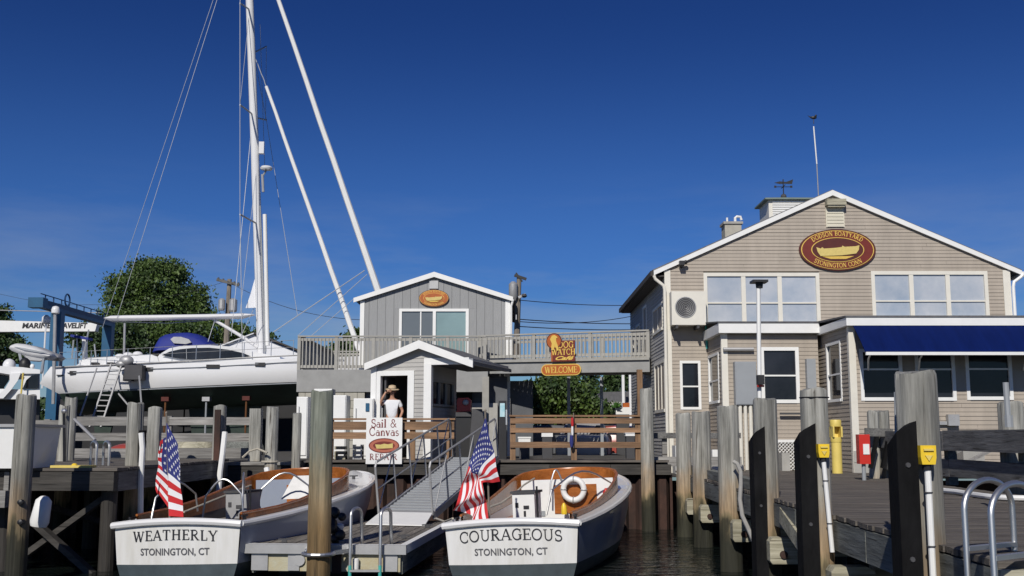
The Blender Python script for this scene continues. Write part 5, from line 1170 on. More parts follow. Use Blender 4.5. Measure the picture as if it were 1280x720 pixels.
# cleats
for (u, v) in ((.45,.35),(.2,2.6),(2.2,1.2),(2.24,3.4)):
    c_ = FT @ Vector((u, v, fz_)); cl = MB(); cl.bar(c_+Vector((-.1,0,.05)), c_+Vector((.1,.03,.05)), .03, .025).box(c_.x-.04,c_.x+.04,c_.y-.015,c_.y+.02,c_.z,c_.z+.045); cl.build('cleat', M['dark_grey'], fd)
# pile hoop
hp = Vector((big_p.location.x, 16.9, .42))
MB().torus(hp, .235, .03, (0,0,1), 24, 8).bar(hp+Vector((.2,.12,0)), hp+Vector((.62,.68,.02)), .06,.06).bar(hp+Vector((-.2,.14,0)), hp+Vector((-.3,.68,.02)), .06,.06).build('pile_hoop', M['metal'], fd)
c_ = P(423,655,17.9); MB().lathe([(.07,-.1),(.075,0),(.09,.03),(.09,.07),(.04,.09)], c_-Vector((0,0,.08)), 12).build('bollard', M['white'], fd)
bg_ = MB(); 
for i in range(9): bg_.ball((c_.x-.03+random.uniform(-.1,.12), 17.75+random.uniform(-.1,.1), .52+i*.055), (random.uniform(.06,.11),)*3, 8, 6)
bg_.build('dark_bundle', M['dark'], cat='bundle', label='dark bundle of gear piled behind the green topped piling', smooth=True)
# swim ladder
sl_ = thing('swim_ladder', 'hooped steel ladder with green slimed legs at the front of the floating dock', 'ladder', P(458,690,17.3))
LY = 17.15
for px in (438, 475.5):
    x0 = X(px,LY,680); zt = Z(636,LY)
    MB().tube([(x0,LY,.22),(x0,LY,zt-.10)] + [(x0+.06-.06*math.cos(R(a)), LY+.15-.15*math.cos(R(a)), zt-.10+.10*math.sin(R(a))) for a in range(20,180,20)] + [(x0+.12,LY+.30,zt-.10),(x0+.12,LY+.42,fz_)], .026, 10).build('side_rail', M['alu'], sl_, smooth=True)
    MB().tube([(x0,LY,-.7),(x0,LY,.22)], .027, 10).build('slimed_leg', M['teal'], sl_, smooth=True)
for z in (.14, -.12): MB().bar((X(438,LY,680),LY,z),(X(475.5,LY,680),LY,z), .07,.03).build('rung', M['alu_dull'], sl_)

# ------------------------------------------------------------------ GANGWAY
g0 = P(508,640,22.1); g0.z = .66; g1 = P(594,560,26.35); g1.z = 1.68
gd = (g1-g0); Lg = gd.length; gd.normalize(); gs = gd.cross(Vector((0,0,1))).normalized(); gu = gs.cross(gd)
gg = thing('gangway', 'grey aluminium gangway with handrails sloping from the quay to the floating dock', 'gangway', g0)
GP = lambda s, n_, h_: g0 + gd*s + gs*n_ + gu*h_
hw_ = .57
MB().hexa([GP(0,-hw_+.04,-.03),GP(0,hw_-.04,-.03),GP(Lg,hw_-.04,-.03),GP(Lg,-hw_+.04,-.03),GP(0,-hw_+.04,0),GP(0,hw_-.04,0),GP(Lg,hw_-.04,0),GP(Lg,-hw_+.04,0)]).build('tread_deck', M['alu_dull'], gg)
i = 0; s = .25
while s < Lg-.1: MB().hexa([GP(s,-hw_+.05,0),GP(s,hw_-.05,0),GP(s+.05,hw_-.05,0),GP(s+.05,-hw_+.05,0),GP(s,-hw_+.05,.022),GP(s,hw_-.05,.022),GP(s+.05,hw_-.05,.022),GP(s+.05,-hw_+.05,.022)]).build('cleat_strip', M['grey_metal'], gg); s += .19
MB().hexa([g0+gs*-.60+Vector((-.12,-1.0,-.15)),g0+gs*.60+Vector((-.12,-1.0,-.15)),g0+gs*.55+Vector((0,0,.0)),g0+gs*-.55,g0+gs*-.60+Vector((-.12,-1.0,-.13)),g0+gs*.60+Vector((-.12,-1.0,-.13)),g0+gs*.55+Vector((0,0,.03)),g0+gs*-.55+Vector((0,0,.03))]).build('transition_plate', M['white'], gg)
for sd_i, n_ in enumerate((-hw_, hw_)):
    MB().bar(GP(0,n_,-.03), GP(Lg,n_,-.03), .05, .14).build('side_beam', M['alu_dull'], gg)
    MB().tube([GP(-.05,n_,.0), GP(-.05,n_,.95), GP(.02,n_,1.03), GP(Lg-.1,n_,.95), GP(Lg-.02,n_,.9), GP(Lg,n_,0)], .024, 8).build('handrail', M['alu_dull'], gg, smooth=True)
    MB().tube([GP(0,n_,.5), GP(Lg,n_,.48)], .016, 8).build('mid_rail', M['alu_dull'], gg, smooth=True)
    for k in range(1, 5):
        s = Lg*k/5; MB().tube([GP(s,n_,0), GP(s,n_,.98)], .02, 8).build('stanchion', M['alu_dull'], gg, smooth=True)
    for k in range(0, 5, 2):
        s = Lg*k/5; MB().tube([GP(s,n_*1.04,.05), GP(s+Lg/5,n_*1.04,.95)], .013, 6).build('diagonal', M['alu_dull'], gg, smooth=True)
for k in range(3):
    MB().tube([GP(.1,.62,.1), GP(1.2,.72,-.02-.1*k)], .02, 6) if 0 else None

# ------------------------------------------------------------------ LAUNCHES
def bez(a, b_, n_=8): return [a+(b_-a)*i/n_ for i in range(n_+1)]
def launch(lb, T, name_txt, fullness, buoy, flagpatch):
    Lh = 8.0
    def hb(t):
        if t < .45: return 1.07 + .18*math.sin(math.pi/2*t/.45)
        return 1.25*max(0, 1-((t-.45)/.55)**2.6)**.62
    sh = lambda t: .80 + .56*t**1.6
    t_ = thing('launch', lb, 'boat', T @ Vector((0, 3.5, 0)))
    ts = [0,.04,.1,.2,.3,.4,.5,.6,.68,.75,.81,.86,.90,.935,.96,.98,.993,1.0]
    def sec(t):
        b_ = hb(t); z = sh(t); k = t**3
        pts = [(b_, z), (b_*(1.0-.10*k), z*.62+.05), (b_*(.955-.40*k), .20), (b_*(.90-.45*k), .0), (b_*(.5-.3*k), -.30), (0, -.36)]
        yy = lambda zz: t*Lh - .55*t**6*(1-zz/z)
        return pts, yy
    top_r, bot_r = [], []
    for t in ts:
        pts, yy = sec(t)
        stb = [Vector((p[0], yy(p[1]), p[1])) for p in pts]; prt = [Vector((-p[0], yy(p[1]), p[1])) for p in pts]
        top_r.append((prt[:3], stb[:3])); bot_r.append([prt[2], prt[3], prt[4], stb[5], stb[4], stb[3], stb[2]])
    h_ = MB(T)
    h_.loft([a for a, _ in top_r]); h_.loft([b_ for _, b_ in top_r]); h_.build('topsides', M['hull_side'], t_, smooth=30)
    MB(T).loft(bot_r).build('bottom', M['launch_bottom'], t_, smooth=40)
    # transom, bulging slightly aft
    tr = MB(T); ny = 10; rows = []
    cor = [(1.07,.80),(1.05,.56),(1.022,.20)]
    crown = lambda u: .06*(1-u*u)
    for j, (wj, zj) in enumerate(cor): rows.append([Vector((wj*(-1+2*i/ny), -.07*(1-(-1+2*i/ny)**2)-.004, zj + (crown(-1+2*i/ny) if j == 0 else 0))) for i in range(ny+1)])
    tr.loft(rows); tro = tr.build('transom', M['gel_worn'], t_, smooth=30)
    tb = MB(T); rows = [[Vector((wj*(-1+2*i/ny), -.07*(1-(-1+2*i/ny)**2)*kk-.003, zj)) for i in range(ny+1)] for wj, zj, kk in ((1.022,.20,1),(.963,0,.9),(.5,-.30,.3))]; tb.loft(rows); tb.build('transom_bottom', M['launch_bottom'], t_)
    # gunwale moulding
    gun = MB(T)
    side = [Vector((hb(t)+.012, t*Lh, sh(t)+.0)) for t in ts]
    full = side + [Vector((-p.x, p.y, p.z)) for p in side[::-1]]
    gun.tube(full, .048, 8, cap=True); gun.build('gunwale', M['gel'], t_, smooth=True)
    gt = MB(T); gt.tube([Vector((1.10*(-1+2*i/ny), -.07*(1-(-1+2*i/ny)**2)-.03, .80+crown(-1+2*i/ny)+.0)) for i in range(ny+1)], .055, 8); gt.build('transom_rail', M['gel'], t_, smooth=True)
    # deck rings and coaming
    def cm(t):
        if t <= .56: return hb(t)-.19
        if t >= .72: return 0
        return (hb(.56)-.19)*max(0, 1-((t-.56)/.16)**2.4)**.5
    dt_ = [.045,.1,.2,.3,.4,.5,.56,.60,.64,.67,.69,.705,.715,.72]
    dk = MB(T)
    for sgn in (1,-1):
        dk.loft([[Vector((sgn*cm(t), t*Lh, sh(t)+.035)), Vector((sgn*hb(t), t*Lh, sh(t)+.01))] for t in dt_])
    dk.loft([[Vector((u*hb(t), t*Lh, sh(t)+.01+.05*(1-u*u)*min(1,(t-.70)*8))) for u in (-1,-.6,-.2,.2,.6,1)] for t in (.72,.76,.81,.86,.90,.935,.96,.98,.993)])
    dk.loft([[Vector((u*hb(t), t*Lh-(.05*(1-u*u) if t == 0 else 0), sh(t)+.01+.05*(1-u*u))) for u in (-1,-.6,-.2,.2,.6,1)] for t in (0,.045)])
    dk.build('deck', M['gel'], t_, smooth=30)
    hc_ = lambda t: .10 + .26*min(1, max(0,(t-.2)/.45))**1.6
    cp = [(cm(t), t*Lh, sh(t)) for t in dt_]; pts = cp + [(-a,b_,c) for a,b_,c in cp[::-1][1:]]
    tt = dt_ + dt_[::-1][1:]
    co_ = MB(T); ring = []
    for (a,b_,c), t in zip(pts, tt):
        v = Vector((a, b_-.045*Lh if 0 else b_, 0)); inn = Vector((a*.965, b_-.03 if t > .6 else b_, 0))
        ring.append([Vector((v.x,v.y,c+.03)), Vector((v.x,v.y,c+.03+hc_(t))), Vector((inn.x,inn.y,c+.03+hc_(t))), Vector((inn.x,inn.y,c-.12))])
    co_.loft(ring); co_.build('coaming', M['orange_wood'], t_, smooth=30)
    cr_ = MB(T); cr_.tube([Vector((a,b_,c+.035+hc_(t))) for (a,b_,c), t in zip(pts, tt)], .022, 6); cr_.build('coaming_cap', M['orange_wood'], t_, smooth=True)
    # inner liner and floor
    ln = MB(T); ln.loft([[Vector((a*.96, b_, c-.10)), Vector((a*.88, b_, .30))] for (a,b_,c) in pts]); ln.build('liner', M['dark_grey'] if not buoy else M['white'], t_, smooth=30)
    MB(T).prism([(a*.9, b_, .28) for a,b_,c in pts], (0,0,.03)).build('floor', M['plank_y'], t_)
    MB(T).box(-.86,.86,.33,.37,.3,.82).build('aft_panel', M['orange_wood'] if buoy else M['grey_paint'], t_)
    # side benches
    for sgn in (1,-1): MB(T).hexa([(sgn*.55,.6,.62),(sgn*.86,.6,.62),(sgn*.98,4.2,.64),(sgn*.62,4.2,.64),(sgn*.55,.6,.67),(sgn*.86,.6,.67),(sgn*.98,4.2,.69),(sgn*.62,4.2,.69)]).build('bench', M['orange_wood'] if buoy else M['plank_y'], t_)
    # forward bulkhead
    by_ = .605*Lh
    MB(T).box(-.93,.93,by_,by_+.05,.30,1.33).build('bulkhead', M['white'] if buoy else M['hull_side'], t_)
    bh = MB(T).box(-.26,.60,by_-.02,by_-.002,.66,1.22).build('panel', M['orange_wood'], t_)
    MB(T).box(-.66,-.46,by_-.02,by_-.002,.62,.72).build('vent_grille', M['grey_metal'], t_)
    # console / engine box
    ob = Vector((-.30, 2.25, 0)) if buoy else Vector((-.12, 2.3, 0))
    MB(T).box(ob.x-.20,ob.x+.20,ob.y,ob.y+.55,.30,1.18).build('console', M['white'] if buoy else M['alu_dull'], t_)
    MB(T).box(ob.x-.23,ob.x+.23,ob.y-.03,ob.y+.58,1.18,1.22).build('console_top', M['dark_grey'], t_)
    k_ = MB(T)
    for (u, v, a_, c__) in ((-.12,.98,.03,.07),(.05,.94,.05,.05),(.02,.83,.02,.08),(-.03,.72,.12,.03),(-.03,.64,.10,.04)):
        k_.box(ob.x+u-a_, ob.x+u+a_, ob.y-.012, ob.y-.002, v-c__*.6, v+c__*.6)
    k_.build('instrument_marks', M['ink'] if buoy else M['dark_grey'], t_)
    MB(T).tube([Vector((ob.x+.24, ob.y+.05, .35)), Vector((ob.x+.24, ob.y+.05, 1.3))], .018, 8).build('lever', M['dark'], t_)
    # chrome hoops and rails
    hoops = [((.55,3.1),(.95,4.6),.80,.62)] if buoy else [((.35,1.2),(-.35,1.3),.8,.62)]
    def hoop2(a, b_, zb, h_, r=.017): 
        a = Vector((a[0],a[1],zb)); b_ = Vector((b_[0],b_[1],zb+.05)); pts = [a, a.lerp(b_,.08)+Vector((0,0,h_*.6))]
        for q in range(1,8): f = q/8; pts.append(a.lerp(b_,.1+.8*f)+Vector((0,0,h_*(.6+.4*math.sin(math.pi*min(1,f*1.0))))))
        pts += [a.lerp(b_,.95)+Vector((0,0,h_*.55)), b_]
        MB(T).tube(pts, r, 8).build('grab_rail', M['alu'], t_, smooth=True)
    if buoy:
        hoop2((-.05,3.0),(1.0,4.9),.75,.72); hoop2((-.78,.9),(-.95,2.0),.85,.60); hoop2((-.3,4.6),(-.05,4.75),.9,.6)
    else:
        hoop2((-.9,.8),(-.65,1.9),.85,.55); hoop2((-.35,1.5),(.35,1.6),.8,.62); hoop2((.0,2.9),(.85,3.4),.85,.62); hoop2((.1,2.1),(-.2,2.8),.95,.55)
    # fire bottle, cushions, small gear on the foredeck
    if buoy:
        MB(T).lathe([(.06,0),(.065,.04),(.065,.26),(.03,.32),(.02,.34)], (.82, 4.6, .80), 12).build('fire_bottle', M['red'], t_, smooth=50)
        MB(T).lathe([(.055,0),(.06,.03),(.05,.16),(.02,.22)], (-.02, 4.55, .66), 12).build('yellow_bottle', M['yellow'], t_, smooth=50)
        MB(T).box(.45,.75,5.75,5.95,1.12,1.17).build('hatch', M['red'], t_)
    for (u, v) in ((.5,6.6),(-.4,6.5),(0,7.3)):
        zz = sh(v/Lh)+.06; MB(T).bar((u-.09,v,zz+.05),(u+.09,v,zz+.05),.03,.025).box(u-.03,u+.03,v-.015,v+.015,zz-.02,zz+.04).build('cleat', M['dark_grey'], t_)
    for (u, v) in ((.97,.35),(-.97,.35)): MB(T).bar((u,v-.1,.90),(u,v+.1,.90),.03,.03).box(u-.015,u+.015,v-.04,v+.04,.84,.89).build('cleat', M['dark'], t_)
    # windscreen frame on the other launch
    if not buoy:
        MB(T).hexa([(.2,3.5,1.0),(.75,3.7,1.0),(.74,3.74,1.0),(.2,3.54,1.0),(.35,3.75,1.42),(.75,3.9,1.42),(.74,3.93,1.42),(.35,3.78,1.42)]).build('windscreen', M['alu_dull'], t_)
        MB(T).box(.1,.6,4.0,4.5,.6,1.0).build('seat_box', M['orange_wood'], t_)
    # lettering on the transom
    lm = MB(); bulge = lambda u: -.07*(1-(u/1.05)**2)-.012
    sz = .172 if len(name_txt) > 9 else .158
    pl = lambda u, v, uc, e: T @ Vector((u, bulge(u)-e, (.575 + v) - .035*(uc/.8)**2*1.2))
    serif(lm, name_txt, sz, pl, track=.03 if len(name_txt) > 9 else .09, wx=1.12)
    lm.build('boat_name', M['ink'], t_)
    lm = MB(); sans(lm, 'STONINGTON, CT', .148, lambda u, v, a, b_: T @ Vector((u, bulge(u), .345+v)), bold=.003, sx=.92, spacing=1.02); lm.build('home_port', M['ink_grey'], t_)
    return t_, T
TC = Matrix.Translation((.01, 17.5, 0)) @ Matrix.Rotation(R(-13.5), 4, 'Z') @ Matrix.Rotation(R(-2.4), 4, 'Y')
TW = Matrix.Translation((X(222,17.5,680), 17.5, 0)) @ Matrix.Rotation(R(-12), 4, 'Z') @ Matrix.Rotation(R(-1.8), 4, 'Y')
LC, _ = launch('white launch lettered COURAGEOUS with a life ring in its varnished cockpit', TC, 'COURAGEOUS', 1, True, None)
LW, _ = launch('white launch lettered WEATHERLY with a dark cockpit behind its flag', TW, 'WEATHERLY', 1, False, None)
# life ring hanging on the bulkhead
lc = P(717,612,22.05); lr = thing('life_ring', 'white life ring hanging on the varnished bulkhead of the right launch', 'life ring', lc-Vector((0,0,.28)))
rn = R(13.5); axr = Vector((math.sin(rn), math.cos(rn), 0))
MB().torus(lc, .205, .058, axr, 32, 10).build('ring', M['white'], lr, smooth=True)
for a in (45,135,225,315):
    u = axr.orthogonal().normalized(); v = axr.cross(u); d_ = u*math.cos(R(a))+v*math.sin(R(a)); tng = axr.cross(d_)
    MB().torus(lc+d_*.205, .061, .012, tng, 14, 6).build('band', M['alu_dull'], lr)
# mooring ropes
for pts, lb in (([P(612,634,19.0),P(626,629,19.5),P(642,618,20.4),P(655,606,21.4),P(668,598,22.5)], 'tan rope running along the left gunwale of the right launch'), ([P(545,648,20.5),P(556,652,19.8),P(566,648,18.2)], 'mooring rope from the floating dock to the right launch'), ([P(230,640,19),P(300,612,21),P(330,600,24.3)], 'dark mooring rope from the left launch to the roped piling')):
    MB().tube(pts, .017, 6).build('rope', M['rope'], cat='rope', label=lb, smooth=True)
# ------------------------------------------------------------------ FLAGS
def flag(nm, lb, cols, staff, Yf, fold, nf, yspread=.0, stars=True):
    """cols: list of (v, top pixel, bottom pixel, depth offset) along the fly"""
    t_ = thing('flag', lb, 'flag', P(*staff[-1], Yf), None)
    MB().tube([P(staff[0][0], staff[0][1], Yf+.02), P(staff[-1][0], staff[-1][1], Yf+.02)], .016, 8).build('staff', M['pole_wood'], t_)
    MB().ball(P(staff[0][0], staff[0][1]-1, Yf+.02), .022, 8, 6).build('staff_knob', M['pole_wood'], t_)
    def pos(u, v, off=0):     # u 0 top .. 1 bottom, v 0 hoist .. 1 fly
        for i in range(len(cols)-1):
            if v <= cols[i+1][0] + 1e-6: break
        a, b_ = cols[i], cols[i+1]; f = (v-a[0])/(b_[0]-a[0]); f2 = f
        top = (a[1][0]+(b_[1][0]-a[1][0])*f2, a[1][1]+(b_[1][1]-a[1][1])*f2); bot = (a[2][0]+(b_[2][0]-a[2][0])*f2, a[2][1]+(b_[2][1]-a[2][1])*f2)
        wv = math.sin((v*nf + u*.9)*math.pi*2); w2 = math.sin((u*1.7+v*2.3+.3)*math.pi*2)
        px = top[0]+(bot[0]-top[0])*u + fold*14*w2*math.sin(math.pi*u)*(.3+v)*.5; py = top[1]+(bot[1]-top[1])*u + fold*10*wv*v*.6
        dpt = a[3]+(b_[3]-a[3])*f
        return P(px, py, Yf - .04 - dpt - fold*.16*wv*(.25+v) - off)
    nu, nv = 39, 40; mb = MB(); vs = [pos(i/nu, j/nv) for i in range(nu+1) for j in range(nv+1)]
    b0 = 0; mb.v = [tuple(p) for p in vs]
    for i in range(nu):
        for j in range(nv):
            st = i*13//nu; ca = st < 7 and (j+.5)/nv < .4
            mb.f.append((i*(nv+1)+j, i*(nv+1)+j+1, (i+1)*(nv+1)+j+1, (i+1)*(nv+1)+j)); mb.mi.append(2 if ca else (0 if st % 2 == 0 else 1))
    c_ = mb.build('cloth', [M['flag_red'], M['flag_white'], M['flag_blue']], t_, smooth=60)
    st_ = MB(); cu = 7/13
    for r_ in range(9):
        for k in range(6 if r_ % 2 == 0 else 5):
            uu = cu*(r_+1)/10; vv = .4*((2*k+1) if r_ % 2 == 0 else (2*k+2))/12
            for sgn in (1,-1):
                st_.poly([pos(uu+.027*rr_*math.cos(R(a)), vv+.016*rr_*math.sin(R(a)), .008*sgn) for a, rr_ in [(36*q, 1.0 if q % 2 == 0 else .42) for q in range(10)]])
    st_.build('stars', M['flag_white'], c_, kind='stuff')
    return t_
flag('flag', 'stars and stripes flag drooping off the stern of the right launch', [(0,(607,522),(625,602),0),(.4,(586,582),(603,604),.1),(1,(566,640),(612,652),.05)], ((607,514),(598,655)) and ((606.5,514),(612,652)), 17.75, .55, 2.6)
flag('flag', 'stars and stripes flag hanging down its staff on the stern of the left launch', [(0,(208,528),(211,645),.0),(.22,(223,556),(230,646),.10),(.33,(210,545),(214,640),-.08),(.44,(200,552),(194,612),-.02),(1,(204,556),(200,622),-.10)], ((208,517),(212,648)), 17.9, .25, 2.0)
# little flag on the quay fence
tf = thing('small_flag', 'small furled red white and blue flag on the middle post of the brown quay fence', 'flag', P(716,560,26.3))
MB().tube([P(717,516,26.3),P(717,560,26.3)], .012, 6).build('staff', M['pole_wood'], tf)
for (a, b_, c, m) in ((522,534,1.8,'flag_red'),(533,546,1.6,'flag_white'),(544,559,2.6,'flag_blue')):
    w1_ = c/F*26.3; p_, q_2 = P(715.5,a,26.25), P(715.5 if m != 'flag_blue' else 714.5,b_,26.25)
    MB().lathe([(w1_*.55,0),(w1_,(p_.z-q_2.z)*.4),(w1_*.8,p_.z-q_2.z)], q_2, 10).build('furled_cloth', M[m], tf, smooth=True)
# ------------------------------------------------------------------ SAILBOAT hauled out
SC = 46.5; sx0 = X(52,45.2,470); SLN = 16.6
sail = thing('sailboat', 'large white sailboat hauled out on land, mast up and blue spray hood', 'boat', (sx0+8, SC, 1.2))
def shb(t): return (1.55 + .75*math.sin(math.pi/2*min(1,t/.45))) if t < .45 else 2.30*max(0,1-((t-.45)/.55)**2.2)**.8
def szs(t): return 5.03 + .62*t - .10*math.sin(math.pi*t)
def szb(t): return 3.93 + .70*t
ts = [0,.03,.07,.12,.2,.3,.4,.5,.6,.7,.8,.88,.94,.98,1]
tp_, bt_ = [], []
for t in ts:
    b_ = shb(t); zs, zb = szs(t), szb(t)
    k = max(0, 1-t/.12); st = lambda a: a*k
    f = [(b_*.98, zs, .45), (b_*1.0, zs-.35, .22), (b_*(1-.06*k), zs-.7, .0), (b_*(.94-.1*k), zb, .75)]
    g = [(b_*(.94-.1*k), zb, .75), (b_*(.80-.2*t), zb-.4, 1.0), (b_*.45, zb-.72, 1.2), (0, zb-.85, 1.4)]
    x = sx0+t*SLN
    bow = lambda zz: -1.2*t**8*(1-(zz-zb)/(zs-zb)) if zz >= zb else -1.2*t**8-1.2*t**10
    F2 = lambda q, s_: Vector((x + q[2]*k + bow(q[1]), SC + s_*q[0], q[1]))
    tp_.append(([F2(q,-1) for q in f], [F2(q,1) for q in f])); bt_.append([F2(q,-1) for q in g] + [F2(q,1) for q in g[::-1][1:]])
hl = MB(); hl.loft([a for a,_ in tp_]); hl.loft([b_ for _,b_ in tp_]); hl.add(tp_[0][0]+tp_[0][1][::-1], [tuple(range(8))]); hl.build('hull', M['gel'], sail, smooth=40)
MB().loft(bt_).add(bt_[0], [tuple(range(len(bt_[0])))]).build('bottom', M['cabin_green'], sail, smooth=40)
MB().loft([[a[0], Vector((a[0].x, SC, a[0].z+.08)), b_[0]] for a, b_ in tp_]).build('deck', M['gel'], sail, smooth=40)
def hull_y(x, dz=0): t = max(0,min(1,(x-sx0)/SLN)); return SC - shb(t)
def on_hull(px, py): 
    y_ = 44.5
    for _ in range(6): y_ = hull_y(P(px,py,y_).x)
    return P(px,py,y_-.025)
MB().tube([on_hull(a, b_) for a, b_ in ((84,466),(130,464),(190,461),(250,459),(320,455),(372,452),(430,449))], .018, 6).build('cove_stripe', M['grey_metal'], sail)
MB().tube([on_hull(a, b_)+Vector((0,.02,0)) for a, b_ in ((67,459),(130,456.5),(190,453.5),(250,450.5),(320,446.5),(372,444),(430,442))], .03, 6).build('toe_rail', M['alu_dull'], sail)
MB().tube([on_hull(a, b_)+Vector((0,-.02,0)) for a, b_ in ((80,491.5),(130,489),(190,486.5),(250,484),(320,481),(372,479),(430,477))], .022, 6).build('boot_stripe', M['grey_metal'], sail)
for (a, b_, w_) in ((91,466,4),(187,461.5,4),(266,458,8),(325,455.5,6)):
    q = on_hull(a, b_); MB().box(q.x-w_*.033, q.x+w_*.033, q.y-.015, q.y+.06, q.z-.075, q.z+.075).build('port_light', M['dark'], sail)
q = on_hull(75,469); MB().box(q.x-.14,q.x+.14,q.y-.02,q.y+.05,q.z-.02,q.z+.02).build('port_light', M['dark'], sail)
# superstructure
def sup(pts, Yn, half, name, m, par=sail, top_in=0, sm=None):
    ps = [P(a, b_, Yn) for a, b_ in pts]; zmin = min(p.z for p in ps); zmax = max(p.z for p in ps)
    near = [Vector((p.x, SC-half + top_in*(p.z-zmin)/(zmax-zmin), p.z)) for p in ps]; far = [Vector((p.x, SC+half - top_in*(p.z-zmin)/(zmax-zmin), p.z)) for p in ps]
    n_ = len(ps); return MB().add(near+far, [tuple(range(n_)), tuple(range(2*n_-1,n_-1,-1))] + [(i,(i+1)%n_,n_+(i+1)%n_,n_+i) for i in range(n_)]).build(name, M[m], par, smooth=sm)
sup([(92,460),(104,451),(112,447),(190,443.5),(197,446),(200,456)], 45.2, 1.35, 'cockpit_coaming', 'gel')
cab = sup([(190,456),(200,443),(212,435.5),(230,432),(262,431.5),(290,433.5),(318,440),(350,446),(352,452)], 45.3, 1.25, 'cabin', 'gel')
def lay(pts, Yn, m, name, par, th=.02): MB().prism([P(a,b_,Yn) for a,b_ in pts], (0,th,0)).build(name, M[m], par)
lay([(202,444),(212,439.5),(225,436.5),(240,435),(262,434.6),(285,437),(303,441),(314,445.5),(285,447.5),(240,449.5),(222,448)], 45.14, 'glass_dark', 'cabin_window', cab)
MB().bar(P(233,436,45.12), P(233.5,449,45.12), .04, .02).build('window_bar', M['grey_metal'], cab)
sup([(98,450),(130,446),(130,452),(98,455)], 45.1, 1.3, 'side_rail_moulding', 'gel')
for a in (118, 138, 192): q = P(a, 454.5, 44.9); MB().box(q.x-.12,q.x+.12,44.85,45.4,q.z-.05,q.z+.05).build('winch_block', M['dark'], sail)
for a, b_ in ((150,446),(160,444),(172,443)): MB().ball(P(a,b_,45.3), (.22,.2,.13), 10, 6).build('deck_cushion', M['gel'], sail, smooth=True)
# dodger
dp = [(193,441),(195,430),(199,421),(206,417),(216,415),(232,414.5),(243,416.5),(254,423),(264,431)]
rings = []
for v in (-1,-.92,-.75,-.4,0,.4,.75,.92,1):
    f = (1-abs(v)**7)**.5 if abs(v) < 1 else 0; base = P(228,441,45.6).z; rings.append([Vector((p.x, SC+1.15*v, base+(p.z-base)*(.12+.88*f))) for p in (P(a,b_,45.6) for a,b_ in dp)])
MB().loft(rings).build('spray_hood', M['blue_canvas'], sail, smooth=50)
MB().prism([P(a,b_,45.28) for a,b_ in ((213,424),(217,421),(226,421),(236,424),(239,428),(232,430),(217,429))], (0,.1,0)).build('hood_window', M['alu_dull'], sail)
# mast, boom, rig
mb0, mt = P(327.5,445,SC), P(308,-117,SC); md_ = (mt-mb0)
def mp_(py): f = (445-py)/562; return mb0 + md_*f
MB().tube([mb0-Vector((0,0,.2)), mp_(250), mp_(0), mt], .18, 14, rs=[.19,.185,.175,.13]).build('mast', M['gel'], sail, smooth=True)
MB().tube([P(331,268,SC-.25), P(334.5,432,SC-.25)], .09, 10).build('spinnaker_pole', M['white'], sail, smooth=True)
MB().tube([mp_(265)+Vector((.17,-.12,0)), mp_(440)+Vector((.19,-.12,0))], .035, 8).build('mast_track', M['grey_metal'], sail)
MB().prism([P(a,b_,SC-.05) for a,b_ in ((322,338),(318,350),(313,368),(307,385),(325,384.5))], (0,.05,0)).build('mainsail_corner', M['shirt'], sail)
bm_ = MB(); bps = [(131,397.5),(136,394.5),(150,394),(200,393.5),(260,392.5),(308,391.5),(318,393)]; bpb = [(131,398.5),(140,401.5),(160,401.5),(200,401),(260,400),(300,398.5),(318,394)]
rg = []
for (a,b_),(c,d) in zip(bps,bpb):
    u, l_ = P(a,b_,SC-.3), P(c,d,SC-.3); mid_ = (u+l_)/2; h_ = (u.z-l_.z)/2
    rg.append([Vector((mid_.x, SC-.3+.16*math.cos(R(q*45)), mid_.z+h_*math.sin(R(q*45)))) for q in range(8)])
bm_.loft(rg, closed=True, capa=True, capb=True).build('boom', M['gel'], sail, smooth=50)
MB().tube([P(268,400,SC-.2), P(303,421,SC-.2), P(322,434,SC-.1)], .07, 8).build('boom_vang', M['gel'], sail, smooth=True)
MB().tube([P(140,402,SC-.2), P(210,404,SC-.2), P(262,400,SC-.2)], .02, 5).build('reef_line', M['grey_metal'], sail)
# spreaders
def spr_(a, b_, dn): MB().tube([P(*a, SC), P(b_[0],b_[1],SC+dn)], .035, 6).build('spreader', M['alu_dull'], sail)
spr_((312,12),(300,4),-1.6); spr_((316,143),(300,131),-1.8); spr_((322,280),(300,268),-2.0); spr_((317,66),(333,58),1.6); spr_((320,147),(333,150),1.6)
# furled headsails
def stay(a, b_, ra, rb_, nm='furled_sail', m='white', dy=0): 
    pa, pb = P(*a, SC+dy), P(*b_, SC+dy); n_ = 10
    MB().tube([pa.lerp(pb,i/n_) + Vector((random.uniform(-.012,.012),0,0)) for i in range(n_+1)], ra, 8, rs=[ra+(rb_-ra)*i/n_ for i in range(n_+1)]).build(nm, M[m], sail, smooth=True)
stay((308,-117),(333,-44),.03,.03,'forestay','rig'); stay((333,-44),(505,458),.085,.16)
stay((318,70),(333,108),.02,.02,'inner_stay','rig'); stay((333,108),(449,438),.07,.12)
def line(a, b_, r=.014, nm='stay_wire', dy=0, dy2=None): MB().tube([P(*a,SC+dy), P(*b_,SC+(dy if dy2 is None else dy2))], r, 5).build(nm, M['rig'], sail)
line((308,-117),(146,398),.011,dy2=-.5); line((306,-117),(128,410),.011,dy2=.8); line((300,4),(308,-117),.014,dy=-1.6,dy2=0); line((300,4),(300,131),.014,dy=-1.6,dy2=-1.8)
line((300,131),(300,268),.014,dy=-1.8,dy2=-2.0); line((300,268),(303,446),.016,dy=-2.0,dy2=-2.2); line((312,12),(300,131),.012,dy2=-1.8); line((316,143),(289,420),.014,dy2=-1.4); line((322,200),(300,392),.012,dy2=-1.8)
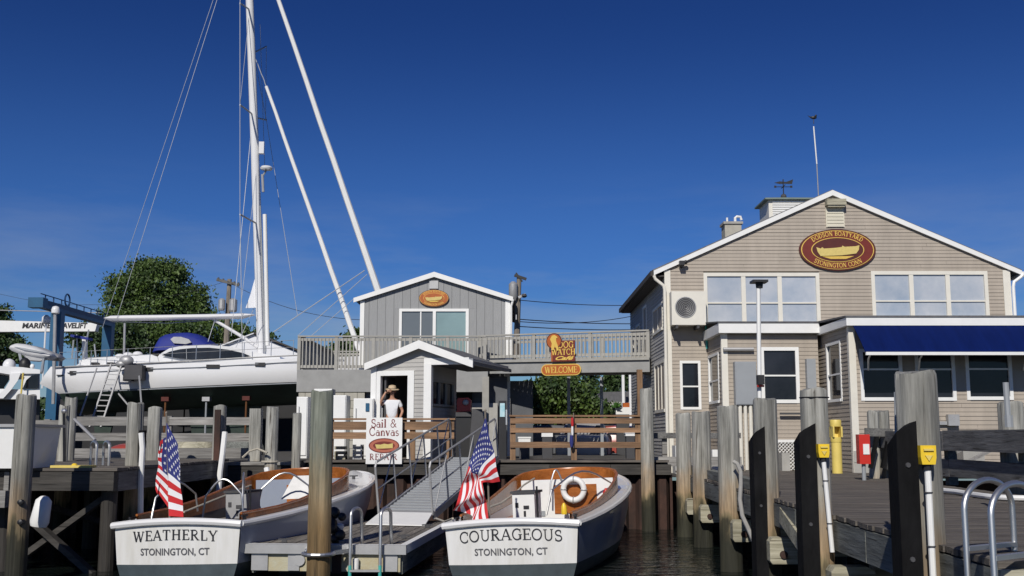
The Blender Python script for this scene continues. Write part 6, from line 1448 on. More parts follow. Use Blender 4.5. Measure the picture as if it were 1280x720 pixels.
line((333,58),(332,150),.012,dy=1.6); line((333,150),(372,395),.013,dy=1.6,dy2=1.0); line((317,66),(333,150),.012,dy2=1.6); line((325,30),(331,210),.012,dy=.6)
line((342,415),(456,338),.022,dy=-.3); line((372,420),(459,343),.016,dy=-.3); line((389,420),(444,372),.014,dy=-.3); line((268,402),(254,446),.02,dy=-.6); line((318,384),(292,440),.012,dy=-1)
# radar etc
q = P(333,211,SC-.2); MB().lathe([(.08,-.06),(.24,-.04),(.27,.03),(.22,.10),(.06,.13)], q, 18).build('radome', M['gel'], sail, smooth=50)
MB().tube([q-Vector((0,0,.05)), q-Vector((.12,0,.28))], .04, 6).build('radome_bracket', M['grey_metal'], sail)
q = P(327,185,SC-.15); MB().box(q.x-.10,q.x+.12,q.y-.1,q.y+.1,q.z-.26,q.z+.26).build('mast_box', M['gel'], sail)
MB().tube([P(328,218,SC-.1), P(329,240,SC-.1)], .06, 8).build('deck_light', M['alu_dull'], sail)
# stanchions, lifelines, pushpit, gear
xs_ = [72,92,112,132,158,186,214,244,274,304,338,366]
ly = lambda px: 459-(px-67)*.052
for px in xs_: 
    q = on_hull(px, ly(px)); MB().tube([q+Vector((0,.1,0)), q+Vector((0,.12,.62))], .016, 5).build('stanchion', M['alu'], sail)
for dz in (.60,.32): MB().tube([on_hull(px,ly(px))+Vector((0,.12,dz)) for px in xs_], .009, 4).build('lifeline', M['alu_dull'], sail)
dm = thing('dome_mast', 'slim pole with a white dome top standing by the stern of the sailboat', 'antenna mast', P(68,505,44.2))
MB().tube([P(66.5,505,44.2), P(69,392,44.2)], .07, 8).build('pole', M['alu_dull'], dm)
MB().lathe([(.08,-.02),(.16,.02),(.165,.16),(.13,.27),(.04,.31)], P(69.3,392,44.2), 16).build('dome', M['gel'], dm, smooth=60)
q = P(57.5,402,49.2); MB().lathe([(.12,0),(.19,.08),(.18,.3),(.06,.4)], q-Vector((0,0,.1)), 14).tube([q-Vector((0,0,3)),q],.04,6).build('second_dome', M['gel'], cat='dome antenna', label='smaller white dome just left of the dome topped pole', smooth=60)
sg_ = MB()
for (a,b_,c,d) in ((90,448,92,425),(97,455,96,418),(103,452,111,412),(120,448,118,430)): sg_.tube([P(a,b_,45.8),P(c,d,45.8)], .035, 5)
sg_.build('stern_frame', M['grey_metal'], sail)
MB().tube([P(106,452,46.5), P(106,421,46.5)], .12, 8).build('stern_post', M['gel'], sail, smooth=True)
MB().bar(P(91,420,45.9), P(113,424,45.9), .5, .10).build('stern_bag', M['blue_canvas'], sail)
MB().tube([P(155,446,46), P(156,404,46)], .05, 8).build('mooring_gallows', M['alu_dull'], sail)
# dark gear hanging over the side by the ladder, keel, rudder
a, b_ = on_hull(170,464), on_hull(170,476)
gb_ = thing('hanging_gear', 'dark grey crate and bags lashed on the side of the sailboat by the ladder', 'crate', (a.x, a.y-.3, b_.z))
MB().box(a.x-.28,a.x+.42,a.y-.55,a.y-.06,P(170,475,44.2).z,P(170,457,44.2).z).build('crate', M['dark_grey'], gb_)
MB().ball(P(158,451,44.0), (.3,.2,.22), 10, 8).ball(P(152,455,44.0), (.25,.2,.16), 10, 8).build('bag', M['alu_dull'], gb_, smooth=True)
MB().box(a.x-.34,a.x-.0,a.y-.5,a.y-.1,P(170,473,44.2).z-.12,P(170,466,44.2).z-.05).build('box', M['dark'], gb_)
kx = sx0+SLN*.42
MB().hexa([(kx-.9,SC-.16,1.35),(kx+1.2,SC-.16,1.35),(kx+1.2,SC+.16,1.35),(kx-.9,SC+.16,1.35),(kx-1.2,SC-.25,3.5),(kx+1.9,SC-.25,3.9),(kx+1.9,SC+.25,3.9),(kx-1.2,SC+.25,3.5)]).build('keel', M['cabin_green'], sail)
MB().hexa([(sx0+1.9,SC-.06,1.9),(sx0+2.4,SC-.06,1.9),(sx0+2.4,SC+.06,1.9),(sx0+1.9,SC+.06,1.9),(sx0+1.7,SC-.1,3.3),(sx0+2.7,SC-.1,3.4),(sx0+2.7,SC+.1,3.4),(sx0+1.7,SC+.1,3.3)]).build('rudder', M['cabin_green'], sail)
MB().box(sx0+4,sx0+12,SC-.3,SC+.3,1.2,1.35).build('keel_block', M['rail_grey'], cat='keel block', label='timber blocks on the ground under the keel of the sailboat')
M['stand_red'] = mat('shade darkened red pad', (.10,.022,.016), .8, .2, 6); M['stand_dim'] = mat('shade darkened orange stand', (.14,.055,.015), .8, .3, 6)  # pad and stand colours darkened to paint in the shade under the hull
def stand(px, py, lb, m='stand_red'):
    q = P(px, py, 44.6); t_ = thing('boat_stand', lb, 'boat stand', (q.x, 44.2, 1.2), 'jack stands holding up the sailboat')
    MB().box(q.x-.15,q.x+.15,44.5,44.8,q.z-.08,q.z+.09).build('pad', M[m], t_); MB().tube([(q.x,44.6,1.6),(q.x,44.6,q.z-.1)], .04, 8).build('screw', M['stand_dim'] if m != 'alu_dull' else M['grey_metal'], t_)
    for dx, dy in ((-.5,-.4),(.5,-.4),(0,.5)): MB().tube([(q.x+dx,44.6+dy,1.22),(q.x,44.6,2.0)], .035, 6).build('leg', M['stand_dim'] if m != 'alu_dull' else M['grey_metal'], t_)
stand(207,499,'jack stand with shade darkened red pad under the sailboat, left of the grooved piling'); stand(258,499,'jack stand with grey pad under the middle of the sailboat','alu_dull'); stand(308,498,'jack stand with red pad under the sailboat above the fence end post')
# boarding ladder and props
la_ = thing('boarding_ladder', 'aluminium ladder leaning against the stern side of the sailboat', 'ladder', P(118,530,42.8))
tA, tB = P(139,455,43.9), P(152,456,43.9); bA, bB = P(112,534,42.4), P(126,534,42.4)
for a, b_ in ((tA,bA),(tB,bB)): MB().bar(a, b_, .06, .06).build('side_rail', M['alu_dull'], la_)
for i in range(1,12): f = i/12; MB().bar(tA.lerp(bA,f), tB.lerp(bB,f), .04, .04).build('rung', M['alu_dull'], la_)
for i, (a, b_, lb) in enumerate((((121,460),(100,520),'long thin grey prop leaning left of the boarding ladder'),((148,492),(180,530),'long grey prop crossing below the stern of the sailboat'),((174,470),(178,520),'upright grey prop below the dark crate on the sailboat'))):
    MB().tube([P(*a,43.6), P(*b_,42.6)], .035, 6).build('prop', M['alu_dull'], cat='prop', label=lb)
# dark shaded boatyard clutter beneath: green bin, tarp
def lump(cx_, cy_, cz_, rx, ry, rz, m, nm, lb, cat):
    mb = MB(); mb.ball((cx_,cy_,cz_), (rx,ry,rz), 14, 9)
    mb.v = [(p[0]+random.uniform(-.06,.06)*rx, p[1], p[2]+random.uniform(-.08,.08)*rz) for p in mb.v]
    return mb.build(nm, M[m], cat=cat, label=lb, smooth=30)
lump(X(300,38), 38, 1.75, .9, .6, .55, 'stringer', 'covered_dinghy', 'pale green covered dinghy behind the right end of the timber fence', 'dinghy')
lump(X(245,39), 39, 1.7, .8, .6, .5, 'cap_timber', 'tarp_heap', 'brownish heap under tarpaulin behind the timber fence', 'heap')
lump(X(160,38), 38, 1.6, .7, .5, .35, 'red_car', 'kayak', 'dull red upturned kayak low behind the timber fence', 'kayak')
# black blocks added behind the sailboat, standing in for the shadow under it
for k, (a, b_, lb, yt) in enumerate(((70,230,'long black block added for the shadow beneath the stern of the sailboat',503),(232,400,'second black block added for the shadow beneath the sailboat, nearer the grey building',500))):
    p0 = X(a,52); p1 = X(b_,52); MB().box(p0,p1,52,58,1.2,Z(yt-8,52)).prism([(p0-.1,51.8,Z(yt-8,52)+.003),(p1+.1,51.8,Z(yt-8,52)+.003),(p1+.1,55,Z(yt-18,52)),(p0-.1,55,Z(yt-18,52))],(0,.1,0)).build('shade_block', M['dark'], cat='shed', label=lb)

# ------------------------------------------------------------------ TRAVEL LIFT
tl = thing('boat_hoist', 'blue wheeled travelling boat hoist with a white lettered cross beam at the left', 'boat hoist', (-21, 53, 1.2))
TX = -20.9
ya, yb2 = 47.8, 57.0; zt = 8.05
MB().box(TX-.2,TX+.2,ya,yb2,zt-.04,zt+.16).build('top_beam', M['lift_dark'], tl); MB().box(TX-.2,TX+.2,ya,yb2,zt-.2,zt-.043).build('beam_flange', M['lift_blue'], tl)
MB().box(TX-.33,TX+.33,ya-.02,ya+.5,zt-.24,zt+.2).build('beam_end', M['lift_blue'], tl)
for yy in (50.0, 56.4):
    MB().box(TX-.24,TX+.24,yy,yy+.45,1.9,zt-.201).build('leg', M['lift_blue'], tl)
    MB().box(TX-.35,TX+.35,yy-.3,yy+.8,1.75,2.3).build('axle_box', M['lift_blue'], tl)
    w_ = MB().lathe([(.3,-.22),(.62,-.2),(.65,-.1),(.65,.1),(.62,.2),(.3,.22)], (TX,yy+.2,1.85), 20, (1,0,0)).build('wheel', M['dark'], tl, smooth=40)
for i in range(9):
    yy = 49+i*.9; MB().tube([(TX-.1,yy,zt+.16),(TX-.1,yy,zt+.46)], .03, 5).build('rail_post', M['lift_dark'], tl)
MB().tube([(TX-.1,48.5,zt+.46),(TX-.1,56.8,zt+.46)], .025, 5).build('rail', M['lift_dark'], tl)
MB().torus((TX,51.2,zt+.5), .28, .04, (1,0,0), 16, 6).build('winch_drum', M['lift_dark'], tl)
q1, q2 = P(-60,415,57.05), P(123,399,57.05)
MB().hexa([(q1.x,57.05,q1.z),(q2.x-.15,57.05,q1.z+.04),(q2.x-.15,57.5,q1.z+.04),(q1.x,57.5,q1.z),(q1.x,57.05,q2.z),(q2.x-.05,57.05,q2.z-.2),(q2.x-.05,57.5,q2.z-.2),(q1.x,57.5,q2.z)]).build('cross_beam', M['white'], tl)
k57 = 57/F; cz_ = (q1.z+q2.z)/2
for txt, a, b_ in (('MARINE', 30, 60), ('TRAVELIFT', 70, 106)):
    lm = MB(); xa, xb_ = X(a,57,407), X(b_,57,407); sans(lm, txt, 9.0*k57, lambda u, v, e, f_, xa=xa, xb_=xb_: Vector(((xa+xb_)/2+u, 57.04, cz_-3.1*k57+v)), bold=.016, shear=.12, sx=(1.12 if txt == 'MARINE' else .93)); lm.build('lettering', M['ink'], tl)
MB().tube([(q1.x,57.2,q2.z+.55),(q2.x,57.2,q2.z+.35)], .025, 5).build('beam_rail', M['alu_dull'], tl)
MB().box(-29.5,-29.0,50,50.45,1.9,zt).box(-29.5,-29.0,56.4,56.9,1.9,zt).build('leg', M['lift_blue'], tl)

# ------------------------------------------------------------------ MOTOR YACHT at far left + inflatable
my = thing('motor_yacht', 'white motor yacht with an open stern arch behind the far left piling', 'boat', (X(10,38), 38, 1.2))
def lay2(pts, Y, th, nm, m, par): return MB().prism([P(a,b_,Y) for a,b_ in pts], (-.45*th,th,0)).build(nm, M[m], par)
lay2([(-60,499),(-60,487),(0,486),(40,487),(50,486),(50,499)], 37.5, 3.6, 'hull', 'gel', my)
lay2([(-60,466),(-60,458),(0,457.5),(28,459),(50,462),(50,467),(26,467),(12,468),(0,466)], 37.4, 3.8, 'flybridge', 'gel', my)
lay2([(12,467),(26,466),(22,476),(14,487),(4,498),(-6,498),(6,486),(12,476)], 37.3, .25, 'arch_leg', 'gel', my)
lay2([(28,486),(33,475),(40,469),(48,468),(48,485)], 37.42, .06, 'side_window', 'glass_dark', my)
lay2([(-60,486),(-60,467),(11,468),(11,476),(4,486)], 38.4, .06, 'saloon_glass', 'glass_dark', my)
lay2([(26,486),(28,468),(40,464),(50,466),(50,486)], 37.5, .5, 'cabin_side', 'gel', my)
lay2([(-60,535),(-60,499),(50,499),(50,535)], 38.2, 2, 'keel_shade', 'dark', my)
MB().ball(P(11.5,457,37.8), (.21,.21,.24), 14, 10).build('radome', M['gel'], my, smooth=True); MB().ball(P(40.5,458,37.8), (.08,.08,.09), 10, 8).build('lamp', M['white'], my, smooth=True)
MB().ball(P(31,456,37.9), (.2,.2,.25), 10, 8).build('engine_cover', M['dark'], my, smooth=True)
MB().tube([P(29,466,37.2), P(26,496,37.2)], .03, 6).build('yellow_line', M['yellow_pale'], my)
inf = thing('inflatable_dinghy', 'pale inflatable dinghy hanging on its side above the motor yacht', 'dinghy', P(42,450,40))
rg = []
for i, (px, py, h_) in enumerate(((16.5,434,1.5),(17.5,433.5,4.2),(22,433.5,6),(32,436,7.5),(45,439,7.5),(56,442,5.5),(65,444,4.5),(67,444,1.5))):
    c_ = P(px,py,40); k_ = h_/F*40; rg.append([Vector((c_.x, 40+.35*math.cos(R(a)), c_.z-.05+k_*math.sin(R(a)))) for a in range(0,360,30)])
MB().loft(rg, closed=True, capa=True, capb=True).build('tube', mat('pale grey rubber', (.62,.62,.62), .5, .06), inf, smooth=50)
rg = [[v+Vector((0,.75,.0)) for v in r_] for r_ in rg]; MB().loft(rg, closed=True, capa=True, capb=True).build('tube', M['alu_dull'], inf, smooth=50)
lay2([(30,444),(45,446),(62,448),(50,451),(36,450)], 39.8, .6, 'keel', 'alu_dull', inf)
lay2([(17,433),(30,435),(50,439),(66,441),(50,441),(30,437.5)], 39.6, .03, 'rubbing_strake', 'grey_metal', inf)
MB().tube([P(24,440,40),P(30,466,38.5)], .05, 6).tube([P(55,446,40),P(52,466,38.5)], .05, 6).build('davit', M['grey_metal'], inf)

# ------------------------------------------------------------------ TREES
def tree(nm, lb, base, blobs, nl, ls, leaf, trunk_r=.3, group='trees in the background', seed=1):
    rnd = random.Random(seed); t_ = thing(nm, lb, 'tree', base, group); base = Vector(base)
    tm = MB(); fork = base + Vector((0,0,(blobs[0][0].z-base.z)*.5)); tm.tube([base, fork], trunk_r, 8, rs=[trunk_r*1.25, trunk_r*.8])
    for c, r in blobs[:7]: tm.tube([fork, fork.lerp(c,.6)+Vector((0,0,.2)), c+Vector((0,0,r[2]*.5))], .1, 6, rs=[trunk_r*.55, trunk_r*.35, trunk_r*.1])
    tm.build('trunk', M['bark'], t_)
    vs, fs = [], []; tot = sum(r[0]*r[2] for c, r in blobs)
    for c, r in blobs:
        ncl = max(6, int(nl/45*(r[0]*r[2])/tot))
        for _ in range(ncl):
            d = Vector((rnd.gauss(0,1), rnd.gauss(0,1), rnd.gauss(0,1))).normalized(); k = rnd.uniform(.35,1.08)**.35
            cc_ = Vector((c.x+d.x*r[0]*k, c.y+d.y*r[1]*k, c.z+d.z*r[2]*k)); cr_ = rnd.uniform(.10,.22)*min(r[0],r[2])+.12
            for _ in range(45):
                p = cc_+Vector((rnd.gauss(0,1)*cr_*1.3, rnd.gauss(0,1)*cr_*1.1, rnd.gauss(0,1)*cr_*.7))
                u = Vector((rnd.gauss(0,1), rnd.gauss(0,1), rnd.gauss(0,.6))).normalized(); v = u.orthogonal().normalized(); w_ = u.cross(v); an = rnd.uniform(0,6.28); s_ = ls*rnd.uniform(.6,1.3)
                a = (v*math.cos(an)+w_*math.sin(an))*s_; b_ = (w_*math.cos(an)-v*math.sin(an))*s_*.6; n0 = len(vs)
                vs += [p-a, p+b_, p+a, p-b_]; fs.append((n0,n0+1,n0+2,n0+3))
    m_ = MB(); m_.v = [tuple(p) for p in vs]; m_.f = fs; m_.mi = [0]*len(fs)
    me = bpy.data.meshes.new('crown'); me.from_pydata(m_.v, [], fs); me.materials.append(M[leaf]); o = bpy.data.objects.new('crown', me); C.objects.link(o); WLD[o] = Vector((0,0,0)); o.parent = t_; o.matrix_parent_inverse = Matrix.Translation(-base)
    return t_
def blob(px, py, Y, rx, rz, ry=None): k = Y/F; return (P(px,py,Y), (rx*k, (ry or rx)*k, rz*k))
TY = 88
tree('broadleaf_tree', 'big rounded green tree behind the boom of the sailboat', (X(200,TY),TY,1.2),
     [blob(198,352,TY,36,26), blob(160,365,TY,24,22), blob(150,388,TY,18,18), blob(232,372,TY,24,20), blob(205,385,TY,44,22), blob(245,392,TY,20,14), blob(185,338,TY,20,12), blob(215,340,TY,16,12), blob(175,400,TY,40,14)], 28000, .125, 'leaf', .5, seed=3)
tree('broadleaf_tree', 'low broad green tree right of the big one, behind the blue spray hood', (X(270,TY-4),TY-4,1.2), [blob(262,414,TY-4,34,16), blob(225,418,TY-4,30,14), blob(300,420,TY-4,24,12), blob(196,425,TY-4,30,16), blob(330,425,TY-4,14,9)], 14000, .125, 'leaf', .3, seed=4)
tree('broadleaf_tree', 'dark green trees low behind the blue hoist legs', (X(120,TY-6),TY-6,1.2), [blob(118,425,TY-6,24,18), blob(150,420,TY-6,24,18), blob(165,432,TY-6,20,14), blob(100,415,TY-6,10,8)], 9000, .125, 'leaf_dark', .3, seed=5)
tree('broadleaf_tree', 'dark tree rising at the far left edge behind the white lettered beam', (X(0,80),80,1.2), [blob(-6,402,80,17,20), blob(2,434,80,24,16), blob(-25,425,80,26,24), blob(26,442,80,14,9)], 11000, .125, 'leaf_dark', .3, seed=6)
tree('broadleaf_tree', 'small green tree between the sailboat and the grey boarded building', (X(448,75),75,1.2), [blob(443,420,75,14,9), blob(455,432,75,16,12), blob(432,436,75,14,9), blob(420,445,75,20,10), blob(475,436,75,14,10)], 3500, .15, 'leaf', .25, seed=7)
tree('broadleaf_tree', 'dark leafy tree seen under the foot bridge, left of the two thin posts', (X(698,46),46,1.2), [blob(700,492,46,30,20), blob(680,512,46,20,16), blob(722,508,46,24,16), blob(745,518,46,16,10), blob(697,476,46,18,10), blob(668,495,46,8,10)], 9000, .10, 'leaf', .2, seed=8)
tree('conifer', 'tall dark conifer seen under the foot bridge between the two thin posts', (X(738,70),70,1.2), [blob(738,486,70,9,14), blob(737,470,70,6,12), blob(742,500,70,14,12), blob(727,496,70,10,9)], 3000, .12, 'leaf_dark', .2, seed=9)
tree('conifer', 'darker conifer seen under the foot bridge near the porch of the far house', (X(768,72),72,1.2), [blob(768,482,72,12,12), blob(767,468,72,9,12), blob(775,494,72,14,10), blob(785,476,72,8,12)], 3000, .12, 'leaf_dark', .2, seed=10)
# ------------------------------------------------------------------ far house under the bridge, white gabled shed
fh = thing('far_house', 'small grey roofed house with white porch posts seen under the foot bridge', 'house', (X(765,56),58,1.2))
MB().prism([P(738,507,56),P(738,499,56),P(752,490,56),P(800,489,56),P(815,507,56)], (0,6,0)).build('roof', M['roof'], fh)
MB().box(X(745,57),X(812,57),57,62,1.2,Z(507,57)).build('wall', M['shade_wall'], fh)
MB().box(X(738,55.8),X(796,55.8),55.7,55.9,Z(507,56),Z(502.5,56)).build('porch_beam', M['concrete'], fh)
for a in (779,788): MB().box(X(a-1.6,54.5),X(a+1.6,54.5),54.4,54.6,1.2,Z(468,54.5)).build('porch_post', M['white'], fh)
pt = thing('flower_planter', 'white planter with a bright green plant on the far porch', 'planter', P(775,517,42))
p0, p1 = P(770,518,42), P(787,509,42); MB().box(p0.x,p1.x,42,42.3,p0.z,p1.z).build('box', M['white'], pt); MB().box(p0.x+.02,p1.x-.02,42.02,42.28,1.2,p0.z).build('base', M['dark_grey'], pt); p0, p1 = P(779,509,42.0), P(787,503.5,42); MB().box(p0.x,p1.x,42.02,42.28,p0.z,p1.z).build('terracotta_pot', M['sign_orange'], pt)
lf = MB(); rnd = random.Random(5); c0 = P(770,510,41.9)
for i in range(40):
    a = rnd.uniform(0,6.28); e_ = rnd.uniform(.3,1.4); d = Vector((math.cos(a)*math.cos(e_), math.sin(a)*math.cos(e_), math.sin(e_))); sd_ = d.orthogonal().normalized()*.035; l_ = rnd.uniform(.15,.32)
    lf.add([c0, c0+d*l_*.6+sd_, c0+d*l_, c0+d*l_*.6-sd_], [(0,1,2,3)])
lf.build('plant', M['leaf_bright'], pt)
wg = thing('white_shed', 'big white gabled shed behind the mast foot of the sailboat', 'shed', (X(318,62),62,1.2))
MB().prism([P(262,470,62),P(262,439,62),P(317,418,62),P(372,440,62),P(372,470,62)], (0,14,0)).build('wall', M['shirt'], wg)
MB().prism([P(317,417,61.8),P(374,439.5,61.8),P(374,437,61.8),P(317,414.8,61.8)], (0,14,0)).build('roof', M['roof_dark'], wg)
MB().prism([P(317,417,61.8),P(258,439.5,61.8),P(258,438,61.8),P(317,415.8,61.8)], (0,14,0)).build('roof', M['shirt'], wg)
# ------------------------------------------------------------------ CARS behind the quay fence
def car(lb, x, y, ang, m, L_=4.4, H_=1.45):
    T = Matrix.Translation((x,y,1.2)) @ Matrix.Rotation(R(ang),4,'Z'); t_ = thing('parked_car', lb, 'car', (x,y,1.2), 'cars parked behind the quay')
    prof = [(-2.2,.35),(-2.22,.75),(-2.1,.95),(-1.2,1.02),(-.6,H_-.04),(0,H_),(.9,H_-.06),(1.7,1.05),(2.1,.95),(2.2,.7),(2.2,.35)]; rg = []
    for yy, k, dz in ((-.88,.94,-.05),(-.84,1,0),(-.6,1,.03),(0,1,.05),(.6,1,.03),(.84,1,0),(.88,.94,-.05)):
        rg.append([Vector((a*k, yy*(.80 if b_ > 1.1 else 1), b_+(dz if b_ > 1 else 0))) for a, b_ in prof])
    MB(T).loft(rg, closed=True, capa=True, capb=True).build('body', M[m], t_, smooth=35)
    g_ = MB(T)
    for s_ in (-1,1): g_.prism([(-1.0,s_*.80,1.06),(-.58,s_*.70,H_-.12),(.85,s_*.70,H_-.13),(1.45,s_*.80,1.06)], (0,s_*.03,0))
    g_.hexa([(-1.22,-.66,1.05),(-1.22,.66,1.05),(-1.18,.66,1.05),(-1.18,-.66,1.05),(-.68,-.6,H_-.06),(-.68,.6,H_-.06),(-.60,.6,H_-.06),(-.60,-.6,H_-.06)]); g_.build('windows', M['glass_dark'], t_)
    for wx in (-1.35,1.35):
        for s_ in (-1,1): w_ = MB(T).lathe([(.2,-.1),(.31,-.09),(.33,-.04),(.33,.04),(.31,.09),(.2,.1)], (wx,s_*.80,.33), 18, (0,1,0)).build('wheel', M['dark'], t_, smooth=40)
    return t_
car('silver car behind the middle post of the brown quay fence', X(732,40), 40.5, 82, 'silver_car'); car('dark grey car parked behind the left bay of the brown quay fence', X(688,42.5), 43, 12, 'shade_wall', H_=1.4)
car('dull red car parked beyond the right bay of the brown quay fence', X(775,43), 44, -8, 'red_car', H_=1.4)
for i, (a,b_,y0,y1,Y,m,lb) in enumerate(((648,663,546,554,27.6,'white','white box behind the left bay of the brown quay fence'),(782,794,540,545,29,'white','small white box behind the right bay of the brown quay fence'),(677,691,539,546,30,'white','round cornered white cool box near the left bay of the fence'))):
    p0, p1 = P(a,y1,Y), P(b_,y0,Y); t_ = thing('storage_box', lb, 'box', (p0.x,Y,1.62), 'white boxes behind the quay fence')
    MB().box(p0.x,p1.x,Y,Y+.35,p0.z,p1.z-.04).build('body', M[m], t_); MB().box(p0.x+.02,p1.x-.02,Y+.02,Y+.33,1.57,p0.z-.002).build('base', M['dark_grey'], t_); MB().box(p0.x-.015,p1.x+.015,Y-.015,Y+.365,p1.z-.038,p1.z).build('lid', M[m], t_)
# ------------------------------------------------------------------ UTILITY POLES and WIRES
up = thing('utility_pole', 'wooden utility pole with a cross arm behind the sailboat', 'utility pole', (X(282,64),64,1.2))
MB().tube([P(279,500,64),P(287,349,64)], .17, 8, rs=[.2,.13]).build('pole', M['pole_wood'], up)
MB().bar(P(271,349.5,63.8),P(299,356.5,63.8),.14,.16).build('cross_arm', M['rail_dark'], up)
for px in (273,279,293,298): MB().lathe([(.05,0),(.07,.1),(.04,.18)], P(px,350+(px-271)*.25,63.8), 8).build('insulator', M['dark_grey'], up)
MB().lathe([(.2,0),(.24,.1),(.24,.7),(.1,.8)], P(291,390,63.6), 12).build('transformer', M['alu_dull'], up); MB().lathe([(.16,0),(.2,.1),(.2,.6),(.1,.7)], P(277,388,63.6), 12).build('transformer', M['alu_dull'], up)
u2 = thing('utility_pole', 'utility pole with grey transformer just right of the grey boarded building', 'utility pole', (X(645,48),48,1.2))
MB().tube([P(644,470,48),P(649,345,48)], .13, 8, rs=[.16,.1]).build('pole', M['pole_wood'], u2)
MB().lathe([(.15,0),(.2,.08),(.2,.66),(.08,.78)], P(641.5,374,47.8), 12).build('transformer', M['alu_dull'], u2, smooth=40); MB().lathe([(.14,0),(.2,.08),(.2,.5),(.08,.6)], P(641,397,47.8), 12).build('transformer', M['dark'], u2, smooth=40)
MB().box(X(638,47.6),X(646,47.6),47.4,47.7,Z(400,47.6),Z(394,47.6)).build('bracket', M['alu_dull'], u2)
MB().bar(P(643,344,47.9),P(658,349,47.9),.08,.12).bar(P(645,341,47.9),P(653,352,47.9),.06,.06).build('cross_arm', M['dark'], u2)
MB().bar(P(648,372,47.7),P(657,368,47.7),.12,.1).build('lamp_arm', M['alu_dull'], u2); MB().lathe([(.06,0),(.14,.06),(.1,.16)], P(655,372,47.7), 10).build('lamp', M['dark_grey'], u2)
def wire(a, b_, Ya, Yb, sag, lb, r=.018):
    pa, pb = P(*a,Ya), P(*b_,Yb); MB().tube([pa.lerp(pb,i/12)-Vector((0,0,sag*4*(i/12)*(1-i/12))) for i in range(13)], r, 5).build('wire', M['wire'], cat='wire', label=lb, group='overhead wires')
wire((648,375),(830,380),48,60,.15,'upper overhead wire between the pole and the beige building'); wire((648,399),(830,404),48,60,.1,'middle overhead wire between the pole and the beige building',.022)
wire((648,402),(830,385),48,60,.35,'sagging overhead wire rising to the beige building'); wire((648,408),(830,411),48,58,.1,'lowest overhead wire between the pole and the beige building',.022)
wire((285,352),(455,400),64,55,.5,'overhead wire left of the grey boarded building',.014)
wire((-20,362),(285,351),70,64,1.2,'overhead wire at the left running to the cross arm pole',.010)
# ------------------------------------------------------------------ objects by the beige building on the right
lp_ = thing('dock_light', 'slim white light pole with black lamp head in front of the middle bay', 'light pole', P(948,560,16.4))
MB().tube([P(950,560,16.4), P(948,360,16.4)], .032, 10).build('pole', M['white'], lp_, smooth=True)
q = P(949,352,16.4); MB().box(q.x-.12,q.x+.11,16.28,16.52,q.z-.02,q.z+.015).lathe([(.05,-.1),(.06,-.02)], q, 10).build('lamp_head', M['dark'], lp_)
q = P(950.5,474,16.32); MB().box(q.x-.045,q.x+.045,16.25,16.4,q.z-.08,q.z+.06).build('switch_box', M['dark'], lp_); MB().box(q.x-.05,q.x+.05,16.3,16.36,q.z-.115,q.z-.085).build('red_tag', M['red'], lp_)
yb_t = thing('yellow_bin', 'yellow hooded post bin against the beige building corner', 'bin', (X(1043,25.4),25.4,DZ))
x0, x1 = X(1037,25.4), X(1049.5,25.4); xc_ = (x0+x1)/2; z0, z1 = DZ, Z(553,25.4); r_ = (x1-x0)/2
MB().lathe([(r_,0),(r_,z1-DZ)], (xc_,25.4,DZ), 18).build('column', M['yellow_pale'], yb_t, smooth=40)
MB().lathe([(r_*1.05,0),(r_*1.12,.03),(r_*1.12,.12)], (xc_,25.4,z1), 18).build('hood_rim', M['yellow_pale'], yb_t, smooth=40)
MB().box(xc_-r_*.95,xc_-r_*.65,25.25,25.55,z1+.12,z1+.36).box(xc_+r_*.65,xc_+r_*.95,25.25,25.55,z1+.12,z1+.36).box(xc_-r_*.65,xc_+r_*.65,25.5,25.55,z1+.12,z1+.36).build('hood_sides', M['yellow_pale'], yb_t)
MB().lathe([(r_*1.1,0),(r_*1.12,.04),(r_*1.12,.13),(r_*1.02,.155)], (xc_,25.4,z1+.36), 18).build('hood_top', M['yellow_pale'], yb_t, smooth=40)
rb_ = thing('extinguisher_box', 'red fire extinguisher cabinet on a stub post near the pier rail end', 'cabinet', P(1081,590,21.2))
a, b_ = P(1075,580,21.2), P(1087,543,21.2); MB().box(a.x,b_.x,21.2,21.4,a.z,b_.z).build('cabinet', M['red'], rb_); MB().box(a.x+.07,b_.x-.02,21.185,21.199,P(0,568,21.2).z,P(0,555,21.2).z).build('label_plate', M['white'], rb_)
MB().tube([(a.x+.1,21.3,DZ),(a.x+.1,21.3,a.z)], .04, 8).build('post', M['grey_metal'], rb_)
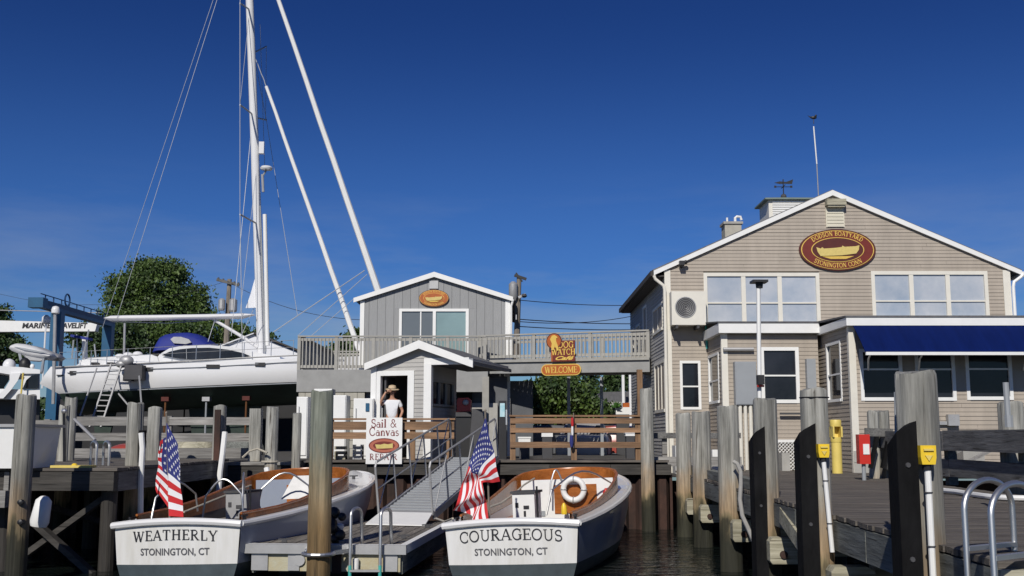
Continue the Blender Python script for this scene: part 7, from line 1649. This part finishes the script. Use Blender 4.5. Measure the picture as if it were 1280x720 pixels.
# timber rail between the far pilings and the wall, white and grey boxes behind it
t_ = thing('back_rail', 'low dark two beam rail behind the far pilings of the right pier', 'guard rail', (4.8,26.8,DZ))
for a, b_ in ((541,548),(571,583)): MB().box(X(816,26.8),X(925,26.8),26.8,26.9,Z(b_,26.8),Z(a,26.8)).build('beam', M['rail_dark'] if a < 560 else M['rail_grey'], t_)
for px in (830,868,900): MB().box(X(px,26.9)-.06,X(px,26.9)+.06,26.91,27.0,.9,Z(541,26.9)).build('post', M['rail_grey'], t_)
MB().box(X(843,28.8),X(862,28.8),28.8,29.4,1.22,Z(557,28.8)).build('white_box', M['white'], cat='box', label='white box behind the low rail, between the third and second farthest pilings')
MB().box(X(888,28),X(901,28),27.9,28.15,1.22,Z(562,28)).build('white_box', M['white'], cat='box', label='white box behind the low rail, left of the plain hosed piling')
MB().box(X(975,27.2),X(985,27.2),27.2,27.6,DZ,Z(566,27.2)).build('grey_box', M['concrete'], cat='box', label='small grey box on the deck right of the slanted black fender')
MB().bar(P(975,517,28.05),P(1003,517,28.05),.06,.05).build('wall_rail', M['dark_grey'], cat='rail', label='short dark rail on the wall under the middle big window')
# clutter under/behind right pier rail
for i,(a,b_,lb) in enumerate(((1172,1200,'pale plank leaning behind the pier rail, nearer the big piling'),(1205,1240,'second pale plank leaning behind the pier rail'))):
    MB().bar(P(a,580,21),P(b_,562,21.3),.1,.04).build('plank', M['rail_grey'], cat='plank', label=lb, group='planks behind the pier rail')
MB().box(X(1196,25.2),X(1222,25.2),25.0,25.6,DZ,Z(562,25)).build('pale_crate', M['concrete'], cat='crate', label='pale crate against the wall seen through the pier rail')
q = P(1193,525,25.7); MB().box(q.x-.13,q.x+.13,25.72,25.86,q.z-.13,q.z+.13).box(q.x-.35,q.x-.14,25.78,25.85,q.z-.11,q.z-.03).build('tap_box', M['alu_dull'], cat='wall box', label='small grey tap box on the beige wall above the pier rail')
# distant tree line either side
mbl = []
rnd = random.Random(11); vs, fs = [], []
for _ in range(26000):
    x = rnd.uniform(-330,330); y = 300+rnd.uniform(-15,15); top = 11+3.5*math.sin(x*.05)+2.5*math.sin(x*.13+1)+1.5*math.sin(x*.37); z = 1.2+(rnd.random()**.6)*top; s_ = rnd.uniform(.7,1.5)
    p = Vector((x,y,z)); u = Vector((rnd.gauss(0,1),rnd.gauss(0,1),rnd.gauss(0,1))).normalized(); v = u.orthogonal().normalized(); n0 = len(vs); vs += [p-u*s_,p+v*s_*.7,p+u*s_,p-v*s_*.7]; fs.append((n0,n0+1,n0+2,n0+3))
m_ = MB(); m_.v = [tuple(p) for p in vs]; m_.f = fs; m_.mi = [0]*len(fs); m_.build('tree_line', M['leaf_dark'], kind='stuff')
bpy.context.view_layer.update()
